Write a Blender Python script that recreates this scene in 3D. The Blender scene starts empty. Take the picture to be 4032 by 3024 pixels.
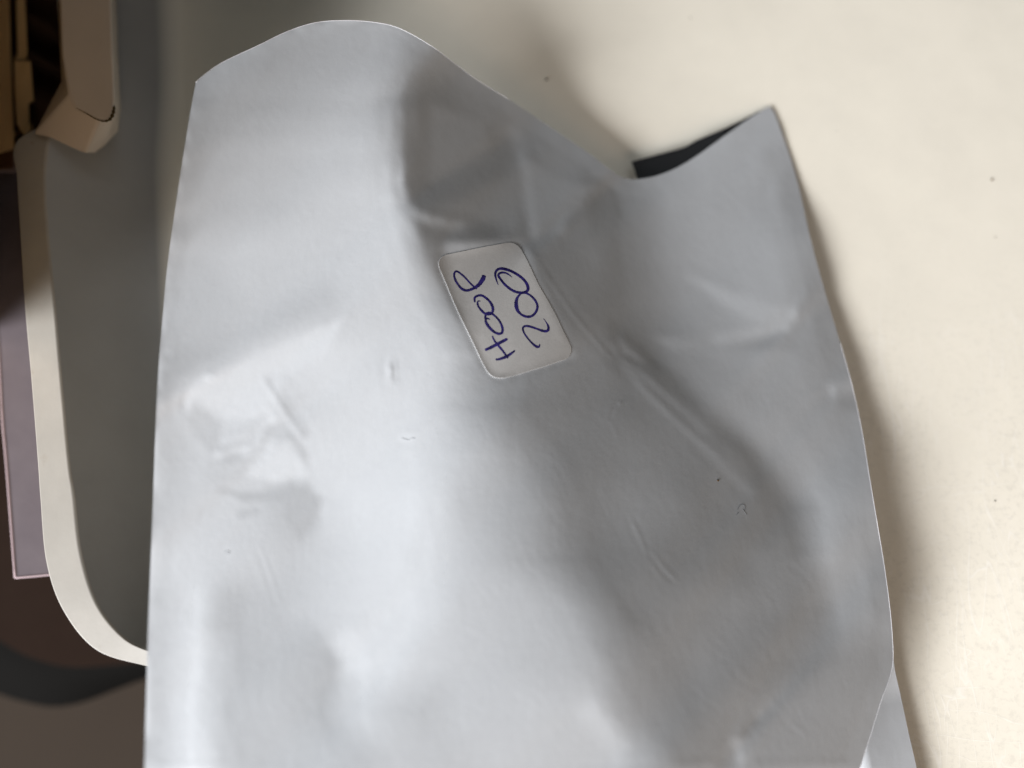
import bpy, bmesh, math, random
import numpy as np
from mathutils import Vector

# ------------------------------------------------------------------ camera
scn = bpy.context.scene
COL = scn.collection
TILT = math.radians(14); CAMD = 0.275; TZ = 0.03
LENS = 26.0; SEN = 36.0; PW, PH = 4032.0, 3024.0
CP = np.array([0.0, -CAMD*math.sin(TILT), TZ + CAMD*math.cos(TILT)])
cam = bpy.data.cameras.new('camera'); cam_o = bpy.data.objects.new('camera', cam); COL.objects.link(cam_o)
cam_o.location = CP.tolist(); cam_o.rotation_euler = (TILT, 0, 0)
cam.lens = LENS; cam.sensor_width = SEN; cam.clip_start = 0.005; cam.clip_end = 50
cam.dof.use_dof = True; cam.dof.focus_distance = 0.266; cam.dof.aperture_fstop = 2.8
scn.camera = cam_o

# ------------------------------------------------------------------ light
EL = math.radians(25); LD = (-0.75, -0.66)
w = bpy.data.worlds.new("World"); scn.world = w; w.use_nodes = True
w.node_tree.nodes['Background'].inputs[0].default_value = (1.0, 0.90, 0.76, 1)
w.node_tree.nodes['Background'].inputs[1].default_value = 0.03
def area(name, az, el, dist, sx, sy, power, col):
    l = bpy.data.lights.new(name, 'AREA'); l.shape = 'RECTANGLE'; l.size = sx; l.size_y = sy; l.energy = power; l.color = col
    o = bpy.data.objects.new(name, l); COL.objects.link(o)
    n = math.hypot(*az)
    d = Vector((az[0]/n*math.cos(el), az[1]/n*math.cos(el), math.sin(el)))
    o.location = d*dist + Vector((0, 0, .03)); o.rotation_euler = d.to_track_quat('Z', 'Y').to_euler()
    return o
area('window_light', LD, EL, 1.5, 1.0, 0.8, 70.0, (0.985, 0.985, 1.0))
area('warm_lamp', (0.35, -1), math.radians(30), 1.4, 0.5, 0.5, 5.0, (1.0, 0.76, 0.58))  # warm lamp added to tint the folds facing the front
area('fill_light', (0.75, 0.5), math.radians(60), 1.8, 0.8, 0.8, 2.0, (0.86, 0.94, 1.0))  # unseen fill added from upper right, keeps the right folds cool
scn.view_settings.view_transform = 'Standard'; scn.view_settings.look = 'None'
scn.view_settings.exposure = 0; scn.view_settings.gamma = 1

# ------------------------------------------------------------------ helpers
SC = PW/2212.0
def at(u, v, z):
    """point at height z (mm) that lies on the sight line of (u, v), in metres"""
    u = np.asarray(u, float)*SC; v = np.asarray(v, float)*SC; z = np.asarray(z, float)*.001
    x = (u-PW/2)/PW*SEN/LENS; y = -(v-PH/2)/PW*SEN/LENS
    c, s = math.cos(TILT), math.sin(TILT)
    dx = x; dy = c*y+s; dz = s*y-c
    t = (z-CP[2])/dz
    return np.stack([CP[0]+t*dx, CP[1]+t*dy, z+0*t], -1)

def tag(o, label=None, cat=None, kind=None, group=None):
    if label: o['label'] = label
    if cat: o['category'] = cat
    if kind: o['kind'] = kind
    if group: o['group'] = group
    return o
def empty(name, loc):
    o = bpy.data.objects.new(name, None); COL.objects.link(o); o.location = loc; o.empty_display_size = .02
    return o
def mesh(name, verts, faces, mat, parent=None, smooth=True):
    me = bpy.data.meshes.new(name)
    vs = np.asarray(verts, float).reshape(-1, 3)
    if parent is not None: vs = vs - np.array(parent_world(parent))
    me.from_pydata(vs.tolist(), [], [tuple(int(i) for i in f) for f in faces])
    me.materials.append(mat)
    if smooth: me.polygons.foreach_set('use_smooth', [True]*len(me.polygons))
    me.update()
    o = bpy.data.objects.new(name, me); COL.objects.link(o)
    if parent is not None: o.parent = parent
    return o
def parent_world(p):
    l = np.array(p.location, float)
    while p.parent is not None:
        p = p.parent; l = l + np.array(p.location, float)
    return l
def grid_faces(nu, nv, off=0, flip=False):
    f = []
    for j in range(nv-1):
        for i in range(nu-1):
            a = off+j*nu+i
            q = (a, a+1, a+nu+1, a+nu)
            f.append(q[::-1] if flip else q)
    return f
def crv(pts, n):
    """resample a polyline smoothly (Catmull-Rom, then by length)"""
    P = np.array(pts, float); Q = np.vstack([2*P[0]-P[1], P, 2*P[-1]-P[-2]]); out = []
    for i in range(1, len(Q)-2):
        t = np.linspace(0, 1, 24, endpoint=False)[:, None]
        a, b, c, d = Q[i-1], Q[i], Q[i+1], Q[i+2]
        out.append(.5*((2*b)+(-a+c)*t+(2*a-5*b+4*c-d)*t*t+(-a+3*b-3*c+d)*t**3))
    R = np.vstack(out+[P[-1:]]); s = np.r_[0, np.cumsum(np.hypot(*np.diff(R[:, :2], axis=0).T))]
    q = np.linspace(0, s[-1], n)
    return np.stack([np.interp(q, s, R[:, k]) for k in range(R.shape[1])], 1)
def tube(name, pts, r, mat, parent=None, n=8, close=False):
    P = np.array(pts, float); m = len(P); r = np.broadcast_to(np.asarray(r, float), (m,))
    T = np.gradient(P, axis=0); T /= np.linalg.norm(T, axis=1)[:, None]+1e-12
    up = np.array([0, 0, 1.]); V = []
    for i in range(m):
        a = np.cross(T[i], up); a /= np.linalg.norm(a)+1e-9; b = np.cross(a, T[i])
        for k in range(n):
            th = 2*math.pi*k/n; V.append(P[i]+r[i]*(math.cos(th)*a+math.sin(th)*b))
    F = []
    for i in range(m-1):
        for k in range(n): F.append((i*n+k, i*n+(k+1) % n, (i+1)*n+(k+1) % n, (i+1)*n+k))
    F.append(tuple(range(n))[::-1]); F.append(tuple((m-1)*n+k for k in range(n)))
    return mesh(name, V, F, mat, parent)
def prism(name, top, bot, mat, parent=None, bev=0.0, smooth=False):
    """solid between two outlines with the same number of points (top first)"""
    top = np.array(top); bot = np.array(bot); n = len(top)
    V = np.vstack([top, bot])
    F = [tuple(range(n)), tuple(range(2*n-1, n-1, -1))]+[((i+1) % n, i, n+i, n+(i+1) % n) for i in range(n)]
    o = mesh(name, V, F, mat, parent, smooth)
    if bev:
        b = o.modifiers.new('bevel', 'BEVEL'); b.width = bev; b.segments = 3; b.limit_method = 'ANGLE'
        o.data.polygons.foreach_set('use_smooth', [True]*len(o.data.polygons))
        wn = o.modifiers.new('wn', 'WEIGHTED_NORMAL'); wn.keep_sharp = True
    return o

# ------------------------------------------------------------------ materials
def mat(name, col, rough=.5, spec=.5, **k):
    m = bpy.data.materials.new(name); m.use_nodes = True
    b = m.node_tree.nodes['Principled BSDF']
    b.inputs['Base Color'].default_value = (*col, 1); b.inputs['Roughness'].default_value = rough
    b.inputs['Specular IOR Level'].default_value = spec
    return m
class NT:
    def __init__(s, m): s.t = m.node_tree; s.b = s.t.nodes['Principled BSDF']; s.co = s.t.nodes.new('ShaderNodeTexCoord')
    def n(s, ty, **k):
        o = s.t.nodes.new(ty)
        for a, v in k.items():
            if a.startswith('i_'): o.inputs[a[2:].replace('_', ' ')].default_value = v
            else: setattr(o, a, v)
        return o
    def l(s, a, b): s.t.links.new(a, b)
    def mapping(s, scale, rot=(0, 0, 0)):
        m = s.n('ShaderNodeMapping'); m.inputs['Scale'].default_value = scale; m.inputs['Rotation'].default_value = rot
        s.l(s.co.outputs['Object'], m.inputs[0]); return m.outputs[0]
    def noise(s, scale, detail=3, rough=.5, vec=None, dist=0):
        o = s.n('ShaderNodeTexNoise'); o.inputs['Scale'].default_value = scale; o.inputs['Detail'].default_value = detail
        o.inputs['Roughness'].default_value = rough; o.inputs['Distortion'].default_value = dist
        s.l(vec if vec is not None else s.co.outputs['Object'], o.inputs['Vector']); return o.outputs[0]
    def math(s, op, a, b=None, clamp=False):
        o = s.n('ShaderNodeMath'); o.operation = op; o.use_clamp = clamp
        for i, x in enumerate((a, b)):
            if x is None: continue
            if isinstance(x, (int, float)): o.inputs[i].default_value = x
            else: s.l(x, o.inputs[i])
        return o.outputs[0]
    def ramp(s, f, a, b, lo=0., hi=1.):
        o = s.n('ShaderNodeMapRange'); o.clamp = True
        for i, x in zip((1, 2, 3, 4), (a, b, lo, hi)): o.inputs[i].default_value = x
        s.l(f, o.inputs[0]); return o.outputs[0]
    def mix(s, f, a, b):
        o = s.n('ShaderNodeMix'); o.data_type = 'RGBA'
        for i, x in ((0, f), (6, a), (7, b)):
            if isinstance(x, (int, float)): o.inputs[i].default_value = x
            elif isinstance(x, tuple): o.inputs[i].default_value = (*x, 1)
            else: s.l(x, o.inputs[i])
        return o.outputs[2]
    def bump(s, h, dist, strength=1., nrm=None):
        o = s.n('ShaderNodeBump'); o.inputs['Distance'].default_value = dist; o.inputs['Strength'].default_value = strength
        s.l(h, o.inputs['Height'])
        if nrm is not None: s.l(nrm, o.inputs['Normal'])
        return o.outputs[0]
    def base(s, c): s.l(c, s.b.inputs['Base Color'])
    def normal(s, c): s.l(c, s.b.inputs['Normal'])

# bag film: satin white polythene with faint cloudiness, fine grain and drawn-out streaks
M_film = mat('white_film', (0.479, 0.502, 0.527), .46, .45); t = NT(M_film)
c1 = t.noise(45, 4, .6); c2 = t.noise(900, 2, .6)
streak = t.noise(300, 4, .65)
f = t.math('ADD', t.math('MULTIPLY', c1, .6), t.math('MULTIPLY', streak, .4))
t.base(t.mix(t.ramp(f, .35, .65), tuple(x*.975 for x in (0.479, 0.502, 0.527)), tuple(min(1, x*1.03) for x in (0.479, 0.502, 0.527))))
gr = t.noise(2600, 2, .8); cl = t.b.inputs['Base Color'].links[0].from_socket
t.base(t.mix(t.ramp(gr, .35, .65, 0, .07), cl, tuple(x*.6 for x in (0.479, 0.502, 0.527))))
b = t.bump(c2, .00002, .5)
b = t.bump(t.noise(260, 4, .6), .00010, .5, b)
b = t.bump(t.noise(48, 3, .5, t.mapping((1.4, .8, 1), (0, 0, .35))), .0006, .35, b)
t.normal(b); t.l(t.ramp(c1, .3, .7, .33, .46), t.b.inputs['Roughness'])
M_hem = mat('film_edge', (.62, .62, .64), .4, .5)
M_black = mat('black_film', (.006, .006, .007), .38, .5)
# sticker paper: grey-white fibrous matte paper
M_paper = mat('label_paper', (.66, .65, .63), .8, .2); t = NT(M_paper)
pf = t.noise(1400, 4, .7); pg = t.noise(260, 3, .6)
t.base(t.mix(t.ramp(t.math('ADD', t.math('MULTIPLY', pf, .6), t.math('MULTIPLY', pg, .4)), .3, .7), (.45, .45, .446), (.52, .521, .517)))
t.normal(t.bump(pf, .00004, .6))
M_edge = mat('label_edge', (.66, .65, .64), .7, .2)
M_ink = mat('blue_ink', (.012, .008, .10), .5, .4); t = NT(M_ink)
t.base(t.mix(t.ramp(t.noise(700, 3, .7), .38, .66), (.006, .003, .06), (.035, .022, .21)))
# cream plastic with scuffs, hairline scratches and specks of dirt
CR = (0.86, 0.82, 0.715)
M_cream = mat('cream_plastic', CR, .38, .45); t = NT(M_cream)
mot = t.noise(28, 4, .6)
col = t.mix(t.ramp(mot, .35, .65), tuple(x*.975 for x in CR), tuple(min(1, x*1.02) for x in CR))
sx = t.n('ShaderNodeSeparateXYZ'); t.l(t.co.outputs['Object'], sx.inputs[0])
worn = t.math('MULTIPLY', t.ramp(sx.outputs[1], .07, -.01, .12, 1), t.ramp(sx.outputs[0], .10, .15, .25, 1))
patch = t.math('MULTIPLY', t.ramp(t.noise(13, 2, .5), .30, .52), worn)
h_all = None
for k, (sc_, rot, wd) in enumerate([((34, 6, 1), .5, .008), ((11, 44, 1), -.35, .006), ((44, 8, 1), 1.6, .007), ((60, 12, 1), 2.3, .009), ((70, 10, 1), -.9, .009)]):
    nn = t.noise(1.6, 2, .45, t.mapping(sc_, (0, 0, rot)), .6)
    line = t.ramp(t.math('ABSOLUTE', t.math('SUBTRACT', nn, .5)), 0, wd, 1, 0)
    gate = t.ramp(t.noise(22+7*k, 2, .5, t.mapping((1, 1, 1), (0, 0, k))), .42, .56)
    line = t.math('MULTIPLY', line, gate)
    h_all = line if h_all is None else t.math('MAXIMUM', h_all, line)
fine = t.noise(330, 5, .75)
scuff = t.math('MULTIPLY', t.ramp(fine, .50, .62), patch)
col = t.mix(t.math('MULTIPLY', scuff, .65), col, tuple(x*.86 for x in CR))
col = t.mix(t.math('MULTIPLY', t.math('MULTIPLY', h_all, patch), .42), col, (.95, .93, .88))
vo = t.n('ShaderNodeTexVoronoi'); vo.inputs['Scale'].default_value = 95; t.l(t.co.outputs['Object'], vo.inputs['Vector'])
sel = t.n('ShaderNodeSeparateColor'); t.l(vo.outputs['Color'], sel.inputs[0])
size = t.math('MULTIPLY', t.ramp(sel.outputs[0], .86, 1, 0, .05), 1.)
sp = t.math('GREATER_THAN', size, vo.outputs['Distance'])
col = t.mix(t.math('MULTIPLY', sp, t.ramp(sel.outputs[1], 0, 1, .15, .8)), col, (.16, .12, .07))
t.base(col)
b = t.bump(fine, .00006, .5); b = t.bump(t.math('MULTIPLY', h_all, patch), .00005, .5, b); b = t.bump(t.noise(60, 3, .5), .0005, .25, b)
t.normal(b); t.l(t.ramp(mot, .3, .7, .34, .46), t.b.inputs['Roughness'])
# rim: same plastic, with scuff marks
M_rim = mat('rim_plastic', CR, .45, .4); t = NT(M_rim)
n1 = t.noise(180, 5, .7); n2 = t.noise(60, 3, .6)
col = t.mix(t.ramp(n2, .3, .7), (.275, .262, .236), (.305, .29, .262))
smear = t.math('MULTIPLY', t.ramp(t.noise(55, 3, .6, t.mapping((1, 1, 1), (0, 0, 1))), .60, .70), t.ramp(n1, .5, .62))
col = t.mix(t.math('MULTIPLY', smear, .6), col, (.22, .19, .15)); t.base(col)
t.normal(t.bump(n1, .00012, .5))
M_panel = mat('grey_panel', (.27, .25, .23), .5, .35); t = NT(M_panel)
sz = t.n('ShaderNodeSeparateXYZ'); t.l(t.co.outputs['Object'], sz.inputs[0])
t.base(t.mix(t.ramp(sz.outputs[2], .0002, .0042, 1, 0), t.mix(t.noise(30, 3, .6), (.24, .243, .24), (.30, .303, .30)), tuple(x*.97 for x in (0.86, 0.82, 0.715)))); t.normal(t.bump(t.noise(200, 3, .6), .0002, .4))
M_arm = mat('shaded_arm_plastic', (.46, .405, .345), .5, .3); t = NT(M_arm)  # tray plastic darkened for the arm, its shade put into the colour
t.base(t.mix(t.noise(50, 4, .6), (.43, .378, .32), (.49, .432, .37))); t.normal(t.bump(t.noise(220, 3, .6), .0002, .4))
M_dirt = mat('dirt', (.05, .035, .015), .9, .1)
M_crumb = mat('crumb_brown', (.10, .055, .02), .8, .2)
M_fibre = mat('fibre_grey', (.20, .21, .22), .8, .2)
M_lav = mat('lavender_paper', (.40, .34, .38), .8, .2); t = NT(M_lav)
t.base(t.mix(t.ramp(t.noise(60, 3, .6), .3, .7), (.088, .074, .083), (.105, .089, .098))); t.normal(t.bump(t.noise(500, 3, .6), .0001, .4))
M_lavedge = mat('lavender_edge', (.36, .28, .30), .7, .2)
M_seat = mat('brown_cloth', (.085, .050, .036), .95, .05); t = NT(M_seat)
t.base(t.mix(t.noise(40, 4, .6), (.013, .0075, .0055), (.018, .011, .008))); t.normal(t.bump(t.noise(700, 2, .6), .0006, .5))
M_dark = mat('dark_rubber', (.0045, .0043, .004), .9, .03); t = NT(M_dark); t.normal(t.bump(t.noise(300, 3, .5), .0003, .4))
M_floor = mat('floor_brown', (.17, .12, .09), .9, .1); t = NT(M_floor)
t.base(t.mix(t.noise(5, 4, .6), (.029, .022, .017), (.038, .029, .022)))
M_wood = mat('tan_wood', (.36, .22, .09), .6, .3); t = NT(M_wood)
t.base(t.mix(t.noise(40, 4, .6, t.mapping((6, 1, 1))), (.52, .33, .14), (.68, .46, .21))); t.normal(t.bump(t.noise(90, 3, .6, t.mapping((6, 1, 1))), .0004, .4))
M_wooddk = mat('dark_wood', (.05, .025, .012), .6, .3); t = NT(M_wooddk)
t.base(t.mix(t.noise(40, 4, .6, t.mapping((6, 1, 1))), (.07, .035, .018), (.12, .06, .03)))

# ------------------------------------------------------------------ the floor far below
V = []; n = 24
for j in range(n):
    for i in range(n): V.append((-3+6*i/(n-1), -3+6*j/(n-1), -.62))
tag(mesh('floor', V, grid_faces(n, n), M_floor), kind='structure')

# ------------------------------------------------------------------ the cream tray: floor, wall, rim
tray = empty('plastic_tray', (0, 0, 0))
tag(tray, 'cream plastic tray with a raised rounded rim, scuffed and speckled, under the white bag', 'tray')
RZ = 30.0
inner = [(126, -700), (127, -300), (128, -60), (140, 212), (108, 297), (98, 384), (104, 500), (119, 660), (133, 820), (150, 1000), (160, 1065), (175, 1191), (208, 1299), (260, 1369), (316, 1403), (430, 1432), (600, 1478), (800, 1548), (1000, 1645), (1200, 1770), (1500, 1960), (2000, 2300), (2600, 2700)]
outer = [(118, -700), (119, -300), (120, -60), (127, 220), (33, 308), (35, 384), (42, 500), (52, 660), (66, 820), (80, 1000), (85, 1075), (98, 1215), (135, 1320), (207, 1405), (318, 1440), (440, 1468), (610, 1515), (810, 1585), (1010, 1685), (1210, 1810), (1510, 2000), (2010, 2340), (2610, 2740)]
foot = [(392, -700), (394, -300), (396, -60), (399, 150), (401, 300), (403, 384), (405, 500), (408, 660), (412, 820), (425, 950), (440, 1010), (480, 1090), (540, 1150), (620, 1200), (720, 1250), (820, 1300), (920, 1360), (1040, 1430), (1180, 1510), (1340, 1620), (1650, 1830), (2120, 2140), (2750, 2560)]
NS = 260
def pcrv(pts, n):   # same parameter for the three curves, so rings stay matched
    P = np.array(pts, float); Q = np.vstack([2*P[0]-P[1], P, 2*P[-1]-P[-2]]); u = np.linspace(0, len(P)-1-1e-6, n); out = []
    for x in u:
        i = int(x)+1; tt = x-int(x); a, b, c, d = Q[i-1], Q[i], Q[i+1], Q[i+2]
        out.append(.5*((2*b)+(-a+c)*tt+(2*a-5*b+4*c-d)*tt*tt+(-a+3*b-3*c+d)*tt**3))
    return np.array(out)
I3 = at(*pcrv(inner, NS).T, RZ); O3 = at(*pcrv(outer, NS).T, RZ-1.0); F3 = at(*pcrv(foot, NS).T, 0)
rings = []
O0 = O3.copy(); O0[:, 2] = -.022; rings.append(O0+(O3-I3)*.06)
O1 = O3.copy(); O1[:, 2] -= .0035; rings.append(O1+(O3-I3)*.03)
O2 = O3.copy(); O2[:, 2] -= .0008; rings.append(O2)
for q_ in (.03, .06, .10, .25, .5, .75, .9, .95): rings.append(O3+(I3-O3)*q_)
I2 = I3.copy(); I2[:, 2] -= .0006; rings.append(I2)
nr_rim = len(rings)
V = np.vstack(rings); F = []
for r in range(nr_rim-1):
    for i in range(NS-1):
        a = r*NS+i; F.append((a, a+NS, a+NS+1, a+1))
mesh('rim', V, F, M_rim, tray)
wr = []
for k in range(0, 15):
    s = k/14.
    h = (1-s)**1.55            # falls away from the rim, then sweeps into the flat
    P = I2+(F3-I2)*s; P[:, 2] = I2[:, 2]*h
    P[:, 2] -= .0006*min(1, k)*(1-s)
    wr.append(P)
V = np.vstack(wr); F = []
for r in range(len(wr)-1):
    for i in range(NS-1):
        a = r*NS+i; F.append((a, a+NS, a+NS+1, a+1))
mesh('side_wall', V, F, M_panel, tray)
# flat surface from the foot line outward to the right
far = F3.copy(); far[:, 0] = 1.2; far[:, 1] = np.linspace(F3[0, 1], -.9, NS)
V = []; nk = 30
for k in range(nk):
    s = (k/(nk-1))**1.8; V.append(F3+(far-F3)*s)
V = np.vstack(V); F = []
for r in range(nk-1):
    for i in range(NS-1):
        a = r*NS+i; F.append((a, a+NS, a+NS+1, a+1))
mesh('table_surface', V, F, M_cream, tray)

# the arm that stands on the rim, upper left: a block with a rounded, sloping end
def poly(pts, z): return at(np.array(pts, float)[:, 0], np.array(pts, float)[:, 1], z)
ARMZ = RZ+16
top = [(128, -260), (129, 0), (134, 120), (142, 170), (150, 205), (163, 234), (195, 249), (213, 258), (230, 262), (240, 257), (246, 243), (248, 215), (244, 120), (240, 0), (236, -260)]
bot = [(124, -260), (125, 0), (129, 120), (133, 175), (70, 292), (106, 299), (150, 320), (185, 332), (208, 328), (226, 316), (255, 285), (262, 240), (256, 120), (252, 0), (248, -260)]
zt = np.array([ARMZ]*15, float)
zb = np.array([RZ+1.5]*15, float); zb[8:] = RZ-8
prism('arm_block', at(np.array(top, float)[:, 0], np.array(top, float)[:, 1], zt), at(np.array(bot, float)[:, 0], np.array(bot, float)[:, 1], zb), M_arm, tray, bev=.0012)
# dirt line caught along the rounded end of the arm
dl = crv([(164, 233), (185, 244), (205, 256), (222, 262), (236, 259), (243, 249), (246, 238), (247, 226)], 40)
rr = np.interp(np.arange(40), [0, 10, 20, 30, 36, 39], [.00005, .00018, .0002, .00055, .0005, .00005])*(1+.4*np.sin(np.arange(40)*2.1))
tube('dirt_line', at(dl[:, 0], dl[:, 1], ARMZ+.0), rr, M_dirt, tray)
def fleck(name, u, v, z, r, m, parent=None, seed=0, n=9, flat=.5):
    rnd = random.Random(seed); c = at(u, v, z); V = []
    for a in range(n):
        th = 2*math.pi*a/n; q = r*(.7+.5*rnd.random()); V.append((c[0]+q*math.cos(th), c[1]+q*math.sin(th)*.8, c[2]))
    for a in range(n):
        V.append((c[0]+(V[a][0]-c[0])*.6, c[1]+(V[a][1]-c[1])*.6, c[2]+r*flat))
    V.append((c[0], c[1], c[2]+r*flat*1.2))
    F = [(a, (a+1) % n, n+(a+1) % n, n+a) for a in range(n)]+[(n+a, n+(a+1) % n, 2*n) for a in range(n)]+[tuple(range(n))[::-1]]
    return mesh(name, V, F, m, parent)

# ------------------------------------------------------------------ slotted tan rack, upper left
rack = empty('wooden_rack', tuple(at(60, 150, -20)))
tag(rack, 'tan slotted wooden rack in the upper left corner, behind the arm of the tray', 'rack')
def bar(name, pts, z0, z1, m, bev=.0006): return prism(name, poly(pts, z0), poly(pts, z1), m, rack, bev=bev)
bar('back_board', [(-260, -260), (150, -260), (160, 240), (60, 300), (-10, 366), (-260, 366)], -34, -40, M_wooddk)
bar('outer_board', [(-40, -220), (18, -220), (20, 0), (24, 140), (30, 290), (30, 322), (-40, 340)], 6, -30, M_wood)
bar('shade_board', [(-260, -300), (-14, -300), (-14, 200), (-16, 640), (-40, 720), (-260, 720)], 106.0, -30, M_wood)  # added out of view to block light from the rim and arm
bar('upper_rail', [(32, -220), (54, -220), (54, 0), (59, 118), (56, 129), (32, 129), (30, 125), (38, 120), (36, 60)], 12, -30, M_wood)
bar('lower_rail', [(30, 131), (66, 131), (73, 218), (62, 224), (64, 285), (52, 293), (36, 268), (32, 200)], 14, -30, M_wood)
for k, (a, b_, wdt) in enumerate([((58, 30), (150, 90), 9), ((58, 108), (150, 160), 12), ((70, 205), (150, 250), 16), ((0, 300), (70, 268), 10), ((56, -60), (150, 0), 9)]):
    (x0, y0), (x1, y1) = a, b_
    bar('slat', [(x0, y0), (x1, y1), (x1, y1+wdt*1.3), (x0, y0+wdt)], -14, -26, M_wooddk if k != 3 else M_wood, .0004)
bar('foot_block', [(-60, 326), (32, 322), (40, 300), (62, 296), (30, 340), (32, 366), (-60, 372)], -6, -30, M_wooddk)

# ------------------------------------------------------------------ lavender paper behind the rim, chair below
pp = [(-120, 375), (60, 372), (70, 800), (140, 1238), (70, 1244), (33, 1248), (15, 1010), (5, 900), (-8, 700), (-40, 500)]
pr = empty('paper_sheet', tuple(at(60, 900, -30)))
tag(pr, 'stiff lavender grey paper sheet standing out behind the left rim of the cream tray', 'paper')
prism('sheet', poly(pp, -12), poly(pp, -13), M_lav, pr)
ed = crv([(33, 1248), (15, 1010), (5, 900), (-8, 700), (-40, 500)], 40)
tube('sheet_edge', at(ed[:, 0], ed[:, 1], -12), .0005, M_lavedge, pr)
ed = crv([(33, 1248), (70, 1245), (140, 1238)], 12)
tube('sheet_edge', at(ed[:, 0], ed[:, 1], -12), .0004, M_lavedge, pr)

ch = empty('chair', tuple(at(100, 1400, -200)))
tag(ch, 'dark chair with a brown cloth seat, out of focus below the tray', 'chair')
up = crv([(-700, 1100), (-300, 1230), (-100, 1330), (0, 1385), (60, 1418), (140, 1440), (230, 1438), (330, 1424), (520, 1380), (800, 1300), (1300, 1200)], 80)
lo = crv([(-700, 1180), (-300, 1340), (-100, 1450), (0, 1500), (60, 1518), (110, 1527), (180, 1517), (330, 1462), (560, 1400), (860, 1320), (1360, 1230)], 80)
U = at(up[:, 0], up[:, 1], -150); L = at(lo[:, 0], lo[:, 1], -185)
back = U.copy(); back[:, 1] += .9; back[:, 0] = np.linspace(-.9, .4, 80)
V = []; nk = 10
for k in range(nk): V.append(back+(U-back)*(k/(nk-1)))
o = mesh('seat', np.vstack(V), grid_faces(80, nk, flip=True), M_seat, ch)
V = []
for k in range(7):
    s = k/6.; P = U+(L-U)*s; P[:, 2] = U[:, 2]+(L[:, 2]-U[:, 2])*s**1.6; V.append(P)
P = L.copy(); P[:, 1] += .01; P[:, 2] -= .03; V.append(P)
mesh('seat_edge', np.vstack(V), grid_faces(80, 8, flip=True), M_dark, ch)

# ------------------------------------------------------------------ the bag
LEFT = [(423,178),(408,260),(383,420),(362,570),(350,700),(342,800),(335,950),(328,1150),(320,1350),(316,1500),(312,1659),(308,1850)]
TOP = [(423,178),(437,165),(480,135),(560,97),(620,68),(680,49),(740,44),(800,47),(860,60),(930,98),(980,135),(1030,172),(1100,215),(1200,282),(1270,330),(1320,368),(1352,386),(1400,384),(1450,368),(1500,340),(1570,290),(1630,248),(1662,230)]
RIGHT = [(1662,230),(1672,243),(1690,290),(1722,390),(1752,520),(1785,640),(1815,740),(1840,830),(1862,930),(1880,1040),(1895,1130),(1910,1220),(1922,1310),(1928,1380),(1929,1430),(1920,1470),(1905,1510),(1880,1590),(1858,1659),(1810,1850)]
RIGHTB = [p for p in RIGHT if p[1] <= 1400]+[(1932, 1440), (1945, 1500), (1962, 1580), (1980, 1659), (2020, 1850)]
GX0, GY0, GST, GNX, GNY = (540,60,16,198,189)
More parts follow.
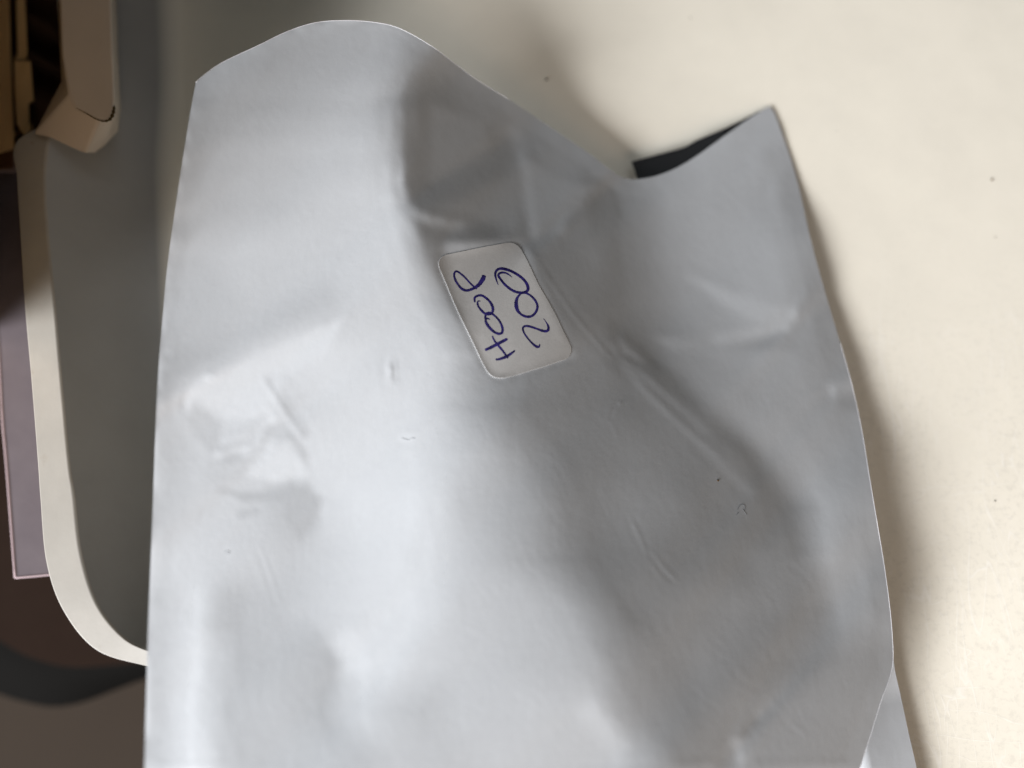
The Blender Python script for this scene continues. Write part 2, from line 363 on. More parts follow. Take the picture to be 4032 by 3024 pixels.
# measured heights of the bag, hundredths of a millimetre, each row as first value and steps
ZROWS = [
[7898,-11,-17,-22,-24,-25,-27,-27,-28,-29,-29,-30,-30,-31,-31,-32,-31,-31,-31,-29,-29,-28,-26,-25,-24,-21,-21,-18,-18,-16,-15,-14,-14,-15,-16,-18,-21,-22,-23,-24,-27,-29,-32,-39,-44,-42,-35,-23,-15,-23,-33,-38,-42,-44,-48,-52,-54,-44,-35,-30,-30,-33,-40,-41,-40,-42,-43,-44,-47,-51,-54,-59,-64,-70,-77,-85,-92,-101,-107,-115,-122,-128,-133,-138,-142,-145,-146,-147,-148,-147,-145,-145,-142,-140,-139,-136,-135,-133,-133,-131,-130,-130,-128,-129,-127,-127,-126,-125,-123,-120,-116,-108,-100,-89,-78,-70,-63,-57,-52,-48,-44,-40,-38,-36,-34,-31,-31,-30,-29,-29,-28,-28,-28,-27,-26,-26,-24,-22,-22,-20,-19,-17,-17,-15,-15,-13,-13,-12,-11,-10,-9,-9,-9,-8,-7,-8,-7,-7,-8,-8,-8,-8,-9,-10,-11,-12,-12,-14,-15,-16,-17,-17,-19,-19,-20,-19,-19,-18,-18,-16,-16,-15,-14,-13,-13,-12,-12,-11,-11,-10,-10,-9,-8,-7,-7,-5,-4,-2],
[7907,-11,-17,-22,-24,-25,-27,-28,-28,-28,-30,-29,-30,-31,-31,-31,-31,-31,-30,-30,-28,-28,-26,-24,-23,-21,-20,-18,-17,-16,-15,-14,-15,-15,-17,-19,-21,-24,-24,-25,-28,-30,-31,-39,-45,-44,-37,-25,-16,-29,-38,-40,-42,-43,-45,-47,-52,-39,-33,-30,-30,-34,-42,-41,-40,-41,-43,-44,-48,-50,-55,-59,-65,-72,-78,-86,-95,-102,-110,-117,-123,-129,-135,-138,-142,-144,-146,-146,-146,-146,-145,-143,-141,-139,-138,-136,-134,-133,-131,-131,-130,-129,-128,-128,-127,-126,-125,-124,-122,-120,-116,-110,-103,-92,-81,-71,-64,-58,-52,-47,-44,-40,-37,-35,-33,-32,-30,-29,-29,-28,-28,-28,-28,-27,-26,-25,-23,-23,-20,-20,-19,-17,-16,-15,-14,-14,-12,-11,-11,-10,-10,-8,-9,-7,-8,-7,-8,-7,-7,-8,-8,-9,-10,-10,-11,-12,-13,-14,-15,-16,-18,-18,-19,-19,-20,-20,-19,-19,-17,-16,-16,-14,-14,-13,-13,-12,-12,-11,-11,-10,-9,-9,-8,-7,-6,-5,-4,-2],
[7923,-11,-18,-22,-24,-26,-27,-28,-28,-29,-29,-29,-30,-30,-31,-31,-30,-31,-30,-29,-28,-26,-25,-24,-22,-21,-19,-18,-16,-15,-15,-15,-15,-16,-18,-20,-23,-27,-28,-25,-29,-34,-30,-38,-43,-44,-36,-30,-33,-45,-43,-42,-41,-41,-42,-39,-31,-32,-31,-33,-34,-34,-45,-39,-38,-42,-42,-45,-47,-52,-55,-60,-66,-73,-81,-89,-98,-106,-113,-120,-126,-132,-135,-139,-142,-143,-145,-145,-144,-144,-143,-141,-139,-138,-136,-135,-133,-132,-130,-130,-129,-128,-128,-126,-126,-126,-124,-122,-121,-119,-115,-111,-104,-97,-86,-76,-67,-58,-53,-48,-44,-39,-37,-34,-33,-30,-29,-29,-27,-28,-28,-27,-28,-26,-26,-24,-23,-21,-20,-19,-18,-17,-15,-15,-14,-12,-12,-11,-11,-9,-9,-9,-8,-7,-8,-7,-7,-8,-7,-8,-9,-9,-10,-10,-12,-12,-14,-15,-16,-17,-18,-19,-19,-21,-20,-21,-20,-18,-18,-16,-15,-14,-13,-13,-13,-12,-11,-11,-10,-10,-9,-9,-8,-7,-5,-5,-4,-2],
[7942,-11,-18,-22,-25,-26,-27,-28,-28,-29,-29,-30,-29,-30,-30,-31,-30,-30,-29,-28,-28,-25,-25,-23,-21,-20,-18,-17,-16,-15,-14,-15,-16,-18,-18,-23,-24,-33,-33,-28,-29,-36,-44,-47,-40,-38,-35,-37,-40,-43,-42,-40,-40,-39,-38,-34,-32,-33,-33,-35,-37,-34,-30,-36,-39,-42,-40,-46,-48,-52,-56,-61,-67,-76,-84,-93,-102,-110,-118,-124,-129,-134,-137,-140,-141,-142,-143,-143,-143,-141,-141,-139,-137,-136,-134,-133,-132,-130,-130,-128,-128,-127,-127,-125,-125,-124,-122,-121,-120,-116,-114,-110,-105,-99,-91,-81,-73,-63,-55,-49,-44,-40,-36,-34,-31,-29,-28,-27,-27,-26,-27,-27,-27,-26,-25,-23,-22,-20,-20,-18,-17,-15,-15,-14,-13,-12,-12,-10,-10,-9,-9,-8,-8,-7,-7,-8,-7,-7,-8,-8,-9,-9,-11,-11,-12,-13,-15,-16,-16,-18,-19,-20,-21,-22,-22,-21,-21,-19,-18,-16,-14,-14,-14,-12,-12,-12,-11,-11,-10,-9,-9,-8,-8,-6,-6,-5,-3,-2],
[7964,-11,-18,-23,-25,-27,-27,-28,-29,-28,-30,-29,-29,-30,-30,-30,-29,-30,-28,-28,-26,-25,-24,-22,-20,-19,-18,-16,-15,-14,-15,-16,-17,-20,-20,-26,-24,-36,-43,-43,-39,-36,-43,-43,-39,-38,-39,-40,-41,-41,-40,-38,-38,-36,-36,-34,-34,-34,-34,-35,-33,-32,-33,-35,-37,-32,-40,-48,-47,-53,-57,-62,-69,-77,-88,-98,-108,-116,-123,-128,-133,-136,-138,-140,-141,-141,-141,-141,-140,-139,-138,-136,-135,-134,-132,-131,-130,-129,-129,-127,-126,-126,-125,-124,-124,-122,-120,-120,-117,-115,-112,-108,-104,-99,-93,-87,-79,-69,-60,-53,-46,-40,-36,-33,-30,-27,-27,-25,-25,-26,-25,-27,-25,-25,-24,-22,-20,-20,-18,-17,-16,-15,-14,-13,-12,-12,-11,-9,-10,-8,-9,-7,-8,-7,-7,-7,-8,-7,-8,-9,-9,-10,-11,-12,-13,-14,-15,-17,-18,-19,-21,-21,-23,-23,-23,-24,-22,-21,-18,-15,-15,-14,-13,-12,-12,-11,-11,-11,-9,-10,-8,-8,-7,-6,-5,-5,-3,-2],
[7988,-12,-18,-23,-25,-27,-28,-29,-28,-30,-29,-29,-30,-29,-30,-29,-29,-29,-28,-27,-25,-24,-23,-21,-20,-18,-17,-15,-15,-14,-15,-18,-18,-26,-21,-30,-39,-43,-44,-42,-40,-41,-43,-42,-40,-40,-40,-41,-40,-40,-37,-37,-36,-35,-34,-35,-35,-36,-34,-32,-31,-31,-33,-34,-34,-35,-40,-40,-48,-56,-56,-63,-69,-81,-92,-104,-114,-122,-129,-133,-136,-138,-139,-139,-140,-140,-139,-138,-137,-137,-135,-134,-132,-132,-130,-129,-129,-127,-127,-126,-125,-124,-124,-122,-122,-120,-119,-117,-115,-113,-109,-107,-103,-98,-94,-88,-83,-75,-67,-58,-50,-43,-37,-32,-29,-26,-24,-24,-23,-24,-24,-24,-24,-23,-22,-21,-19,-18,-17,-16,-15,-14,-13,-13,-11,-11,-10,-9,-9,-8,-8,-7,-8,-7,-6,-8,-7,-8,-8,-9,-9,-11,-12,-13,-14,-15,-16,-18,-20,-20,-22,-24,-24,-25,-26,-26,-25,-23,-19,-17,-15,-13,-13,-13,-11,-12,-10,-10,-10,-8,-8,-8,-6,-6,-5,-5,-3,-2],
[8012,-11,-19,-23,-26,-27,-28,-29,-29,-30,-29,-30,-29,-30,-29,-29,-29,-28,-27,-26,-25,-23,-22,-21,-18,-18,-16,-15,-15,-15,-15,-22,-20,-30,-40,-36,-41,-43,-43,-42,-42,-42,-42,-42,-41,-41,-41,-41,-40,-38,-36,-35,-34,-34,-35,-35,-36,-36,-33,-30,-29,-30,-33,-31,-33,-36,-40,-44,-50,-49,-56,-66,-69,-83,-98,-110,-122,-129,-134,-137,-139,-139,-140,-138,-138,-138,-136,-135,-135,-133,-133,-131,-130,-130,-128,-127,-127,-126,-125,-124,-124,-123,-122,-121,-120,-118,-117,-115,-113,-110,-107,-105,-100,-98,-93,-88,-84,-78,-72,-65,-56,-47,-40,-33,-28,-25,-22,-22,-21,-21,-22,-21,-22,-21,-20,-19,-18,-17,-16,-15,-13,-14,-12,-11,-11,-10,-9,-9,-8,-8,-7,-7,-7,-7,-7,-7,-7,-8,-9,-9,-11,-11,-13,-14,-15,-16,-18,-20,-20,-23,-23,-26,-26,-28,-28,-29,-29,-26,-22,-18,-16,-14,-13,-13,-11,-11,-11,-9,-9,-9,-7,-7,-6,-6,-4,-4,-4,-1],
[8037,-11,-19,-23,-26,-28,-29,-29,-30,-30,-30,-29,-30,-30,-29,-29,-28,-28,-26,-26,-24,-22,-21,-19,-19,-17,-16,-16,-14,-18,-14,-26,-38,-35,-39,-41,-44,-43,-43,-42,-42,-42,-42,-42,-41,-42,-43,-40,-39,-37,-35,-33,-34,-34,-35,-36,-35,-34,-31,-28,-28,-30,-31,-30,-32,-37,-41,-46,-50,-55,-60,-60,-69,-87,-103,-118,-129,-136,-140,-140,-141,-139,-138,-137,-136,-134,-134,-132,-132,-130,-130,-129,-128,-127,-126,-126,-124,-125,-123,-123,-123,-121,-121,-119,-118,-117,-114,-113,-111,-107,-105,-102,-99,-95,-92,-88,-83,-79,-75,-68,-62,-53,-45,-36,-28,-24,-21,-19,-19,-19,-19,-19,-19,-19,-19,-17,-16,-16,-15,-13,-13,-12,-12,-10,-10,-10,-8,-9,-7,-7,-7,-7,-7,-6,-7,-7,-8,-8,-9,-10,-11,-13,-13,-15,-17,-18,-19,-21,-23,-24,-26,-27,-29,-30,-31,-32,-32,-30,-26,-21,-17,-15,-13,-13,-11,-11,-10,-10,-8,-8,-7,-6,-6,-5,-5,-3,-3,-2],
[8063,-12,-19,-23,-26,-29,-29,-30,-30,-30,-31,-30,-30,-30,-29,-29,-29,-27,-26,-25,-23,-21,-19,-19,-18,-18,-15,-19,-12,-20,-29,-33,-37,-39,-42,-43,-44,-44,-42,-43,-42,-41,-43,-43,-43,-42,-42,-41,-37,-36,-34,-33,-33,-34,-36,-34,-34,-31,-29,-27,-28,-30,-29,-29,-31,-36,-45,-48,-53,-58,-63,-68,-77,-84,-105,-124,-135,-142,-144,-143,-140,-139,-136,-134,-132,-131,-130,-130,-128,-128,-127,-126,-126,-125,-124,-124,-123,-123,-122,-122,-121,-120,-119,-118,-116,-115,-112,-111,-108,-105,-103,-99,-97,-93,-89,-87,-82,-79,-75,-70,-64,-58,-50,-40,-32,-24,-19,-17,-17,-17,-17,-17,-18,-17,-17,-16,-15,-14,-14,-13,-12,-11,-10,-10,-9,-9,-8,-8,-7,-7,-6,-7,-6,-7,-6,-8,-8,-8,-10,-11,-12,-13,-15,-16,-18,-20,-21,-23,-24,-26,-28,-29,-32,-32,-34,-35,-35,-33,-30,-25,-19,-16,-14,-13,-12,-10,-10,-9,-8,-7,-7,-6,-5,-5,-4,-3,-3,-1],
[8089,-12,-19,-24,-26,-29,-30,-30,-31,-31,-31,-31,-31,-30,-30,-29,-28,-27,-26,-24,-22,-20,-18,-18,-17,-20,-14,-19,-27,-24,-32,-35,-39,-41,-42,-44,-44,-44,-44,-43,-43,-43,-44,-43,-43,-42,-41,-38,-36,-34,-34,-34,-33,-35,-34,-33,-31,-29,-28,-26,-29,-29,-29,-28,-30,-39,-45,-49,-58,-63,-68,-77,-84,-95,-104,-126,-138,-147,-147,-142,-139,-135,-133,-130,-128,-128,-127,-126,-125,-126,-124,-124,-124,-123,-122,-123,-121,-122,-121,-120,-119,-119,-118,-116,-114,-113,-111,-108,-105,-103,-100,-97,-94,-91,-88,-84,-82,-77,-74,-70,-65,-60,-53,-44,-35,-27,-19,-16,-15,-16,-16,-16,-16,-16,-15,-15,-14,-14,-12,-12,-11,-11,-10,-9,-8,-8,-8,-7,-6,-7,-6,-6,-6,-7,-7,-7,-8,-10,-10,-12,-13,-14,-16,-18,-20,-21,-23,-25,-26,-28,-30,-32,-34,-35,-37,-37,-38,-37,-34,-28,-22,-17,-15,-14,-11,-11,-9,-8,-8,-7,-6,-5,-5,-4,-3,-3,-2,-2],
[8115,-12,-19,-24,-27,-29,-31,-31,-31,-32,-32,-31,-32,-30,-31,-29,-28,-27,-26,-23,-21,-19,-16,-18,-16,-19,-25,-23,-27,-31,-35,-38,-39,-41,-44,-44,-45,-45,-45,-44,-45,-44,-44,-43,-42,-41,-38,-36,-35,-33,-35,-34,-35,-34,-32,-31,-29,-28,-26,-27,-27,-28,-28,-28,-34,-40,-46,-53,-60,-68,-78,-84,-93,-105,-115,-123,-139,-149,-147,-139,-134,-132,-128,-125,-124,-124,-123,-123,-123,-123,-122,-122,-122,-121,-121,-121,-120,-120,-120,-119,-119,-117,-116,-115,-112,-111,-108,-106,-104,-100,-98,-94,-92,-88,-86,-82,-79,-76,-73,-69,-65,-60,-54,-47,-38,-29,-21,-16,-16,-14,-15,-16,-15,-15,-14,-14,-14,-12,-12,-11,-11,-9,-9,-9,-8,-7,-7,-6,-6,-6,-6,-6,-6,-7,-7,-7,-9,-10,-11,-13,-14,-16,-18,-19,-22,-23,-25,-26,-29,-31,-32,-34,-36,-38,-39,-40,-41,-41,-37,-32,-25,-19,-16,-13,-12,-10,-9,-8,-7,-6,-5,-5,-4,-3,-3,-3,-2,-1],
[8141,-12,-19,-25,-27,-29,-31,-32,-32,-33,-33,-32,-32,-32,-30,-30,-28,-27,-25,-23,-19,-20,-12,-18,-23,-21,-25,-28,-32,-35,-37,-38,-40,-42,-46,-46,-46,-45,-46,-46,-46,-44,-43,-42,-40,-38,-36,-35,-35,-35,-35,-35,-33,-33,-31,-29,-28,-25,-25,-26,-27,-27,-27,-31,-35,-42,-50,-57,-66,-75,-82,-91,-106,-113,-124,-133,-140,-140,-144,-130,-130,-128,-122,-121,-119,-120,-120,-121,-121,-120,-121,-120,-120,-119,-120,-119,-119,-119,-119,-118,-118,-116,-114,-113,-111,-109,-106,-104,-100,-98,-95,-92,-90,-86,-83,-80,-77,-74,-72,-67,-64,-60,-55,-48,-41,-31,-22,-18,-16,-14,-15,-14,-15,-14,-14,-14,-12,-12,-12,-10,-10,-9,-8,-8,-7,-7,-6,-6,-6,-5,-6,-5,-6,-7,-7,-8,-10,-11,-12,-14,-15,-18,-19,-22,-23,-25,-27,-29,-30,-33,-35,-36,-39,-40,-42,-43,-44,-43,-42,-35,-28,-21,-16,-14,-11,-10,-9,-7,-6,-6,-4,-4,-3,-3,-3,-1,-2,-1],
[8167,-12,-19,-25,-28,-30,-31,-33,-33,-33,-33,-34,-33,-32,-32,-29,-28,-26,-25,-23,-16,-17,-18,-19,-23,-25,-30,-32,-35,-37,-37,-39,-42,-46,-48,-47,-46,-46,-46,-47,-45,-44,-42,-40,-38,-36,-36,-35,-35,-35,-35,-34,-33,-31,-29,-28,-25,-24,-25,-26,-26,-27,-28,-32,-38,-45,-55,-63,-72,-79,-89,-103,-111,-124,-131,-135,-136,-135,-130,-127,-130,-125,-116,-114,-115,-117,-118,-119,-119,-118,-119,-118,-119,-118,-118,-118,-119,-118,-118,-117,-116,-115,-114,-111,-109,-107,-104,-101,-98,-95,-93,-89,-87,-84,-81,-78,-75,-72,-70,-66,-63,-60,-54,-49,-43,-33,-24,-19,-16,-14,-15,-14,-14,-14,-14,-13,-12,-12,-10,-10,-10,-8,-8,-7,-7,-6,-5,-6,-5,-5,-5,-5,-6,-7,-8,-8,-11,-11,-14,-15,-17,-20,-21,-23,-25,-27,-30,-31,-33,-35,-36,-39,-41,-43,-44,-46,-46,-47,-44,-40,-31,-22,-18,-14,-11,-9,-8,-7,-5,-5,-4,-3,-2,-2,-2,-1,-1,-1],
[8194,-12,-20,-25,-29,-30,-32,-33,-34,-34,-35,-34,-34,-33,-32,-30,-27,-25,-23,-20,-19,-17,-19,-23,-26,-30,-33,-35,-37,-37,-39,-42,-45,-48,-49,-47,-47,-46,-47,-45,-44,-43,-40,-40,-37,-36,-35,-36,-35,-34,-34,-32,-32,-30,-28,-26,-23,-24,-25,-25,-27,-28,-29,-34,-41,-50,-59,-68,-75,-86,-99,-109,-121,-129,-135,-132,-131,-129,-126,-124,-126,-121,-106,-109,-112,-115,-117,-117,-117,-118,-117,-116,-117,-117,-117,-118,-118,-117,-117,-117,-115,-114,-112,-110,-107,-104,-102,-99,-95,-93,-90,-87,-84,-81,-79,-76,-73,-71,-68,-65,-62,-59,-55,-49,-44,-34,-26,-19,-17,-15,-14,-14,-14,-14,-13,-13,-12,-11,-11,-9,-9,-8,-7,-7,-6,-5,-5,-5,-4,-5,-5,-5,-6,-7,-8,-10,-11,-13,-15,-16,-20,-21,-23,-25,-28,-29,-31,-34,-35,-37,-39,-41,-43,-45,-47,-48,-49,-49,-47,-43,-34,-25,-19,-14,-11,-9,-7,-6,-4,-4,-3,-3,-1,-2,-1,0,-1,0],
[8220,-12,-20,-26,-29,-31,-32,-34,-34,-35,-36,-35,-35,-34,-33,-30,-27,-23,-20,-20,-19,-21,-23,-26,-30,-32,-37,-37,-38,-39,-42,-44,-47,-49,-50,-48,-47,-46,-46,-44,-43,-41,-40,-38,-37,-36,-35,-35,-34,-33,-32,-32,-31,-29,-27,-24,-23,-24,-25,-25,-28,-29,-32,-36,-45,-54,-62,-69,-81,-95,-104,-117,-125,-132,-131,-133,-127,-127,-123,-121,-119,-107,-102,-106,-112,-116,-115,-116,-117,-115,-116,-115,-116,-116,-116,-117,-117,-117,-117,-116,-115,-112,-111,-108,-105,-102,-99,-96,-94,-90,-87,-84,-82,-79,-76,-74,-72,-69,-66,-64,-62,-58,-55,-50,-43,-36,-27,-20,-17,-15,-15,-14,-14,-13,-13,-13,-11,-11,-11,-9,-8,-8,-6,-6,-6,-4,-5,-4,-4,-4,-5,-5,-6,-8,-8,-10,-13,-14,-16,-19,-21,-24,-25,-28,-29,-32,-34,-35,-37,-40,-41,-43,-45,-47,-49,-50,-51,-51,-50,-46,-38,-28,-20,-14,-11,-8,-6,-5,-4,-3,-2,-1,-1,-1,0,0,0,0],
[8246,-12,-21,-25,-30,-31,-33,-35,-35,-35,-37,-36,-36,-35,-34,-29,-26,-20,-20,-21,-23,-25,-27,-29,-32,-37,-38,-39,-40,-42,-44,-47,-49,-49,-49,-49,-47,-45,-43,-43,-42,-41,-39,-37,-37,-35,-35,-34,-32,-32,-32,-31,-30,-29,-25,-23,-24,-24,-25,-25,-28,-32,-34,-40,-48,-57,-62,-72,-88,-100,-112,-119,-127,-129,-131,-128,-130,-127,-117,-116,-109,-103,-101,-103,-112,-116,-114,-115,-115,-114,-114,-114,-114,-115,-116,-117,-117,-117,-117,-115,-114,-111,-109,-106,-103,-100,-96,-94,-90,-88,-85,-82,-79,-76,-75,-72,-69,-68,-65,-63,-61,-58,-55,-50,-44,-36,-28,-21,-17,-16,-14,-14,-14,-13,-13,-12,-12,-11,-10,-9,-8,-7,-6,-5,-5,-4,-4,-3,-4,-4,-4,-5,-7,-7,-10,-11,-13,-16,-19,-21,-23,-26,-28,-29,-32,-34,-36,-38,-39,-42,-43,-45,-47,-49,-50,-52,-53,-54,-52,-48,-42,-30,-21,-15,-11,-7,-6,-4,-3,-2,-1,0,0,0,0,1,0,0],
[8272,-12,-21,-26,-30,-32,-34,-35,-35,-36,-37,-37,-37,-36,-34,-29,-23,-21,-22,-24,-26,-28,-31,-33,-36,-39,-40,-41,-42,-44,-47,-49,-50,-49,-48,-48,-46,-44,-42,-42,-42,-41,-38,-36,-35,-34,-34,-33,-31,-31,-32,-32,-29,-27,-24,-23,-25,-25,-24,-25,-30,-34,-36,-43,-51,-57,-63,-77,-92,-106,-113,-120,-126,-129,-127,-129,-126,-122,-122,-108,-105,-103,-102,-103,-109,-114,-110,-115,-114,-112,-113,-112,-113,-114,-115,-117,-118,-117,-117,-115,-113,-110,-107,-104,-100,-97,-94,-91,-88,-85,-82,-79,-77,-75,-72,-70,-68,-66,-65,-62,-60,-58,-54,-51,-45,-37,-28,-21,-18,-16,-14,-14,-13,-13,-13,-12,-11,-11,-10,-8,-8,-7,-5,-5,-4,-4,-3,-3,-3,-4,-4,-5,-7,-8,-10,-12,-15,-18,-21,-23,-26,-28,-30,-33,-34,-36,-38,-40,-41,-43,-46,-47,-48,-51,-52,-54,-54,-55,-54,-51,-44,-34,-23,-15,-11,-7,-4,-4,-1,-1,0,0,1,1,1,1,1,1],
[8299,-13,-22,-26,-30,-33,-34,-35,-37,-36,-37,-38,-37,-37,-34,-26,-24,-24,-26,-26,-28,-33,-35,-37,-38,-41,-42,-44,-45,-46,-49,-50,-50,-48,-47,-46,-44,-43,-43,-43,-42,-40,-36,-34,-34,-33,-33,-32,-31,-31,-32,-31,-29,-25,-24,-23,-25,-25,-24,-26,-32,-35,-39,-46,-51,-56,-66,-81,-97,-106,-112,-120,-126,-127,-128,-125,-123,-121,-114,-112,-105,-104,-103,-106,-108,-104,-108,-115,-113,-111,-110,-111,-111,-114,-116,-118,-118,-118,-117,-114,-112,-108,-105,-102,-98,-94,-91,-88,-85,-82,-80,-77,-74,-73,-70,-69,-67,-65,-63,-61,-60,-57,-55,-51,-46,-37,-28,-22,-19,-15,-15,-13,-14,-12,-13,-11,-11,-11,-9,-8,-8,-6,-5,-4,-4,-2,-3,-3,-2,-4,-4,-5,-7,-9,-11,-14,-17,-20,-23,-26,-28,-31,-33,-35,-36,-38,-40,-42,-43,-46,-46,-49,-51,-52,-53,-55,-56,-56,-55,-53,-47,-37,-25,-16,-11,-6,-4,-2,-1,0,1,1,2,2,2,1,2,1],
[8324,-13,-21,-27,-31,-33,-35,-36,-36,-37,-37,-37,-38,-36,-35,-25,-28,-27,-29,-29,-34,-35,-37,-40,-42,-43,-45,-46,-48,-49,-50,-49,-49,-46,-46,-44,-44,-43,-43,-43,-41,-39,-35,-33,-32,-33,-32,-32,-32,-31,-31,-30,-27,-25,-24,-24,-25,-24,-25,-28,-33,-37,-41,-46,-50,-55,-68,-86,-98,-104,-110,-121,-125,-127,-124,-123,-122,-116,-113,-109,-110,-108,-105,-106,-106,-106,-109,-105,-113,-107,-110,-109,-110,-114,-116,-119,-120,-119,-117,-113,-111,-106,-103,-98,-95,-92,-88,-84,-83,-79,-77,-75,-72,-71,-69,-67,-65,-64,-62,-61,-60,-57,-55,-51,-46,-38,-29,-22,-19,-16,-14,-14,-13,-12,-12,-11,-11,-10,-9,-8,-6,-6,-5,-4,-2,-3,-2,-2,-2,-3,-4,-6,-7,-10,-12,-16,-19,-23,-26,-29,-31,-33,-35,-37,-39,-40,-42,-44,-45,-47,-48,-50,-52,-54,-55,-56,-57,-57,-56,-54,-49,-40,-28,-17,-10,-6,-3,-1,0,1,2,2,2,3,3,2,2,1],
[8350,-13,-22,-28,-31,-34,-35,-36,-37,-37,-37,-37,-36,-37,-36,-28,-30,-31,-31,-36,-37,-37,-41,-43,-45,-46,-47,-49,-49,-51,-50,-49,-46,-44,-45,-43,-44,-43,-43,-42,-40,-37,-35,-32,-33,-32,-32,-33,-32,-31,-29,-28,-26,-25,-25,-24,-25,-24,-25,-30,-35,-37,-42,-45,-47,-54,-71,-87,-96,-102,-111,-120,-125,-124,-122,-122,-118,-117,-111,-112,-109,-110,-111,-105,-106,-107,-107,-106,-103,-107,-111,-106,-110,-113,-118,-122,-121,-119,-117,-113,-108,-104,-100,-95,-91,-88,-85,-82,-79,-77,-75,-72,-71,-69,-67,-66,-64,-63,-62,-60,-59,-58,-55,-51,-46,-39,-29,-23,-19,-16,-15,-13,-13,-12,-12,-10,-11,-9,-8,-8,-6,-5,-4,-3,-3,-2,-1,-2,-2,-3,-4,-6,-8,-11,-14,-17,-21,-26,-29,-32,-34,-36,-38,-39,-40,-42,-44,-45,-47,-49,-50,-51,-53,-55,-56,-57,-58,-57,-57,-55,-51,-43,-30,-18,-11,-5,-3,0,1,2,3,3,3,3,4,3,2,1],
[8375,-14,-22,-28,-32,-34,-36,-37,-37,-37,-37,-37,-36,-35,-38,-32,-33,-34,-37,-40,-40,-40,-44,-47,-48,-48,-49,-49,-51,-51,-50,-47,-44,-44,-43,-44,-43,-43,-43,-41,-38,-36,-35,-33,-33,-32,-32,-33,-33,-30,-28,-27,-25,-24,-25,-26,-24,-24,-26,-30,-35,-37,-39,-42,-45,-54,-72,-86,-94,-102,-112,-121,-122,-121,-121,-119,-119,-116,-114,-112,-111,-111,-109,-110,-107,-107,-107,-105,-106,-107,-103,-104,-110,-114,-120,-124,-123,-120,-115,-111,-106,-101,-96,-91,-88,-84,-82,-79,-76,-74,-73,-70,-69,-67,-66,-65,-63,-62,-61,-60,-59,-58,-55,-52,-47,-39,-30,-24,-19,-16,-15,-13,-13,-12,-10,-11,-9,-9,-8,-6,-6,-4,-4,-3,-1,-2,-1,-2,-2,-3,-5,-6,-9,-12,-16,-19,-24,-29,-33,-35,-37,-38,-39,-41,-42,-44,-46,-46,-49,-49,-52,-53,-54,-55,-57,-58,-58,-58,-58,-55,-52,-45,-33,-20,-11,-5,-2,1,2,3,3,4,4,4,4,3,3,2],
[8398,-13,-23,-29,-32,-35,-36,-38,-37,-38,-38,-37,-36,-35,-38,-35,-36,-39,-41,-44,-44,-45,-47,-50,-49,-49,-49,-50,-51,-52,-48,-46,-43,-43,-44,-43,-43,-43,-42,-40,-37,-36,-34,-35,-34,-32,-32,-33,-32,-29,-27,-26,-24,-24,-25,-25,-24,-23,-26,-30,-33,-34,-35,-37,-44,-56,-72,-86,-94,-103,-115,-121,-120,-119,-117,-118,-118,-118,-115,-114,-114,-110,-109,-108,-110,-109,-108,-108,-106,-105,-105,-106,-110,-110,-123,-125,-124,-118,-114,-108,-103,-96,-92,-87,-84,-81,-78,-76,-74,-72,-70,-69,-67,-66,-65,-63,-62,-62,-61,-60,-59,-57,-56,-53,-47,-40,-30,-24,-20,-16,-15,-14,-12,-11,-11,-9,-9,-8,-7,-6,-5,-4,-2,-3,-1,-1,-1,-2,-2,-4,-5,-8,-11,-14,-17,-21,-26,-34,-36,-38,-39,-39,-41,-43,-44,-45,-47,-48,-50,-51,-53,-53,-55,-57,-57,-58,-58,-59,-58,-56,-53,-46,-36,-21,-12,-5,-1,1,3,4,4,4,5,5,4,4,3,2],
[8420,-13,-23,-29,-33,-36,-37,-38,-39,-39,-38,-39,-39,-37,-32,-39,-41,-43,-46,-48,-47,-48,-50,-52,-50,-49,-49,-50,-51,-49,-48,-44,-43,-44,-44,-43,-42,-43,-41,-38,-38,-35,-36,-36,-34,-32,-32,-32,-30,-28,-26,-25,-24,-24,-24,-25,-23,-22,-25,-28,-30,-31,-30,-34,-45,-57,-72,-89,-95,-105,-116,-123,-120,-115,-114,-115,-117,-117,-117,-115,-114,-112,-109,-110,-108,-109,-112,-111,-107,-107,-109,-111,-114,-113,-117,-123,-123,-116,-110,-105,-98,-92,-86,-83,-80,-77,-75,-73,-72,-70,-68,-67,-66,-64,-64,-62,-62,-61,-60,-60,-59,-58,-57,-53,-49,-40,-31,-25,-19,-17,-15,-14,-12,-11,-10,-9,-8,-7,-6,-5,-4,-3,-2,-1,-2,-1,-1,-2,-3,-5,-7,-9,-13,-17,-20,-24,-28,-38,-39,-39,-39,-41,-43,-43,-46,-47,-48,-49,-51,-52,-54,-54,-56,-56,-58,-58,-59,-58,-58,-57,-53,-48,-38,-24,-12,-5,-1,2,4,4,5,5,5,6,4,5,3,2],
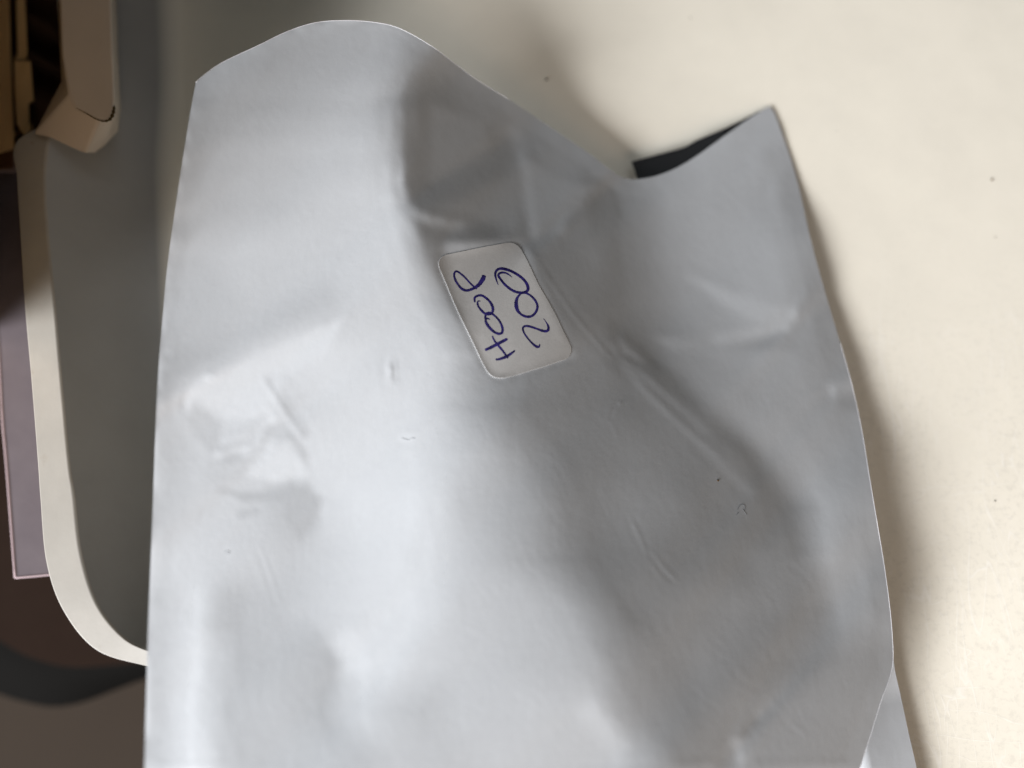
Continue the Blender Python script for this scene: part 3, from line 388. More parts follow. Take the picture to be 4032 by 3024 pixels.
[8440,-14,-23,-29,-33,-37,-38,-39,-40,-40,-40,-41,-41,-39,-32,-42,-45,-48,-49,-51,-50,-50,-52,-51,-51,-49,-49,-50,-50,-48,-45,-45,-44,-44,-43,-43,-42,-41,-39,-39,-37,-37,-36,-36,-35,-32,-31,-30,-29,-26,-25,-25,-25,-24,-23,-23,-22,-22,-23,-25,-26,-28,-28,-35,-47,-56,-74,-91,-97,-106,-117,-125,-121,-115,-110,-111,-113,-115,-115,-115,-114,-113,-112,-110,-109,-110,-110,-111,-113,-114,-114,-114,-115,-116,-118,-120,-120,-110,-107,-101,-93,-86,-81,-78,-76,-73,-73,-71,-69,-69,-66,-66,-65,-63,-62,-62,-61,-60,-61,-59,-60,-58,-57,-54,-49,-42,-32,-25,-20,-17,-16,-13,-12,-11,-9,-9,-7,-6,-5,-4,-3,-2,-2,-1,-1,-1,-2,-3,-4,-7,-10,-12,-16,-22,-24,-29,-33,-38,-36,-37,-40,-41,-44,-45,-47,-48,-49,-51,-52,-53,-54,-55,-56,-57,-57,-58,-59,-58,-58,-57,-53,-49,-40,-26,-13,-6,-1,3,4,5,5,6,6,5,5,5,4,2],
[8457,-14,-22,-30,-34,-37,-39,-40,-41,-42,-42,-42,-44,-45,-35,-45,-48,-50,-51,-53,-51,-52,-52,-52,-51,-49,-49,-50,-48,-46,-45,-45,-46,-44,-43,-42,-40,-40,-39,-38,-37,-37,-37,-37,-34,-32,-30,-29,-28,-25,-24,-24,-25,-23,-23,-21,-21,-20,-20,-22,-24,-27,-28,-37,-50,-56,-74,-95,-98,-106,-118,-126,-123,-115,-109,-108,-109,-110,-112,-112,-112,-113,-112,-112,-112,-111,-110,-112,-116,-120,-120,-117,-118,-119,-118,-118,-110,-108,-104,-98,-87,-79,-75,-73,-72,-71,-70,-69,-68,-67,-65,-65,-63,-62,-62,-61,-60,-60,-60,-60,-60,-59,-57,-55,-50,-43,-33,-26,-21,-17,-16,-13,-12,-11,-9,-8,-6,-5,-4,-3,-2,-2,-1,0,-1,-2,-3,-4,-7,-10,-14,-15,-21,-29,-34,-31,-32,-32,-33,-36,-39,-43,-44,-47,-48,-49,-51,-51,-53,-54,-54,-55,-56,-57,-58,-58,-58,-58,-58,-56,-54,-49,-41,-29,-15,-6,-1,3,4,6,6,6,6,6,5,5,4,2],
[8471,-13,-23,-30,-35,-37,-41,-41,-42,-43,-43,-44,-46,-52,-42,-47,-50,-51,-55,-52,-51,-53,-52,-52,-51,-49,-49,-49,-47,-45,-46,-47,-47,-44,-42,-40,-39,-40,-39,-37,-38,-37,-37,-36,-33,-32,-30,-28,-27,-25,-23,-23,-23,-22,-21,-20,-18,-18,-18,-19,-24,-28,-29,-39,-53,-58,-75,-95,-100,-107,-118,-126,-125,-115,-107,-106,-106,-107,-109,-108,-110,-110,-112,-113,-112,-112,-112,-116,-118,-121,-123,-125,-122,-120,-116,-111,-109,-108,-96,-93,-80,-72,-69,-68,-70,-69,-69,-67,-67,-65,-65,-63,-62,-62,-60,-61,-60,-60,-60,-60,-60,-60,-58,-55,-51,-44,-34,-27,-22,-18,-16,-14,-12,-10,-9,-7,-5,-4,-4,-2,-1,0,-1,0,-1,-3,-4,-7,-10,-14,-21,-22,-30,-33,-33,-31,-30,-28,-29,-34,-40,-44,-46,-48,-49,-51,-51,-52,-53,-54,-55,-55,-56,-57,-57,-58,-57,-58,-57,-56,-54,-50,-42,-32,-17,-6,-1,3,4,6,6,7,6,6,6,4,4,3],
[8482,-14,-23,-30,-35,-38,-42,-43,-44,-44,-45,-46,-47,-55,-49,-51,-52,-54,-54,-53,-52,-53,-52,-52,-50,-50,-49,-48,-47,-46,-46,-48,-46,-44,-40,-39,-39,-39,-39,-38,-38,-37,-36,-35,-33,-31,-30,-27,-26,-25,-23,-21,-21,-20,-20,-17,-16,-16,-16,-19,-25,-30,-30,-40,-55,-61,-75,-95,-101,-108,-119,-126,-124,-113,-107,-104,-104,-106,-106,-106,-107,-109,-111,-111,-111,-112,-115,-120,-121,-123,-126,-126,-126,-120,-111,-109,-105,-100,-93,-84,-76,-67,-63,-67,-68,-68,-68,-67,-65,-65,-63,-62,-61,-61,-60,-60,-60,-60,-60,-61,-60,-61,-59,-56,-52,-44,-36,-28,-23,-19,-17,-13,-12,-10,-8,-7,-4,-4,-2,-1,-1,0,0,0,-1,-4,-8,-11,-12,-20,-28,-34,-32,-32,-31,-29,-28,-25,-22,-36,-42,-46,-48,-49,-51,-51,-52,-52,-54,-54,-54,-55,-56,-56,-57,-57,-57,-57,-57,-56,-53,-50,-44,-33,-20,-7,-2,3,5,6,6,7,6,6,5,5,4,2],
[8491,-15,-24,-31,-35,-40,-42,-44,-47,-47,-48,-49,-49,-57,-51,-54,-55,-55,-54,-54,-53,-52,-52,-52,-51,-50,-49,-48,-49,-47,-46,-46,-44,-43,-40,-39,-39,-38,-39,-39,-38,-36,-35,-33,-32,-31,-29,-28,-25,-24,-22,-19,-19,-19,-17,-15,-14,-14,-16,-20,-28,-31,-30,-40,-55,-63,-77,-95,-102,-110,-119,-125,-122,-111,-105,-102,-103,-105,-105,-105,-107,-108,-109,-110,-110,-111,-116,-122,-126,-128,-129,-129,-122,-112,-111,-105,-101,-93,-85,-78,-75,-60,-59,-66,-68,-68,-67,-66,-65,-64,-62,-61,-61,-60,-59,-59,-60,-60,-61,-61,-62,-61,-60,-58,-53,-45,-36,-30,-24,-20,-17,-14,-12,-10,-7,-6,-4,-2,-2,0,0,0,0,-1,-2,-6,-11,-18,-17,-27,-35,-34,-33,-31,-29,-27,-24,-23,-22,-36,-44,-48,-49,-51,-51,-52,-52,-53,-53,-54,-54,-55,-55,-56,-56,-56,-57,-56,-56,-55,-53,-50,-44,-36,-22,-9,-2,2,4,6,7,6,6,6,5,5,4,2],
[8496,-15,-26,-31,-37,-40,-44,-46,-48,-51,-52,-53,-54,-49,-56,-56,-57,-56,-55,-54,-54,-52,-53,-52,-51,-50,-48,-50,-48,-47,-45,-45,-43,-41,-41,-40,-39,-38,-38,-38,-38,-36,-34,-33,-31,-30,-29,-27,-25,-22,-20,-18,-17,-17,-14,-13,-13,-14,-16,-21,-29,-32,-30,-40,-56,-64,-77,-96,-104,-111,-119,-123,-119,-109,-103,-101,-103,-103,-105,-105,-106,-107,-108,-108,-109,-110,-117,-126,-131,-134,-135,-131,-117,-105,-98,-102,-99,-82,-79,-72,-66,-63,-60,-64,-68,-69,-67,-65,-64,-63,-62,-60,-59,-59,-59,-59,-60,-60,-62,-62,-63,-63,-61,-59,-54,-46,-37,-31,-25,-22,-17,-15,-11,-9,-7,-5,-4,-1,-1,-1,0,0,-1,-2,-2,-8,-15,-24,-29,-32,-33,-33,-32,-31,-26,-22,-23,-23,-26,-37,-45,-49,-51,-51,-51,-52,-52,-52,-53,-54,-54,-54,-55,-55,-55,-56,-56,-55,-55,-54,-53,-50,-45,-37,-25,-11,-4,2,4,6,6,6,6,5,6,4,4,2],
[8497,-16,-26,-33,-38,-42,-44,-48,-50,-53,-56,-57,-56,-48,-58,-57,-58,-56,-56,-55,-55,-53,-52,-52,-51,-50,-49,-49,-48,-45,-44,-44,-43,-40,-41,-40,-40,-38,-38,-38,-37,-35,-34,-32,-31,-30,-28,-26,-23,-20,-18,-16,-16,-14,-12,-12,-13,-16,-17,-21,-29,-31,-31,-42,-56,-62,-78,-97,-106,-112,-118,-120,-114,-107,-102,-101,-103,-103,-104,-105,-104,-106,-107,-107,-108,-111,-117,-129,-139,-141,-139,-128,-113,-95,-90,-89,-86,-85,-71,-68,-63,-61,-63,-65,-69,-70,-65,-65,-64,-62,-61,-59,-58,-59,-58,-59,-60,-62,-62,-64,-64,-65,-63,-60,-55,-47,-39,-31,-27,-22,-18,-14,-12,-9,-6,-4,-3,-1,-1,0,0,-1,-3,-5,-4,-12,-22,-29,-32,-32,-33,-31,-31,-26,-23,-23,-23,-27,-32,-34,-48,-50,-50,-51,-51,-51,-52,-52,-52,-53,-53,-54,-54,-54,-55,-55,-55,-54,-55,-53,-52,-50,-45,-39,-28,-14,-4,0,4,5,5,6,6,5,4,5,3,2],
[8495,-16,-28,-34,-40,-44,-46,-49,-51,-55,-57,-61,-61,-48,-58,-59,-58,-56,-57,-56,-55,-54,-53,-52,-50,-49,-49,-48,-47,-43,-44,-44,-43,-40,-41,-40,-39,-39,-38,-38,-36,-35,-33,-31,-30,-29,-27,-24,-21,-18,-16,-15,-13,-13,-11,-12,-14,-18,-18,-21,-27,-32,-32,-42,-56,-61,-78,-98,-106,-112,-116,-116,-111,-105,-102,-102,-102,-103,-104,-103,-104,-105,-105,-107,-109,-111,-119,-133,-144,-145,-136,-122,-105,-91,-80,-76,-79,-74,-74,-67,-61,-63,-65,-68,-69,-67,-65,-66,-65,-62,-59,-58,-58,-57,-59,-59,-61,-62,-63,-66,-66,-67,-65,-62,-56,-48,-40,-33,-27,-22,-19,-14,-12,-8,-6,-3,-2,-1,0,-2,-1,-2,-5,-11,-7,-17,-27,-30,-31,-31,-31,-29,-26,-24,-24,-24,-27,-32,-34,-37,-50,-48,-49,-49,-50,-51,-51,-51,-52,-52,-53,-52,-54,-53,-54,-54,-54,-54,-53,-53,-52,-49,-46,-40,-30,-17,-7,0,2,4,5,5,5,5,4,4,3,1],
[8489,-17,-29,-36,-41,-46,-48,-50,-53,-55,-57,-60,-67,-54,-57,-60,-59,-59,-57,-57,-55,-55,-53,-52,-49,-47,-48,-47,-45,-44,-43,-44,-42,-41,-41,-40,-39,-38,-38,-38,-36,-34,-31,-30,-28,-27,-25,-23,-19,-16,-15,-14,-12,-11,-11,-12,-16,-18,-19,-21,-27,-31,-33,-43,-54,-59,-78,-98,-106,-109,-114,-114,-110,-104,-103,-102,-102,-102,-103,-102,-103,-103,-105,-108,-111,-115,-122,-135,-143,-140,-127,-112,-99,-87,-73,-69,-69,-72,-67,-66,-68,-67,-69,-68,-69,-67,-66,-66,-65,-60,-58,-57,-57,-58,-59,-59,-61,-64,-65,-68,-69,-69,-68,-63,-58,-49,-41,-33,-28,-22,-19,-15,-11,-8,-5,-3,-1,0,-1,-2,-4,-2,-7,-14,-19,-20,-26,-28,-30,-31,-27,-26,-25,-24,-24,-27,-32,-34,-37,-41,-49,-47,-47,-48,-49,-49,-50,-51,-51,-52,-51,-52,-53,-52,-53,-53,-53,-53,-53,-52,-52,-49,-46,-41,-33,-20,-9,-2,1,3,4,4,4,4,4,3,3,1],
[8478,-18,-29,-38,-43,-47,-51,-52,-54,-55,-57,-59,-68,-59,-60,-61,-62,-61,-58,-57,-56,-55,-52,-50,-48,-46,-46,-46,-45,-43,-43,-43,-43,-41,-40,-40,-40,-38,-37,-36,-35,-33,-30,-28,-27,-26,-23,-20,-17,-15,-15,-13,-12,-10,-11,-12,-15,-19,-20,-22,-27,-30,-33,-43,-51,-57,-77,-97,-104,-107,-112,-114,-110,-105,-103,-102,-102,-101,-101,-101,-102,-104,-107,-110,-115,-119,-124,-132,-133,-127,-113,-103,-96,-84,-71,-61,-66,-66,-67,-68,-69,-72,-74,-70,-70,-68,-67,-65,-61,-60,-56,-57,-58,-58,-59,-60,-62,-65,-68,-71,-72,-72,-71,-65,-59,-50,-41,-33,-28,-23,-18,-15,-11,-8,-5,-2,0,1,-1,-5,-8,-3,-11,-17,-21,-22,-25,-28,-29,-27,-28,-26,-23,-23,-25,-30,-35,-37,-40,-44,-43,-47,-47,-47,-48,-49,-50,-50,-50,-51,-51,-51,-51,-52,-52,-52,-52,-52,-53,-51,-51,-50,-46,-43,-34,-23,-12,-4,-1,2,3,3,3,3,3,3,2,1],
[8463,-19,-30,-39,-45,-50,-52,-55,-56,-58,-58,-59,-66,-61,-62,-65,-64,-61,-59,-58,-57,-53,-50,-48,-46,-46,-45,-45,-44,-43,-42,-43,-42,-41,-40,-40,-40,-37,-36,-35,-33,-32,-30,-27,-25,-24,-21,-17,-15,-14,-15,-13,-11,-12,-10,-12,-15,-19,-21,-23,-26,-29,-33,-41,-47,-55,-75,-95,-102,-107,-111,-115,-111,-106,-103,-102,-100,-100,-100,-100,-103,-106,-110,-114,-118,-119,-121,-121,-118,-110,-103,-98,-95,-85,-66,-56,-60,-66,-70,-71,-73,-73,-74,-76,-72,-70,-66,-62,-59,-57,-56,-59,-59,-58,-60,-60,-63,-67,-71,-75,-77,-76,-73,-68,-60,-50,-40,-34,-27,-23,-18,-14,-11,-7,-5,-1,0,1,0,-6,-9,-13,-13,-19,-21,-23,-25,-26,-27,-28,-27,-25,-22,-22,-25,-32,-37,-39,-42,-45,-44,-45,-46,-47,-48,-49,-49,-49,-49,-50,-50,-50,-51,-51,-51,-51,-51,-52,-52,-51,-51,-49,-48,-43,-37,-26,-15,-7,-2,0,2,2,2,3,2,2,1,1],
[8443,-19,-32,-40,-47,-51,-55,-57,-60,-61,-63,-62,-56,-64,-66,-66,-66,-62,-60,-58,-55,-50,-47,-46,-46,-44,-44,-45,-43,-43,-42,-43,-42,-40,-39,-40,-38,-37,-35,-34,-32,-31,-29,-26,-24,-21,-17,-15,-13,-14,-14,-13,-12,-12,-11,-13,-15,-18,-23,-23,-25,-27,-31,-37,-44,-52,-73,-94,-102,-107,-112,-117,-113,-106,-101,-100,-99,-99,-100,-102,-105,-109,-112,-114,-114,-112,-111,-109,-105,-100,-98,-96,-95,-83,-64,-50,-57,-68,-74,-76,-76,-74,-74,-74,-77,-72,-63,-61,-59,-56,-58,-57,-59,-60,-61,-61,-63,-70,-75,-81,-82,-80,-76,-69,-60,-50,-40,-32,-27,-22,-17,-14,-10,-8,-4,-2,0,2,-2,-7,-12,-14,-17,-20,-22,-23,-25,-26,-27,-27,-26,-23,-21,-21,-25,-33,-38,-42,-43,-45,-44,-46,-45,-47,-48,-48,-49,-48,-49,-49,-49,-49,-50,-49,-51,-50,-51,-51,-51,-51,-51,-50,-48,-45,-40,-29,-18,-9,-5,-1,0,1,1,2,1,2,1,0],
[8419,-20,-33,-42,-48,-53,-57,-60,-63,-64,-67,-63,-54,-66,-67,-68,-67,-62,-59,-56,-51,-47,-45,-45,-45,-43,-44,-44,-44,-43,-42,-42,-41,-40,-38,-38,-37,-35,-34,-34,-32,-30,-27,-23,-22,-18,-14,-12,-14,-14,-14,-13,-12,-12,-13,-13,-16,-19,-22,-22,-24,-25,-28,-35,-43,-50,-69,-92,-102,-109,-114,-118,-114,-104,-100,-99,-98,-99,-101,-104,-108,-110,-109,-107,-104,-102,-102,-99,-98,-96,-95,-95,-92,-83,-63,-49,-54,-69,-78,-80,-79,-76,-74,-74,-73,-70,-67,-60,-59,-57,-56,-59,-60,-61,-61,-61,-64,-73,-82,-88,-88,-85,-78,-70,-59,-48,-39,-31,-26,-21,-16,-13,-10,-7,-5,-1,-4,2,-5,-9,-12,-15,-18,-20,-23,-24,-26,-27,-27,-26,-23,-21,-20,-21,-26,-32,-40,-44,-44,-44,-45,-40,-49,-49,-48,-48,-48,-47,-48,-48,-48,-48,-49,-49,-49,-50,-50,-51,-51,-51,-50,-51,-49,-46,-42,-33,-22,-12,-7,-3,-1,-1,1,0,1,0,1,0],
[8391,-21,-34,-44,-50,-55,-58,-62,-64,-68,-70,-68,-54,-66,-68,-68,-66,-60,-56,-53,-48,-46,-44,-44,-43,-44,-44,-44,-44,-43,-42,-41,-40,-38,-37,-36,-35,-34,-33,-33,-31,-28,-25,-20,-19,-15,-13,-12,-14,-15,-14,-14,-12,-12,-13,-15,-16,-19,-21,-21,-23,-23,-25,-35,-44,-47,-64,-90,-103,-111,-117,-118,-111,-103,-98,-99,-99,-100,-103,-105,-106,-105,-99,-96,-95,-95,-96,-95,-93,-94,-93,-93,-90,-82,-67,-53,-54,-69,-78,-81,-80,-77,-75,-73,-71,-68,-63,-62,-60,-56,-58,-60,-61,-63,-62,-61,-64,-79,-91,-97,-95,-89,-79,-69,-57,-46,-36,-30,-23,-20,-15,-12,-9,-6,-6,1,-3,-7,-6,-11,-14,-15,-18,-21,-24,-25,-27,-27,-27,-24,-21,-21,-19,-22,-28,-34,-39,-43,-44,-44,-43,-42,-50,-49,-48,-47,-47,-47,-46,-47,-47,-47,-48,-48,-49,-49,-50,-50,-51,-51,-51,-51,-50,-47,-44,-37,-27,-16,-9,-5,-3,-1,-1,-1,0,0,0,0],
[8359,-22,-36,-45,-52,-57,-59,-63,-65,-67,-69,-75,-61,-65,-67,-67,-63,-58,-53,-49,-47,-45,-44,-44,-43,-44,-44,-44,-44,-42,-41,-40,-38,-37,-34,-35,-34,-34,-32,-30,-28,-26,-22,-19,-16,-15,-13,-13,-14,-14,-14,-13,-13,-13,-15,-15,-17,-19,-20,-20,-22,-22,-23,-34,-44,-44,-59,-88,-105,-114,-117,-115,-110,-100,-98,-99,-101,-102,-102,-101,-98,-94,-89,-89,-89,-92,-92,-91,-92,-92,-93,-91,-88,-82,-73,-61,-59,-67,-75,-79,-78,-77,-74,-71,-71,-65,-62,-58,-58,-60,-60,-63,-62,-62,-63,-62,-67,-88,-104,-108,-101,-90,-78,-66,-54,-42,-34,-27,-21,-19,-13,-9,-10,-2,-4,-6,-4,-8,-11,-14,-15,-16,-19,-22,-25,-27,-26,-27,-25,-22,-21,-21,-21,-24,-29,-35,-38,-41,-43,-42,-43,-45,-52,-47,-48,-46,-46,-45,-45,-46,-46,-46,-47,-47,-49,-48,-50,-50,-51,-52,-51,-52,-51,-49,-46,-41,-31,-20,-12,-7,-5,-2,-2,-2,-1,-1,0,-1],
[8322,-22,-38,-46,-54,-58,-61,-64,-65,-67,-68,-76,-66,-67,-66,-65,-60,-55,-50,-48,-45,-45,-45,-44,-44,-44,-43,-43,-43,-41,-40,-39,-37,-35,-33,-32,-33,-33,-31,-27,-24,-23,-21,-18,-15,-14,-14,-14,-14,-13,-14,-13,-14,-15,-16,-16,-16,-19,-19,-20,-22,-21,-22,-33,-43,-39,-55,-89,-108,-113,-114,-113,-107,-100,-98,-100,-101,-100,-95,-91,-86,-84,-85,-86,-87,-89,-89,-89,-91,-93,-93,-91,-87,-85,-81,-69,-62,-66,-73,-74,-75,-72,-71,-71,-67,-65,-59,-57,-56,-58,-65,-66,-63,-64,-66,-69,-77,-97,-116,-118,-103,-88,-74,-60,-48,-39,-31,-24,-18,-17,-12,-5,-6,-8,-5,-7,-8,-11,-14,-15,-17,-19,-21,-24,-26,-26,-26,-25,-23,-22,-20,-22,-24,-26,-31,-35,-35,-39,-41,-41,-43,-46,-50,-50,-47,-46,-44,-44,-44,-45,-44,-46,-46,-47,-48,-49,-49,-51,-51,-52,-52,-52,-52,-51,-49,-44,-36,-24,-15,-10,-6,-5,-3,-2,-2,-2,-1,0],
[8280,-22,-38,-49,-55,-60,-62,-65,-66,-67,-68,-77,-67,-65,-65,-63,-57,-53,-49,-46,-45,-45,-45,-44,-45,-44,-42,-41,-41,-40,-38,-37,-36,-34,-32,-32,-31,-31,-28,-25,-21,-21,-20,-16,-15,-13,-15,-15,-13,-14,-14,-14,-15,-17,-17,-17,-15,-17,-19,-20,-23,-21,-21,-32,-40,-33,-53,-92,-108,-109,-110,-110,-107,-101,-98,-97,-96,-90,-83,-80,-80,-81,-84,-85,-85,-86,-87,-89,-93,-95,-94,-92,-88,-89,-88,-76,-64,-65,-70,-70,-69,-68,-66,-66,-66,-61,-59,-56,-54,-59,-63,-68,-72,-69,-72,-82,-96,-113,-123,-118,-96,-80,-67,-54,-41,-34,-30,-21,-14,-13,-12,-7,-6,-8,-8,-11,-12,-14,-15,-17,-20,-22,-23,-25,-26,-25,-25,-24,-23,-21,-21,-24,-26,-28,-31,-34,-34,-34,-38,-41,-44,-50,-49,-50,-46,-43,-43,-43,-43,-43,-44,-45,-46,-47,-47,-49,-50,-50,-52,-53,-53,-53,-54,-52,-51,-47,-41,-29,-19,-12,-8,-6,-4,-4,-2,-3,-1,-1],
[8234,-23,-39,-49,-57,-61,-65,-66,-68,-68,-68,-74,-64,-65,-63,-60,-56,-51,-47,-45,-45,-46,-45,-45,-45,-43,-41,-39,-38,-37,-36,-36,-35,-33,-32,-30,-31,-28,-26,-22,-20,-19,-17,-15,-14,-14,-16,-15,-14,-14,-15,-15,-17,-18,-18,-16,-15,-16,-19,-20,-22,-21,-21,-31,-37,-30,-51,-92,-104,-103,-108,-110,-107,-99,-93,-88,-84,-78,-75,-77,-78,-81,-83,-84,-84,-85,-88,-92,-95,-98,-97,-93,-91,-91,-91,-80,-66,-62,-66,-66,-65,-64,-62,-62,-60,-59,-56,-55,-55,-57,-65,-71,-75,-77,-89,-100,-115,-126,-121,-107,-88,-71,-61,-47,-36,-29,-27,-22,-15,-11,-10,-8,-9,-10,-12,-13,-15,-15,-18,-21,-22,-24,-25,-26,-25,-25,-23,-23,-23,-22,-23,-26,-27,-29,-31,-33,-31,-29,-33,-42,-47,-49,-49,-52,-44,-42,-42,-41,-42,-42,-44,-44,-46,-46,-48,-49,-50,-52,-52,-53,-55,-54,-55,-55,-53,-51,-44,-34,-23,-15,-10,-8,-5,-4,-4,-3,-2,-1],
[8184,-24,-39,-50,-58,-63,-66,-69,-71,-71,-69,-60,-64,-64,-61,-59,-55,-50,-45,-44,-46,-46,-46,-45,-44,-42,-38,-36,-35,-35,-34,-35,-34,-33,-31,-29,-29,-26,-23,-21,-19,-16,-14,-15,-15,-15,-16,-16,-15,-15,-16,-16,-18,-18,-17,-17,-15,-16,-19,-20,-20,-21,-21,-29,-34,-26,-47,-87,-99,-102,-108,-109,-102,-91,-82,-77,-73,-73,-74,-77,-79,-80,-82,-83,-85,-88,-93,-96,-100,-101,-98,-94,-90,-92,-92,-81,-65,-59,-62,-62,-62,-61,-59,-58,-57,-55,-53,-54,-53,-58,-66,-73,-80,-91,-104,-125,-136,-125,-107,-89,-75,-64,-55,-45,-36,-30,-26,-23,-16,-12,-11,-10,-11,-12,-14,-16,-18,-18,-21,-22,-25,-25,-26,-26,-26,-24,-22,-23,-23,-23,-26,-27,-29,-28,-30,-31,-27,-24,-31,-43,-47,-49,-48,-51,-44,-41,-41,-40,-41,-42,-43,-45,-45,-47,-48,-50,-50,-53,-53,-54,-56,-56,-57,-56,-56,-54,-49,-39,-27,-17,-13,-9,-6,-5,-4,-4,-2,-1],
[8129,-24,-40,-50,-59,-63,-68,-70,-73,-72,-67,-55,-62,-62,-60,-57,-53,-47,-45,-45,-46,-47,-47,-44,-42,-39,-36,-33,-32,-33,-33,-34,-34,-31,-29,-28,-27,-24,-20,-19,-17,-15,-14,-15,-16,-16,-17,-16,-17,-16,-17,-18,-18,-17,-17,-16,-15,-17,-19,-19,-20,-20,-18,-23,-28,-25,-43,-80,-97,-104,-106,-100,-91,-79,-72,-70,-71,-72,-75,-79,-79,-80,-83,-86,-88,-93,-98,-102,-104,-101,-97,-92,-89,-91,-91,-80,-63,-55,-58,-60,-59,-60,-57,-56,-54,-52,-51,-53,-55,-59,-67,-76,-89,-103,-126,-146,-145,-106,-92,-73,-64,-59,-52,-44,-37,-31,-27,-25,-21,-14,-12,-11,-12,-14,-18,-19,-21,-22,-22,-25,-25,-27,-26,-26,-25,-23,-23,-23,-23,-26,-27,-28,-28,-29,-28,-27,-25,-22,-29,-42,-47,-48,-49,-44,-44,-42,-41,-40,-40,-42,-43,-44,-46,-47,-49,-50,-52,-53,-55,-55,-57,-58,-59,-59,-58,-57,-52,-44,-32,-21,-14,-10,-8,-6,-5,-3,-3,-2],
[8072,-25,-40,-52,-58,-64,-68,-70,-73,-72,-68,-51,-60,-60,-57,-55,-50,-47,-45,-46,-47,-47,-46,-42,-39,-36,-34,-31,-30,-32,-33,-33,-32,-29,-28,-26,-24,-22,-18,-16,-16,-15,-14,-16,-17,-18,-18,-17,-17,-17,-18,-19,-18,-17,-16,-15,-16,-17,-19,-19,-18,-17,-13,-14,-24,-28,-41,-72,-96,-101,-96,-86,-78,-70,-68,-69,-72,-74,-77,-79,-81,-83,-86,-91,-94,-99,-103,-105,-103,-98,-94,-90,-88,-89,-88,-79,-60,-51,-54,-58,-59,-58,-56,-53,-52,-51,-51,-55,-59,-65,-72,-82,-96,-119,-137,-145,-123,-109,-79,-62,-61,-56,-50,-43,-37,-34,-30,-27,-23,-19,-13,-12,-15,-18,-21,-22,-24,-24,-24,-25,-27,-26,-26,-25,-25,-23,-23,-24,-25,-26,-27,-28,-28,-28,-26,-26,-22,-23,-28,-40,-45,-47,-46,-43,-44,-41,-39,-40,-40,-42,-43,-45,-46,-48,-50,-51,-53,-54,-56,-57,-59,-59,-61,-61,-60,-60,-55,-49,-37,-25,-16,-12,-9,-7,-5,-4,-3,-2],
[8012,-25,-42,-51,-59,-64,-67,-69,-69,-69,-70,-54,-57,-57,-57,-51,-49,-46,-47,-46,-46,-46,-43,-39,-35,-34,-32,-30,-30,-31,-32,-32,-30,-28,-26,-24,-22,-19,-15,-15,-15,-16,-16,-17,-19,-19,-19,-17,-17,-18,-19,-19,-17,-17,-16,-16,-16,-17,-18,-17,-15,-12,-7,-10,-23,-32,-38,-63,-89,-92,-81,-73,-69,-67,-68,-70,-74,-76,-79,-82,-84,-88,-92,-97,-100,-104,-104,-103,-100,-95,-91,-88,-86,-85,-86,-76,-58,-48,-51,-56,-57,-57,-54,-52,-50,-50,-55,-60,-67,-71,-77,-86,-107,-125,-134,-124,-115,-93,-77,-70,-60,-57,-50,-42,-37,-34,-34,-28,-27,-20,-18,-16,-19,-22,-24,-25,-25,-25,-25,-26,-27,-26,-26,-24,-23,-24,-25,-25,-26,-26,-27,-26,-27,-27,-25,-24,-22,-22,-27,-36,-44,-45,-43,-43,-45,-39,-38,-39,-41,-42,-43,-46,-47,-49,-51,-53,-54,-56,-57,-59,-60,-61,-63,-63,-63,-61,-59,-53,-42,-29,-19,-14,-10,-7,-6,-4,-3,-2],
[7949,-25,-42,-52,-60,-63,-66,-68,-66,-65,-67,-56,-56,-57,-55,-50,-47,-47,-47,-45,-44,-43,-39,-36,-33,-32,-31,-30,-29,-30,-31,-31,-29,-26,-23,-22,-19,-17,-14,-14,-15,-17,-19,-18,-20,-20,-19,-18,-19,-17,-18,-19,-18,-16,-17,-16,-17,-16,-16,-14,-12,-7,-4,-10,-22,-31,-33,-51,-75,-77,-70,-66,-66,-67,-69,-73,-77,-80,-82,-85,-89,-94,-99,-102,-103,-104,-102,-100,-96,-93,-88,-85,-83,-82,-82,-74,-56,-45,-48,-55,-56,-55,-53,-51,-49,-54,-59,-67,-71,-74,-77,-92,-113,-125,-120,-113,-98,-92,-84,-70,-64,-58,-50,-41,-37,-35,-33,-34,-31,-27,-23,-22,-22,-24,-26,-28,-26,-26,-26,-26,-25,-26,-25,-23,-24,-24,-26,-26,-26,-26,-26,-26,-26,-25,-24,-23,-21,-21,-24,-33,-42,-43,-43,-41,-44,-38,-38,-40,-40,-43,-45,-46,-49,-50,-53,-54,-55,-58,-59,-60,-62,-63,-65,-65,-65,-64,-61,-57,-47,-34,-22,-15,-11,-8,-6,-5,-3,-2],
[7885,-26,-42,-53,-59,-64,-66,-67,-65,-62,-64,-54,-55,-56,-53,-48,-47,-48,-46,-42,-40,-38,-37,-33,-32,-31,-31,-29,-28,-29,-29,-30,-26,-24,-21,-18,-17,-16,-15,-15,-17,-18,-20,-20,-20,-19,-20,-20,-19,-18,-17,-18,-18,-17,-17,-16,-17,-15,-12,-11,-9,-5,-4,-9,-19,-24,-25,-37,-56,-65,-65,-65,-67,-68,-73,-78,-81,-83,-85,-91,-95,-100,-103,-103,-102,-101,-99,-97,-94,-89,-85,-82,-79,-79,-77,-71,-56,-43,-46,-53,-55,-54,-52,-51,-53,-59,-65,-70,-71,-70,-79,-98,-115,-117,-111,-96,-94,-95,-86,-74,-62,-57,-50,-42,-40,-39,-40,-37,-37,-33,-29,-27,-25,-27,-27,-29,-27,-27,-25,-24,-25,-24,-24,-24,-23,-26,-27,-26,-26,-25,-25,-25,-25,-24,-23,-22,-19,-19,-23,-31,-40,-42,-41,-42,-36,-39,-39,-41,-41,-44,-46,-48,-50,-52,-54,-56,-57,-60,-60,-63,-63,-65,-67,-66,-68,-66,-64,-60,-51,-38,-26,-17,-12,-9,-7,-4,-4,-2],
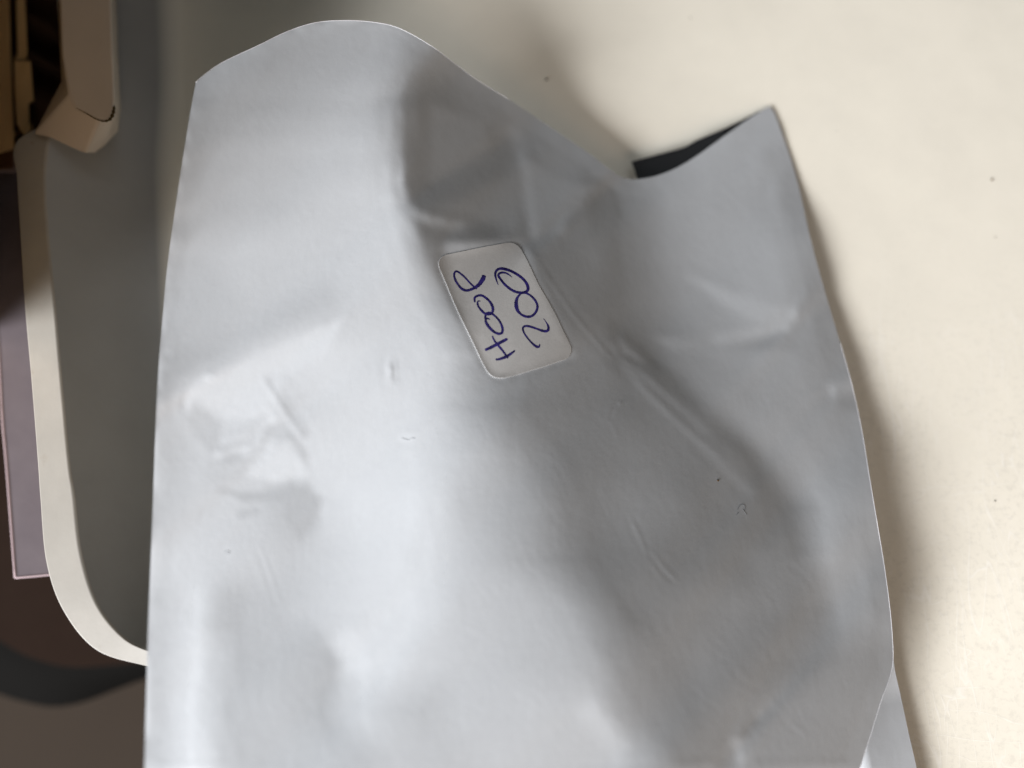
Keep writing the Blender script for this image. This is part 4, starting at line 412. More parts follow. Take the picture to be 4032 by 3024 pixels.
[7818,-25,-42,-53,-60,-64,-67,-67,-66,-63,-52,-55,-55,-53,-50,-46,-46,-47,-42,-39,-36,-35,-33,-33,-31,-32,-30,-29,-27,-27,-27,-26,-24,-21,-18,-17,-16,-16,-17,-17,-18,-21,-20,-19,-20,-20,-19,-21,-21,-17,-17,-18,-19,-17,-17,-16,-15,-12,-10,-7,-8,-5,-3,-5,-10,-14,-19,-27,-40,-53,-63,-68,-69,-74,-79,-82,-85,-86,-91,-96,-100,-102,-102,-101,-100,-98,-96,-93,-91,-85,-82,-78,-75,-74,-74,-69,-55,-44,-44,-52,-53,-53,-52,-54,-59,-65,-68,-68,-65,-70,-83,-101,-110,-110,-98,-92,-92,-94,-90,-75,-63,-57,-50,-47,-44,-45,-45,-43,-42,-38,-34,-30,-28,-29,-29,-29,-28,-26,-25,-23,-23,-23,-24,-23,-25,-26,-27,-26,-25,-24,-24,-24,-24,-23,-21,-21,-18,-18,-23,-29,-37,-40,-40,-39,-35,-38,-39,-41,-44,-45,-47,-50,-52,-54,-56,-57,-60,-61,-62,-64,-66,-67,-68,-68,-69,-69,-66,-63,-56,-42,-29,-20,-13,-9,-7,-5,-4,-1],
[7750,-25,-41,-53,-60,-64,-67,-68,-66,-61,-49,-54,-53,-50,-46,-44,-44,-42,-39,-35,-33,-32,-33,-32,-31,-31,-31,-28,-26,-24,-24,-23,-20,-18,-18,-17,-17,-17,-18,-18,-20,-21,-20,-20,-20,-20,-20,-20,-20,-18,-18,-18,-19,-17,-16,-14,-13,-10,-7,-6,-6,-4,1,1,0,-6,-16,-25,-32,-44,-57,-66,-73,-81,-86,-85,-87,-92,-97,-100,-100,-100,-100,-99,-97,-96,-93,-89,-85,-82,-77,-74,-72,-69,-70,-68,-58,-44,-43,-49,-52,-53,-54,-60,-66,-68,-64,-61,-62,-73,-88,-98,-104,-101,-95,-90,-89,-93,-90,-79,-65,-57,-54,-51,-51,-51,-50,-49,-45,-42,-37,-34,-30,-30,-30,-29,-27,-27,-24,-23,-22,-22,-23,-24,-26,-28,-27,-25,-23,-23,-22,-23,-23,-22,-19,-19,-18,-18,-21,-26,-34,-39,-38,-36,-35,-38,-40,-42,-44,-47,-50,-52,-54,-55,-58,-60,-61,-63,-64,-66,-68,-68,-70,-70,-71,-70,-69,-66,-59,-47,-33,-21,-15,-10,-7,-5,-3,-2],
[7681,-24,-41,-52,-59,-64,-67,-67,-66,-59,-47,-54,-50,-46,-43,-41,-40,-38,-36,-32,-30,-32,-32,-33,-31,-30,-29,-27,-24,-21,-21,-19,-18,-17,-18,-18,-18,-19,-20,-19,-20,-20,-21,-20,-21,-20,-20,-20,-18,-18,-18,-18,-19,-16,-14,-13,-11,-8,-6,-3,-3,0,5,7,4,-2,-13,-25,-33,-43,-54,-61,-71,-82,-87,-85,-91,-98,-101,-100,-98,-98,-100,-99,-95,-93,-88,-84,-80,-77,-74,-70,-67,-64,-66,-68,-61,-47,-41,-46,-52,-55,-60,-67,-69,-62,-55,-56,-66,-80,-90,-95,-96,-97,-92,-89,-87,-88,-90,-81,-68,-61,-59,-59,-57,-56,-55,-52,-49,-44,-40,-36,-32,-30,-31,-29,-28,-26,-25,-23,-22,-21,-23,-25,-28,-27,-27,-24,-22,-21,-21,-21,-21,-20,-18,-18,-18,-18,-20,-22,-30,-37,-36,-35,-35,-37,-40,-44,-46,-49,-52,-54,-56,-58,-60,-61,-64,-64,-67,-68,-69,-70,-71,-72,-72,-72,-71,-68,-62,-52,-37,-23,-16,-11,-7,-5,-3,-2],
[7612,-24,-41,-50,-58,-63,-65,-66,-65,-60,-44,-50,-46,-43,-41,-38,-38,-35,-32,-30,-30,-32,-33,-31,-29,-29,-28,-24,-22,-18,-18,-18,-17,-17,-18,-19,-20,-21,-21,-20,-19,-20,-21,-20,-21,-21,-20,-18,-18,-17,-18,-18,-17,-14,-13,-12,-10,-7,-3,1,2,4,8,10,5,-1,-10,-22,-37,-49,-59,-63,-69,-78,-83,-83,-89,-98,-100,-97,-95,-98,-100,-98,-93,-88,-83,-80,-77,-73,-69,-66,-61,-61,-63,-69,-64,-48,-40,-45,-54,-61,-68,-71,-63,-49,-47,-59,-77,-87,-89,-88,-92,-92,-91,-87,-85,-86,-87,-83,-73,-67,-66,-65,-62,-61,-59,-55,-51,-46,-41,-36,-34,-32,-31,-30,-28,-28,-25,-24,-21,-22,-23,-26,-28,-27,-26,-23,-21,-19,-19,-19,-19,-18,-17,-18,-18,-18,-19,-20,-27,-33,-35,-34,-35,-34,-42,-45,-48,-51,-54,-57,-58,-60,-62,-64,-65,-67,-68,-69,-71,-72,-72,-74,-73,-74,-72,-69,-65,-56,-41,-27,-17,-11,-7,-5,-3,-2],
[7544,-24,-40,-50,-56,-60,-62,-63,-61,-60,-46,-45,-43,-41,-38,-38,-36,-32,-30,-29,-31,-32,-32,-28,-28,-27,-25,-22,-20,-17,-16,-17,-17,-17,-19,-20,-22,-21,-21,-21,-19,-20,-20,-21,-20,-21,-19,-18,-18,-17,-17,-17,-14,-13,-12,-11,-9,-4,1,5,8,7,9,10,5,-2,-9,-20,-34,-51,-67,-73,-75,-78,-81,-81,-85,-94,-96,-92,-88,-92,-94,-93,-88,-83,-80,-77,-75,-71,-66,-61,-57,-58,-62,-70,-68,-49,-39,-46,-59,-68,-73,-67,-49,-36,-48,-74,-88,-89,-84,-84,-87,-89,-89,-86,-85,-85,-87,-83,-78,-74,-72,-70,-67,-65,-62,-57,-52,-46,-42,-37,-35,-33,-33,-31,-29,-29,-26,-24,-22,-23,-24,-27,-27,-26,-24,-22,-20,-18,-16,-17,-17,-17,-16,-17,-18,-18,-19,-20,-24,-29,-33,-34,-35,-34,-40,-45,-50,-54,-56,-59,-60,-63,-64,-66,-67,-68,-70,-71,-72,-73,-74,-75,-75,-74,-74,-71,-66,-59,-46,-30,-18,-12,-7,-5,-3,-2],
[7476,-24,-39,-48,-54,-58,-59,-59,-57,-56,-46,-43,-41,-39,-39,-38,-33,-30,-28,-30,-31,-31,-30,-27,-25,-25,-22,-21,-17,-16,-16,-16,-18,-18,-19,-21,-23,-22,-20,-20,-20,-20,-20,-20,-19,-20,-19,-19,-17,-17,-15,-15,-13,-12,-10,-9,-6,0,5,9,10,9,9,8,6,-4,-11,-18,-29,-46,-68,-81,-83,-82,-81,-84,-88,-93,-91,-84,-76,-79,-83,-83,-82,-79,-78,-76,-75,-70,-63,-58,-56,-58,-64,-71,-69,-51,-42,-50,-64,-72,-69,-54,-35,-37,-64,-88,-92,-84,-79,-80,-84,-87,-86,-86,-87,-88,-87,-85,-82,-80,-77,-74,-71,-67,-64,-58,-53,-48,-41,-38,-37,-34,-34,-31,-32,-29,-27,-24,-23,-24,-26,-26,-26,-25,-23,-20,-18,-17,-14,-15,-16,-16,-15,-17,-17,-17,-20,-19,-21,-25,-32,-34,-33,-34,-39,-47,-52,-56,-59,-61,-63,-65,-66,-67,-69,-71,-71,-72,-74,-74,-75,-76,-75,-76,-74,-72,-68,-62,-49,-34,-20,-13,-8,-5,-2,-2],
[7409,-23,-38,-47,-53,-56,-56,-55,-53,-52,-43,-40,-41,-40,-39,-36,-32,-28,-28,-30,-30,-30,-28,-25,-23,-22,-20,-18,-17,-16,-15,-17,-18,-19,-19,-22,-23,-22,-20,-20,-20,-20,-19,-19,-19,-19,-18,-18,-16,-15,-15,-13,-12,-11,-7,-5,-1,4,8,10,10,9,7,7,5,-4,-12,-17,-24,-40,-64,-81,-85,-84,-86,-89,-93,-91,-83,-70,-65,-68,-73,-75,-77,-76,-76,-76,-74,-69,-63,-58,-58,-60,-67,-72,-70,-57,-47,-55,-66,-67,-57,-42,-38,-54,-79,-91,-86,-78,-76,-79,-81,-84,-85,-87,-89,-91,-89,-88,-85,-84,-82,-77,-73,-70,-65,-60,-54,-48,-43,-39,-37,-36,-33,-33,-32,-31,-28,-24,-24,-25,-25,-26,-26,-23,-22,-19,-16,-15,-14,-14,-15,-15,-14,-14,-16,-17,-20,-18,-17,-22,-31,-34,-34,-34,-39,-48,-55,-58,-62,-63,-65,-67,-68,-69,-70,-72,-73,-74,-75,-75,-76,-76,-77,-75,-75,-73,-69,-64,-52,-38,-23,-14,-8,-5,-2,-1],
[7345,-23,-37,-47,-51,-54,-55,-54,-51,-42,-38,-40,-42,-41,-38,-35,-29,-28,-28,-30,-28,-27,-25,-23,-22,-20,-17,-17,-16,-16,-16,-17,-20,-19,-19,-22,-23,-22,-20,-20,-19,-19,-18,-19,-18,-18,-18,-16,-15,-15,-13,-12,-10,-8,-4,0,4,7,9,8,9,8,6,5,6,-3,-11,-17,-23,-35,-58,-77,-83,-86,-89,-92,-89,-80,-69,-61,-60,-63,-67,-71,-73,-74,-74,-75,-73,-69,-64,-60,-62,-66,-69,-72,-75,-64,-53,-54,-59,-55,-46,-45,-54,-73,-84,-85,-79,-76,-75,-78,-80,-81,-84,-89,-91,-93,-92,-90,-89,-88,-85,-79,-75,-71,-67,-61,-56,-49,-44,-40,-39,-36,-34,-33,-33,-32,-28,-25,-25,-25,-25,-25,-24,-23,-20,-18,-15,-14,-13,-14,-14,-14,-13,-12,-14,-16,-19,-17,-16,-22,-30,-33,-34,-35,-38,-51,-57,-61,-63,-65,-67,-68,-70,-71,-72,-73,-75,-75,-75,-76,-77,-77,-77,-76,-75,-74,-70,-64,-56,-41,-25,-16,-8,-5,-3,-1],
[7282,-22,-37,-45,-50,-53,-53,-51,-46,-34,-39,-42,-43,-42,-36,-32,-28,-28,-27,-28,-25,-24,-22,-21,-21,-18,-16,-15,-16,-16,-17,-19,-20,-19,-20,-22,-23,-21,-20,-18,-18,-18,-19,-18,-17,-18,-16,-16,-14,-13,-12,-10,-7,-3,0,4,6,8,8,7,9,7,5,4,5,0,-10,-17,-24,-34,-52,-72,-81,-85,-88,-88,-77,-64,-59,-58,-59,-62,-66,-68,-70,-71,-73,-74,-72,-70,-66,-65,-68,-72,-72,-71,-74,-66,-51,-48,-48,-46,-49,-58,-72,-81,-83,-79,-77,-76,-76,-78,-78,-81,-84,-89,-92,-95,-95,-93,-92,-91,-86,-82,-76,-73,-68,-63,-57,-50,-45,-42,-39,-36,-35,-34,-34,-32,-29,-26,-25,-24,-25,-24,-24,-21,-19,-17,-15,-13,-12,-14,-13,-12,-12,-12,-12,-14,-16,-18,-18,-22,-30,-33,-35,-37,-38,-51,-59,-62,-64,-67,-68,-70,-72,-72,-73,-75,-75,-76,-77,-77,-77,-77,-77,-76,-76,-73,-71,-66,-58,-44,-29,-16,-10,-5,-2,-1],
[7222,-22,-36,-44,-49,-51,-52,-49,-42,-32,-40,-42,-44,-41,-34,-28,-27,-26,-26,-24,-23,-21,-20,-18,-19,-17,-16,-15,-15,-17,-18,-20,-20,-20,-21,-22,-21,-19,-18,-19,-18,-18,-18,-17,-17,-16,-15,-15,-14,-11,-10,-6,-3,1,4,6,7,7,7,7,8,7,4,3,5,1,-9,-17,-26,-34,-48,-67,-78,-81,-85,-83,-70,-58,-57,-58,-60,-63,-66,-66,-68,-69,-71,-72,-71,-69,-68,-69,-73,-73,-68,-60,-62,-57,-46,-42,-45,-51,-62,-73,-80,-82,-80,-78,-77,-77,-77,-78,-79,-80,-84,-90,-93,-96,-97,-96,-94,-92,-88,-83,-78,-75,-70,-64,-57,-52,-46,-43,-39,-37,-35,-35,-35,-33,-30,-27,-25,-24,-24,-23,-23,-20,-19,-16,-14,-12,-12,-12,-12,-12,-11,-11,-10,-12,-15,-18,-21,-25,-29,-33,-36,-39,-40,-51,-58,-62,-66,-68,-70,-71,-73,-73,-75,-76,-76,-77,-77,-77,-78,-77,-77,-76,-76,-73,-71,-67,-59,-48,-32,-18,-10,-5,-3,0],
[7166,-23,-35,-44,-47,-50,-50,-48,-44,-31,-41,-42,-41,-38,-29,-28,-25,-24,-22,-22,-20,-19,-17,-17,-17,-17,-15,-16,-16,-16,-19,-20,-21,-21,-20,-22,-19,-17,-17,-19,-19,-17,-17,-17,-15,-15,-14,-14,-12,-10,-6,-2,1,4,6,7,8,6,6,7,6,6,5,2,3,1,-8,-17,-26,-35,-47,-63,-73,-77,-85,-87,-72,-60,-58,-60,-61,-64,-65,-65,-66,-68,-69,-68,-68,-68,-68,-69,-70,-64,-52,-43,-42,-46,-45,-46,-53,-64,-74,-80,-81,-81,-79,-78,-78,-79,-79,-79,-79,-81,-84,-89,-93,-98,-99,-98,-96,-93,-89,-84,-79,-76,-72,-65,-58,-53,-48,-43,-40,-38,-36,-37,-35,-34,-30,-27,-25,-24,-23,-24,-21,-20,-17,-15,-13,-13,-11,-11,-10,-11,-11,-11,-9,-10,-15,-20,-22,-25,-27,-35,-38,-39,-43,-52,-58,-63,-66,-69,-71,-72,-74,-75,-76,-77,-77,-77,-78,-77,-78,-77,-77,-76,-75,-73,-71,-67,-60,-51,-35,-21,-11,-5,-2,-1],
[7113,-23,-35,-43,-47,-48,-47,-47,-46,-36,-39,-41,-39,-30,-28,-25,-24,-22,-20,-19,-18,-17,-16,-15,-17,-16,-15,-16,-16,-18,-19,-20,-21,-19,-20,-20,-18,-16,-18,-18,-19,-16,-16,-16,-15,-13,-12,-12,-10,-6,-3,1,3,6,7,8,7,7,5,5,5,5,4,2,1,0,-8,-17,-27,-35,-46,-59,-70,-77,-89,-92,-77,-61,-58,-60,-62,-64,-63,-64,-64,-66,-66,-65,-66,-65,-66,-65,-60,-49,-37,-25,-27,-38,-49,-56,-65,-74,-81,-82,-82,-80,-79,-79,-80,-80,-81,-80,-80,-80,-84,-89,-94,-99,-101,-100,-96,-95,-90,-84,-81,-77,-73,-66,-59,-55,-50,-44,-41,-38,-38,-38,-35,-33,-30,-28,-25,-24,-23,-22,-21,-18,-17,-14,-12,-12,-10,-10,-10,-11,-11,-11,-9,-10,-15,-20,-22,-24,-28,-36,-38,-42,-46,-50,-58,-64,-67,-70,-72,-74,-75,-76,-77,-78,-77,-78,-78,-77,-78,-77,-76,-75,-75,-73,-70,-67,-62,-52,-39,-24,-12,-5,-2,-1],
[7063,-22,-36,-42,-46,-47,-47,-45,-46,-39,-40,-39,-34,-26,-25,-23,-21,-20,-18,-18,-16,-16,-15,-16,-16,-15,-15,-15,-18,-18,-20,-20,-19,-18,-18,-19,-18,-17,-17,-18,-16,-15,-16,-15,-14,-11,-10,-9,-7,-2,0,2,5,6,7,8,7,5,5,5,4,3,3,1,-2,-2,-7,-18,-28,-35,-44,-55,-68,-78,-88,-95,-81,-64,-60,-61,-61,-61,-62,-62,-62,-63,-64,-63,-63,-62,-61,-56,-47,-36,-26,-16,-17,-34,-56,-68,-73,-79,-83,-83,-82,-80,-80,-81,-82,-82,-82,-80,-80,-81,-84,-89,-95,-101,-102,-101,-97,-95,-91,-86,-82,-78,-73,-67,-61,-56,-52,-46,-42,-39,-39,-38,-35,-32,-30,-27,-26,-24,-22,-22,-20,-17,-16,-13,-11,-11,-10,-9,-10,-11,-11,-12,-9,-11,-15,-19,-22,-25,-30,-34,-39,-44,-48,-50,-59,-64,-68,-71,-73,-75,-76,-78,-77,-78,-78,-78,-78,-77,-77,-77,-76,-74,-74,-72,-70,-67,-62,-54,-42,-27,-13,-6,-2,0],
[7017,-22,-36,-42,-47,-46,-46,-45,-46,-39,-37,-36,-31,-22,-22,-21,-18,-18,-18,-17,-17,-16,-14,-15,-15,-14,-15,-16,-18,-19,-19,-19,-18,-17,-18,-19,-17,-17,-16,-16,-15,-14,-15,-15,-11,-9,-8,-7,-3,1,2,3,4,7,7,7,6,4,4,5,3,2,2,-1,-4,-4,-9,-18,-28,-35,-42,-53,-65,-75,-87,-95,-86,-70,-62,-60,-58,-59,-59,-60,-60,-61,-61,-60,-60,-58,-53,-45,-36,-27,-19,-14,-16,-32,-60,-76,-78,-80,-84,-83,-83,-81,-82,-82,-83,-83,-82,-82,-80,-81,-85,-90,-96,-102,-104,-101,-98,-96,-93,-86,-82,-79,-74,-69,-62,-58,-53,-49,-43,-40,-38,-38,-35,-31,-30,-27,-26,-24,-21,-20,-19,-17,-15,-12,-12,-10,-9,-9,-10,-11,-11,-11,-11,-11,-15,-20,-23,-27,-28,-31,-40,-46,-50,-52,-59,-64,-69,-72,-75,-76,-78,-78,-79,-78,-78,-78,-78,-76,-77,-75,-75,-74,-73,-71,-70,-66,-62,-55,-45,-30,-15,-7,-2,0],
[6973,-21,-35,-43,-47,-47,-46,-44,-43,-36,-34,-32,-27,-20,-20,-20,-17,-18,-17,-17,-17,-16,-14,-14,-14,-15,-14,-17,-17,-18,-18,-18,-18,-18,-18,-17,-17,-15,-15,-16,-14,-13,-14,-12,-10,-7,-6,-4,0,2,4,3,4,6,7,6,5,3,4,4,3,0,-1,-2,-6,-8,-10,-18,-27,-34,-42,-50,-61,-72,-88,-96,-90,-74,-61,-56,-55,-57,-57,-58,-58,-59,-58,-57,-55,-50,-44,-36,-29,-22,-18,-16,-20,-32,-57,-79,-82,-81,-83,-83,-83,-82,-84,-84,-84,-83,-83,-82,-81,-83,-86,-91,-97,-102,-104,-102,-100,-97,-93,-88,-83,-79,-75,-70,-64,-59,-55,-50,-44,-41,-39,-37,-34,-31,-29,-29,-25,-23,-20,-19,-18,-16,-14,-13,-11,-9,-9,-9,-9,-11,-11,-12,-12,-12,-15,-20,-24,-26,-25,-31,-42,-49,-51,-54,-60,-64,-70,-74,-76,-78,-79,-79,-79,-79,-78,-77,-77,-76,-76,-74,-74,-73,-72,-70,-69,-65,-62,-57,-47,-32,-18,-8,-2,0],
[6932,-21,-34,-42,-47,-48,-48,-43,-34,-32,-32,-29,-25,-19,-20,-18,-18,-17,-17,-17,-16,-15,-14,-14,-14,-14,-15,-16,-17,-17,-17,-18,-19,-18,-17,-16,-16,-14,-14,-14,-14,-13,-12,-10,-7,-5,-4,-1,2,3,3,3,4,6,6,5,4,3,4,3,1,-2,-4,-4,-8,-11,-13,-17,-26,-34,-41,-49,-56,-69,-86,-96,-91,-75,-59,-53,-54,-54,-55,-57,-56,-56,-55,-52,-49,-43,-36,-30,-24,-21,-20,-21,-25,-34,-52,-75,-86,-81,-80,-82,-84,-84,-84,-86,-85,-83,-84,-83,-84,-84,-88,-93,-97,-102,-104,-102,-100,-98,-94,-88,-85,-81,-76,-71,-65,-60,-55,-51,-46,-42,-39,-36,-33,-31,-31,-28,-26,-21,-19,-18,-16,-15,-14,-13,-11,-10,-8,-8,-10,-10,-12,-12,-12,-13,-15,-20,-23,-25,-27,-32,-44,-50,-53,-56,-57,-66,-72,-76,-78,-79,-80,-80,-79,-78,-78,-77,-76,-75,-74,-74,-73,-71,-71,-69,-68,-65,-62,-57,-49,-35,-20,-9,-3,0],
[6895,-21,-33,-42,-46,-47,-47,-41,-29,-30,-29,-27,-23,-19,-20,-19,-17,-17,-17,-15,-15,-15,-14,-14,-14,-14,-14,-16,-16,-17,-16,-17,-20,-18,-16,-15,-15,-14,-14,-13,-12,-12,-10,-8,-5,-4,-1,2,2,3,3,2,4,6,6,4,3,2,2,2,0,-4,-6,-7,-11,-13,-15,-19,-26,-33,-41,-46,-53,-62,-79,-93,-91,-76,-59,-52,-52,-53,-54,-54,-54,-52,-51,-47,-42,-37,-31,-26,-24,-22,-24,-26,-31,-34,-46,-69,-85,-82,-79,-81,-84,-85,-85,-86,-86,-85,-85,-84,-86,-86,-90,-95,-98,-101,-103,-102,-100,-97,-95,-90,-86,-82,-77,-73,-66,-61,-57,-51,-47,-43,-40,-36,-32,-30,-30,-29,-25,-20,-18,-16,-15,-14,-14,-13,-12,-10,-9,-8,-10,-10,-11,-12,-13,-14,-15,-19,-22,-26,-29,-35,-44,-50,-54,-57,-57,-68,-74,-78,-81,-81,-80,-80,-79,-78,-76,-76,-75,-74,-73,-73,-71,-71,-69,-68,-67,-64,-62,-57,-49,-39,-23,-10,-3,0],
[6861,-20,-33,-40,-44,-46,-44,-39,-27,-29,-27,-25,-22,-19,-20,-18,-17,-17,-16,-15,-15,-14,-15,-14,-13,-13,-14,-15,-16,-17,-16,-17,-19,-18,-16,-14,-15,-13,-12,-12,-11,-9,-7,-6,-4,-1,0,2,2,1,2,3,4,6,5,3,1,1,1,1,-1,-6,-9,-11,-13,-16,-17,-20,-26,-33,-39,-45,-48,-55,-70,-87,-90,-77,-59,-52,-51,-52,-52,-52,-50,-49,-46,-42,-36,-32,-28,-26,-25,-25,-28,-31,-32,-34,-40,-61,-83,-85,-81,-79,-83,-85,-86,-86,-87,-87,-86,-86,-88,-88,-92,-96,-99,-101,-101,-101,-100,-97,-95,-92,-87,-84,-78,-74,-68,-63,-57,-53,-48,-45,-41,-36,-32,-28,-27,-26,-23,-20,-18,-15,-14,-14,-13,-13,-12,-11,-10,-10,-10,-10,-10,-12,-14,-14,-16,-17,-22,-28,-32,-36,-42,-51,-55,-57,-61,-69,-77,-81,-83,-82,-81,-79,-78,-77,-76,-74,-73,-73,-72,-71,-70,-69,-68,-67,-66,-63,-61,-57,-50,-41,-26,-12,-4,0],
[6830,-19,-31,-38,-43,-43,-43,-36,-26,-28,-26,-24,-22,-19,-18,-18,-16,-16,-16,-15,-15,-15,-14,-13,-13,-13,-14,-15,-17,-16,-15,-17,-19,-17,-16,-14,-12,-12,-11,-9,-9,-7,-6,-4,-1,0,1,0,0,0,2,4,4,5,4,2,-1,-1,0,0,-3,-8,-12,-16,-16,-17,-19,-21,-26,-32,-37,-41,-46,-51,-61,-77,-86,-77,-60,-52,-51,-50,-50,-49,-47,-45,-41,-37,-33,-29,-27,-27,-27,-29,-31,-33,-33,-34,-38,-54,-76,-87,-85,-79,-80,-84,-85,-87,-88,-88,-88,-88,-89,-91,-93,-97,-99,-100,-102,-100,-99,-98,-95,-93,-89,-85,-80,-75,-69,-64,-59,-54,-49,-46,-42,-39,-33,-27,-23,-21,-19,-18,-16,-15,-14,-14,-14,-14,-13,-12,-11,-10,-10,-10,-11,-12,-13,-15,-16,-18,-22,-29,-33,-36,-42,-52,-56,-58,-64,-71,-82,-85,-85,-82,-80,-78,-77,-75,-74,-73,-71,-72,-70,-69,-69,-68,-67,-66,-64,-63,-60,-56,-50,-43,-29,-14,-5,0],
[6804,-18,-30,-37,-40,-41,-40,-36,-24,-28,-25,-23,-22,-18,-18,-16,-16,-15,-16,-15,-16,-14,-14,-13,-14,-14,-14,-15,-16,-15,-15,-17,-18,-16,-15,-13,-11,-9,-9,-9,-6,-5,-4,-3,0,1,1,-2,-1,-1,2,4,4,4,2,0,-2,-2,-1,-3,-7,-11,-15,-18,-18,-20,-20,-22,-25,-29,-35,-39,-43,-49,-54,-65,-79,-77,-62,-52,-49,-48,-47,-46,-43,-41,-37,-34,-30,-29,-28,-29,-29,-32,-33,-34,-34,-36,-39,-48,-66,-84,-89,-82,-78,-81,-85,-87,-88,-89,-89,-89,-91,-93,-95,-97,-99,-100,-102,-100,-99,-99,-96,-94,-90,-86,-81,-76,-70,-65,-59,-56,-51,-46,-41,-40,-35,-30,-24,-18,-13,-13,-13,-13,-14,-14,-15,-15,-14,-14,-11,-10,-10,-11,-11,-13,-14,-15,-16,-19,-23,-29,-33,-37,-42,-51,-56,-63,-71,-76,-86,-87,-84,-81,-78,-76,-75,-73,-72,-71,-70,-69,-69,-68,-68,-66,-66,-65,-63,-61,-59,-56,-50,-44,-31,-18,-5,-1],
[6781,-18,-28,-34,-37,-38,-38,-36,-25,-26,-25,-24,-18,-18,-18,-16,-15,-15,-16,-16,-16,-15,-13,-13,-14,-15,-15,-15,-14,-15,-15,-16,-17,-16,-13,-12,-10,-8,-6,-7,-4,-3,-2,-2,1,1,-2,-3,-3,1,2,4,2,2,1,-1,-3,-3,-5,-8,-10,-14,-17,-19,-20,-22,-21,-22,-24,-27,-32,-36,-41,-45,-48,-54,-69,-75,-64,-52,-48,-46,-45,-43,-40,-37,-34,-32,-29,-30,-29,-31,-32,-34,-34,-35,-36,-39,-40,-45,-57,-76,-88,-87,-80,-79,-82,-86,-89,-89,-90,-91,-92,-94,-97,-97,-99,-100,-101,-101,-101,-99,-98,-93,-91,-88,-82,-76,-71,-65,-60,-56,-51,-46,-42,-39,-36,-31,-26,-20,-14,-10,-8,-10,-11,-13,-15,-16,-16,-14,-12,-11,-10,-11,-12,-13,-15,-16,-17,-19,-23,-29,-36,-38,-39,-47,-61,-71,-77,-83,-91,-85,-82,-78,-76,-73,-72,-71,-70,-69,-68,-68,-68,-66,-67,-65,-64,-64,-62,-60,-58,-55,-50,-44,-34,-20,-7,-2],
[6762,-17,-27,-32,-35,-35,-35,-35,-26,-25,-25,-22,-19,-17,-17,-15,-15,-16,-16,-17,-16,-15,-13,-13,-14,-15,-15,-15,-14,-15,-15,-15,-16,-15,-12,-11,-8,-6,-4,-4,-2,-1,-1,-1,0,-1,-3,-5,-3,0,2,2,1,0,0,-1,-3,-6,-10,-12,-15,-16,-18,-20,-21,-23,-22,-21,-22,-27,-30,-33,-37,-39,-41,-44,-57,-69,-67,-55,-50,-44,-43,-40,-38,-34,-31,-31,-30,-31,-32,-32,-34,-35,-35,-37,-38,-41,-42,-43,-51,-65,-83,-90,-85,-79,-79,-85,-88,-90,-91,-91,-93,-96,-96,-98,-99,-100,-102,-103,-102,-100,-98,-95,-91,-89,-83,-76,-70,-65,-60,-56,-51,-47,-42,-38,-35,-30,-27,-22,-17,-12,-9,-8,-8,-11,-14,-15,-15,-15,-12,-11,-10,-11,-13,-15,-16,-16,-18,-19,-24,-32,-36,-36,-36,-47,-69,-79,-85,-88,-93,-83,-79,-74,-72,-70,-69,-69,-68,-67,-67,-66,-67,-65,-65,-64,-63,-63,-60,-60,-57,-54,-50,-44,-36,-22,-9,-2],
[6746,-16,-26,-31,-33,-33,-33,-34,-26,-24,-23,-21,-18,-17,-16,-15,-16,-16,-17,-16,-16,-15,-14,-13,-14,-16,-14,-15,-14,-15,-15,-16,-14,-13,-11,-8,-5,-3,-3,-1,-1,1,-1,-2,-2,-2,-4,-6,-4,0,0,-1,-1,-1,-1,-1,-6,-10,-14,-17,-18,-18,-18,-20,-22,-23,-22,-20,-21,-25,-28,-30,-31,-33,-34,-37,-46,-63,-66,-58,-52,-46,-41,-37,-34,-32,-31,-31,-32,-32,-33,-34,-35,-36,-37,-38,-41,-41,-43,-43,-47,-57,-76,-88,-88,-81,-79,-82,-88,-90,-90,-92,-94,-96,-98,-98,-99,-101,-103,-104,-103,-102,-99,-96,-92,-89,-82,-76,-70,-64,-60,-56,-51,-47,-43,-37,-33,-28,-26,-22,-19,-17,-13,-11,-9,-9,-12,-14,-14,-13,-12,-9,-10,-11,-13,-16,-16,-17,-19,-21,-27,-33,-35,-33,-36,-52,-79,-87,-91,-91,-89,-81,-74,-70,-68,-67,-67,-66,-66,-66,-65,-66,-65,-64,-64,-63,-62,-61,-60,-58,-56,-54,-50,-44,-37,-24,-12,-3],
[6733,-16,-25,-30,-32,-32,-31,-33,-24,-22,-21,-19,-17,-17,-17,-15,-17,-17,-17,-16,-16,-15,-14,-14,-15,-15,-16,-14,-15,-15,-15,-14,-12,-11,-8,-4,-2,-1,0,-1,0,0,-2,-3,-3,-3,-6,-5,-4,-1,-3,-4,-3,-2,-2,-4,-10,-15,-18,-20,-19,-19,-19,-19,-22,-23,-22,-20,-18,-22,-25,-25,-26,-27,-30,-32,-39,-54,-64,-60,-54,-47,-39,-33,-33,-31,-32,-32,-33,-33,-35,-35,-36,-37,-39,-40,-41,-42,-43,-44,-45,-51,-67,-83,-88,-85,-80,-81,-86,-89,-92,-92,-94,-97,-98,-99,-100,-101,-105,-106,-105,-103,-100,-96,-92,-87,-82,-75,-69,-65,-60,-55,-52,-48,-42,-36,-30,-27,-24,-22,-19,-20,-19,-16,-13,-12,-12,-12,-13,-10,-9,-9,-9,-11,-13,-16,-16,-17,-20,-24,-29,-34,-32,-32,-42,-63,-87,-93,-92,-91,-85,-75,-69,-65,-64,-64,-65,-64,-65,-64,-65,-64,-64,-63,-63,-62,-61,-60,-59,-57,-56,-53,-49,-45,-37,-27,-14,-5],
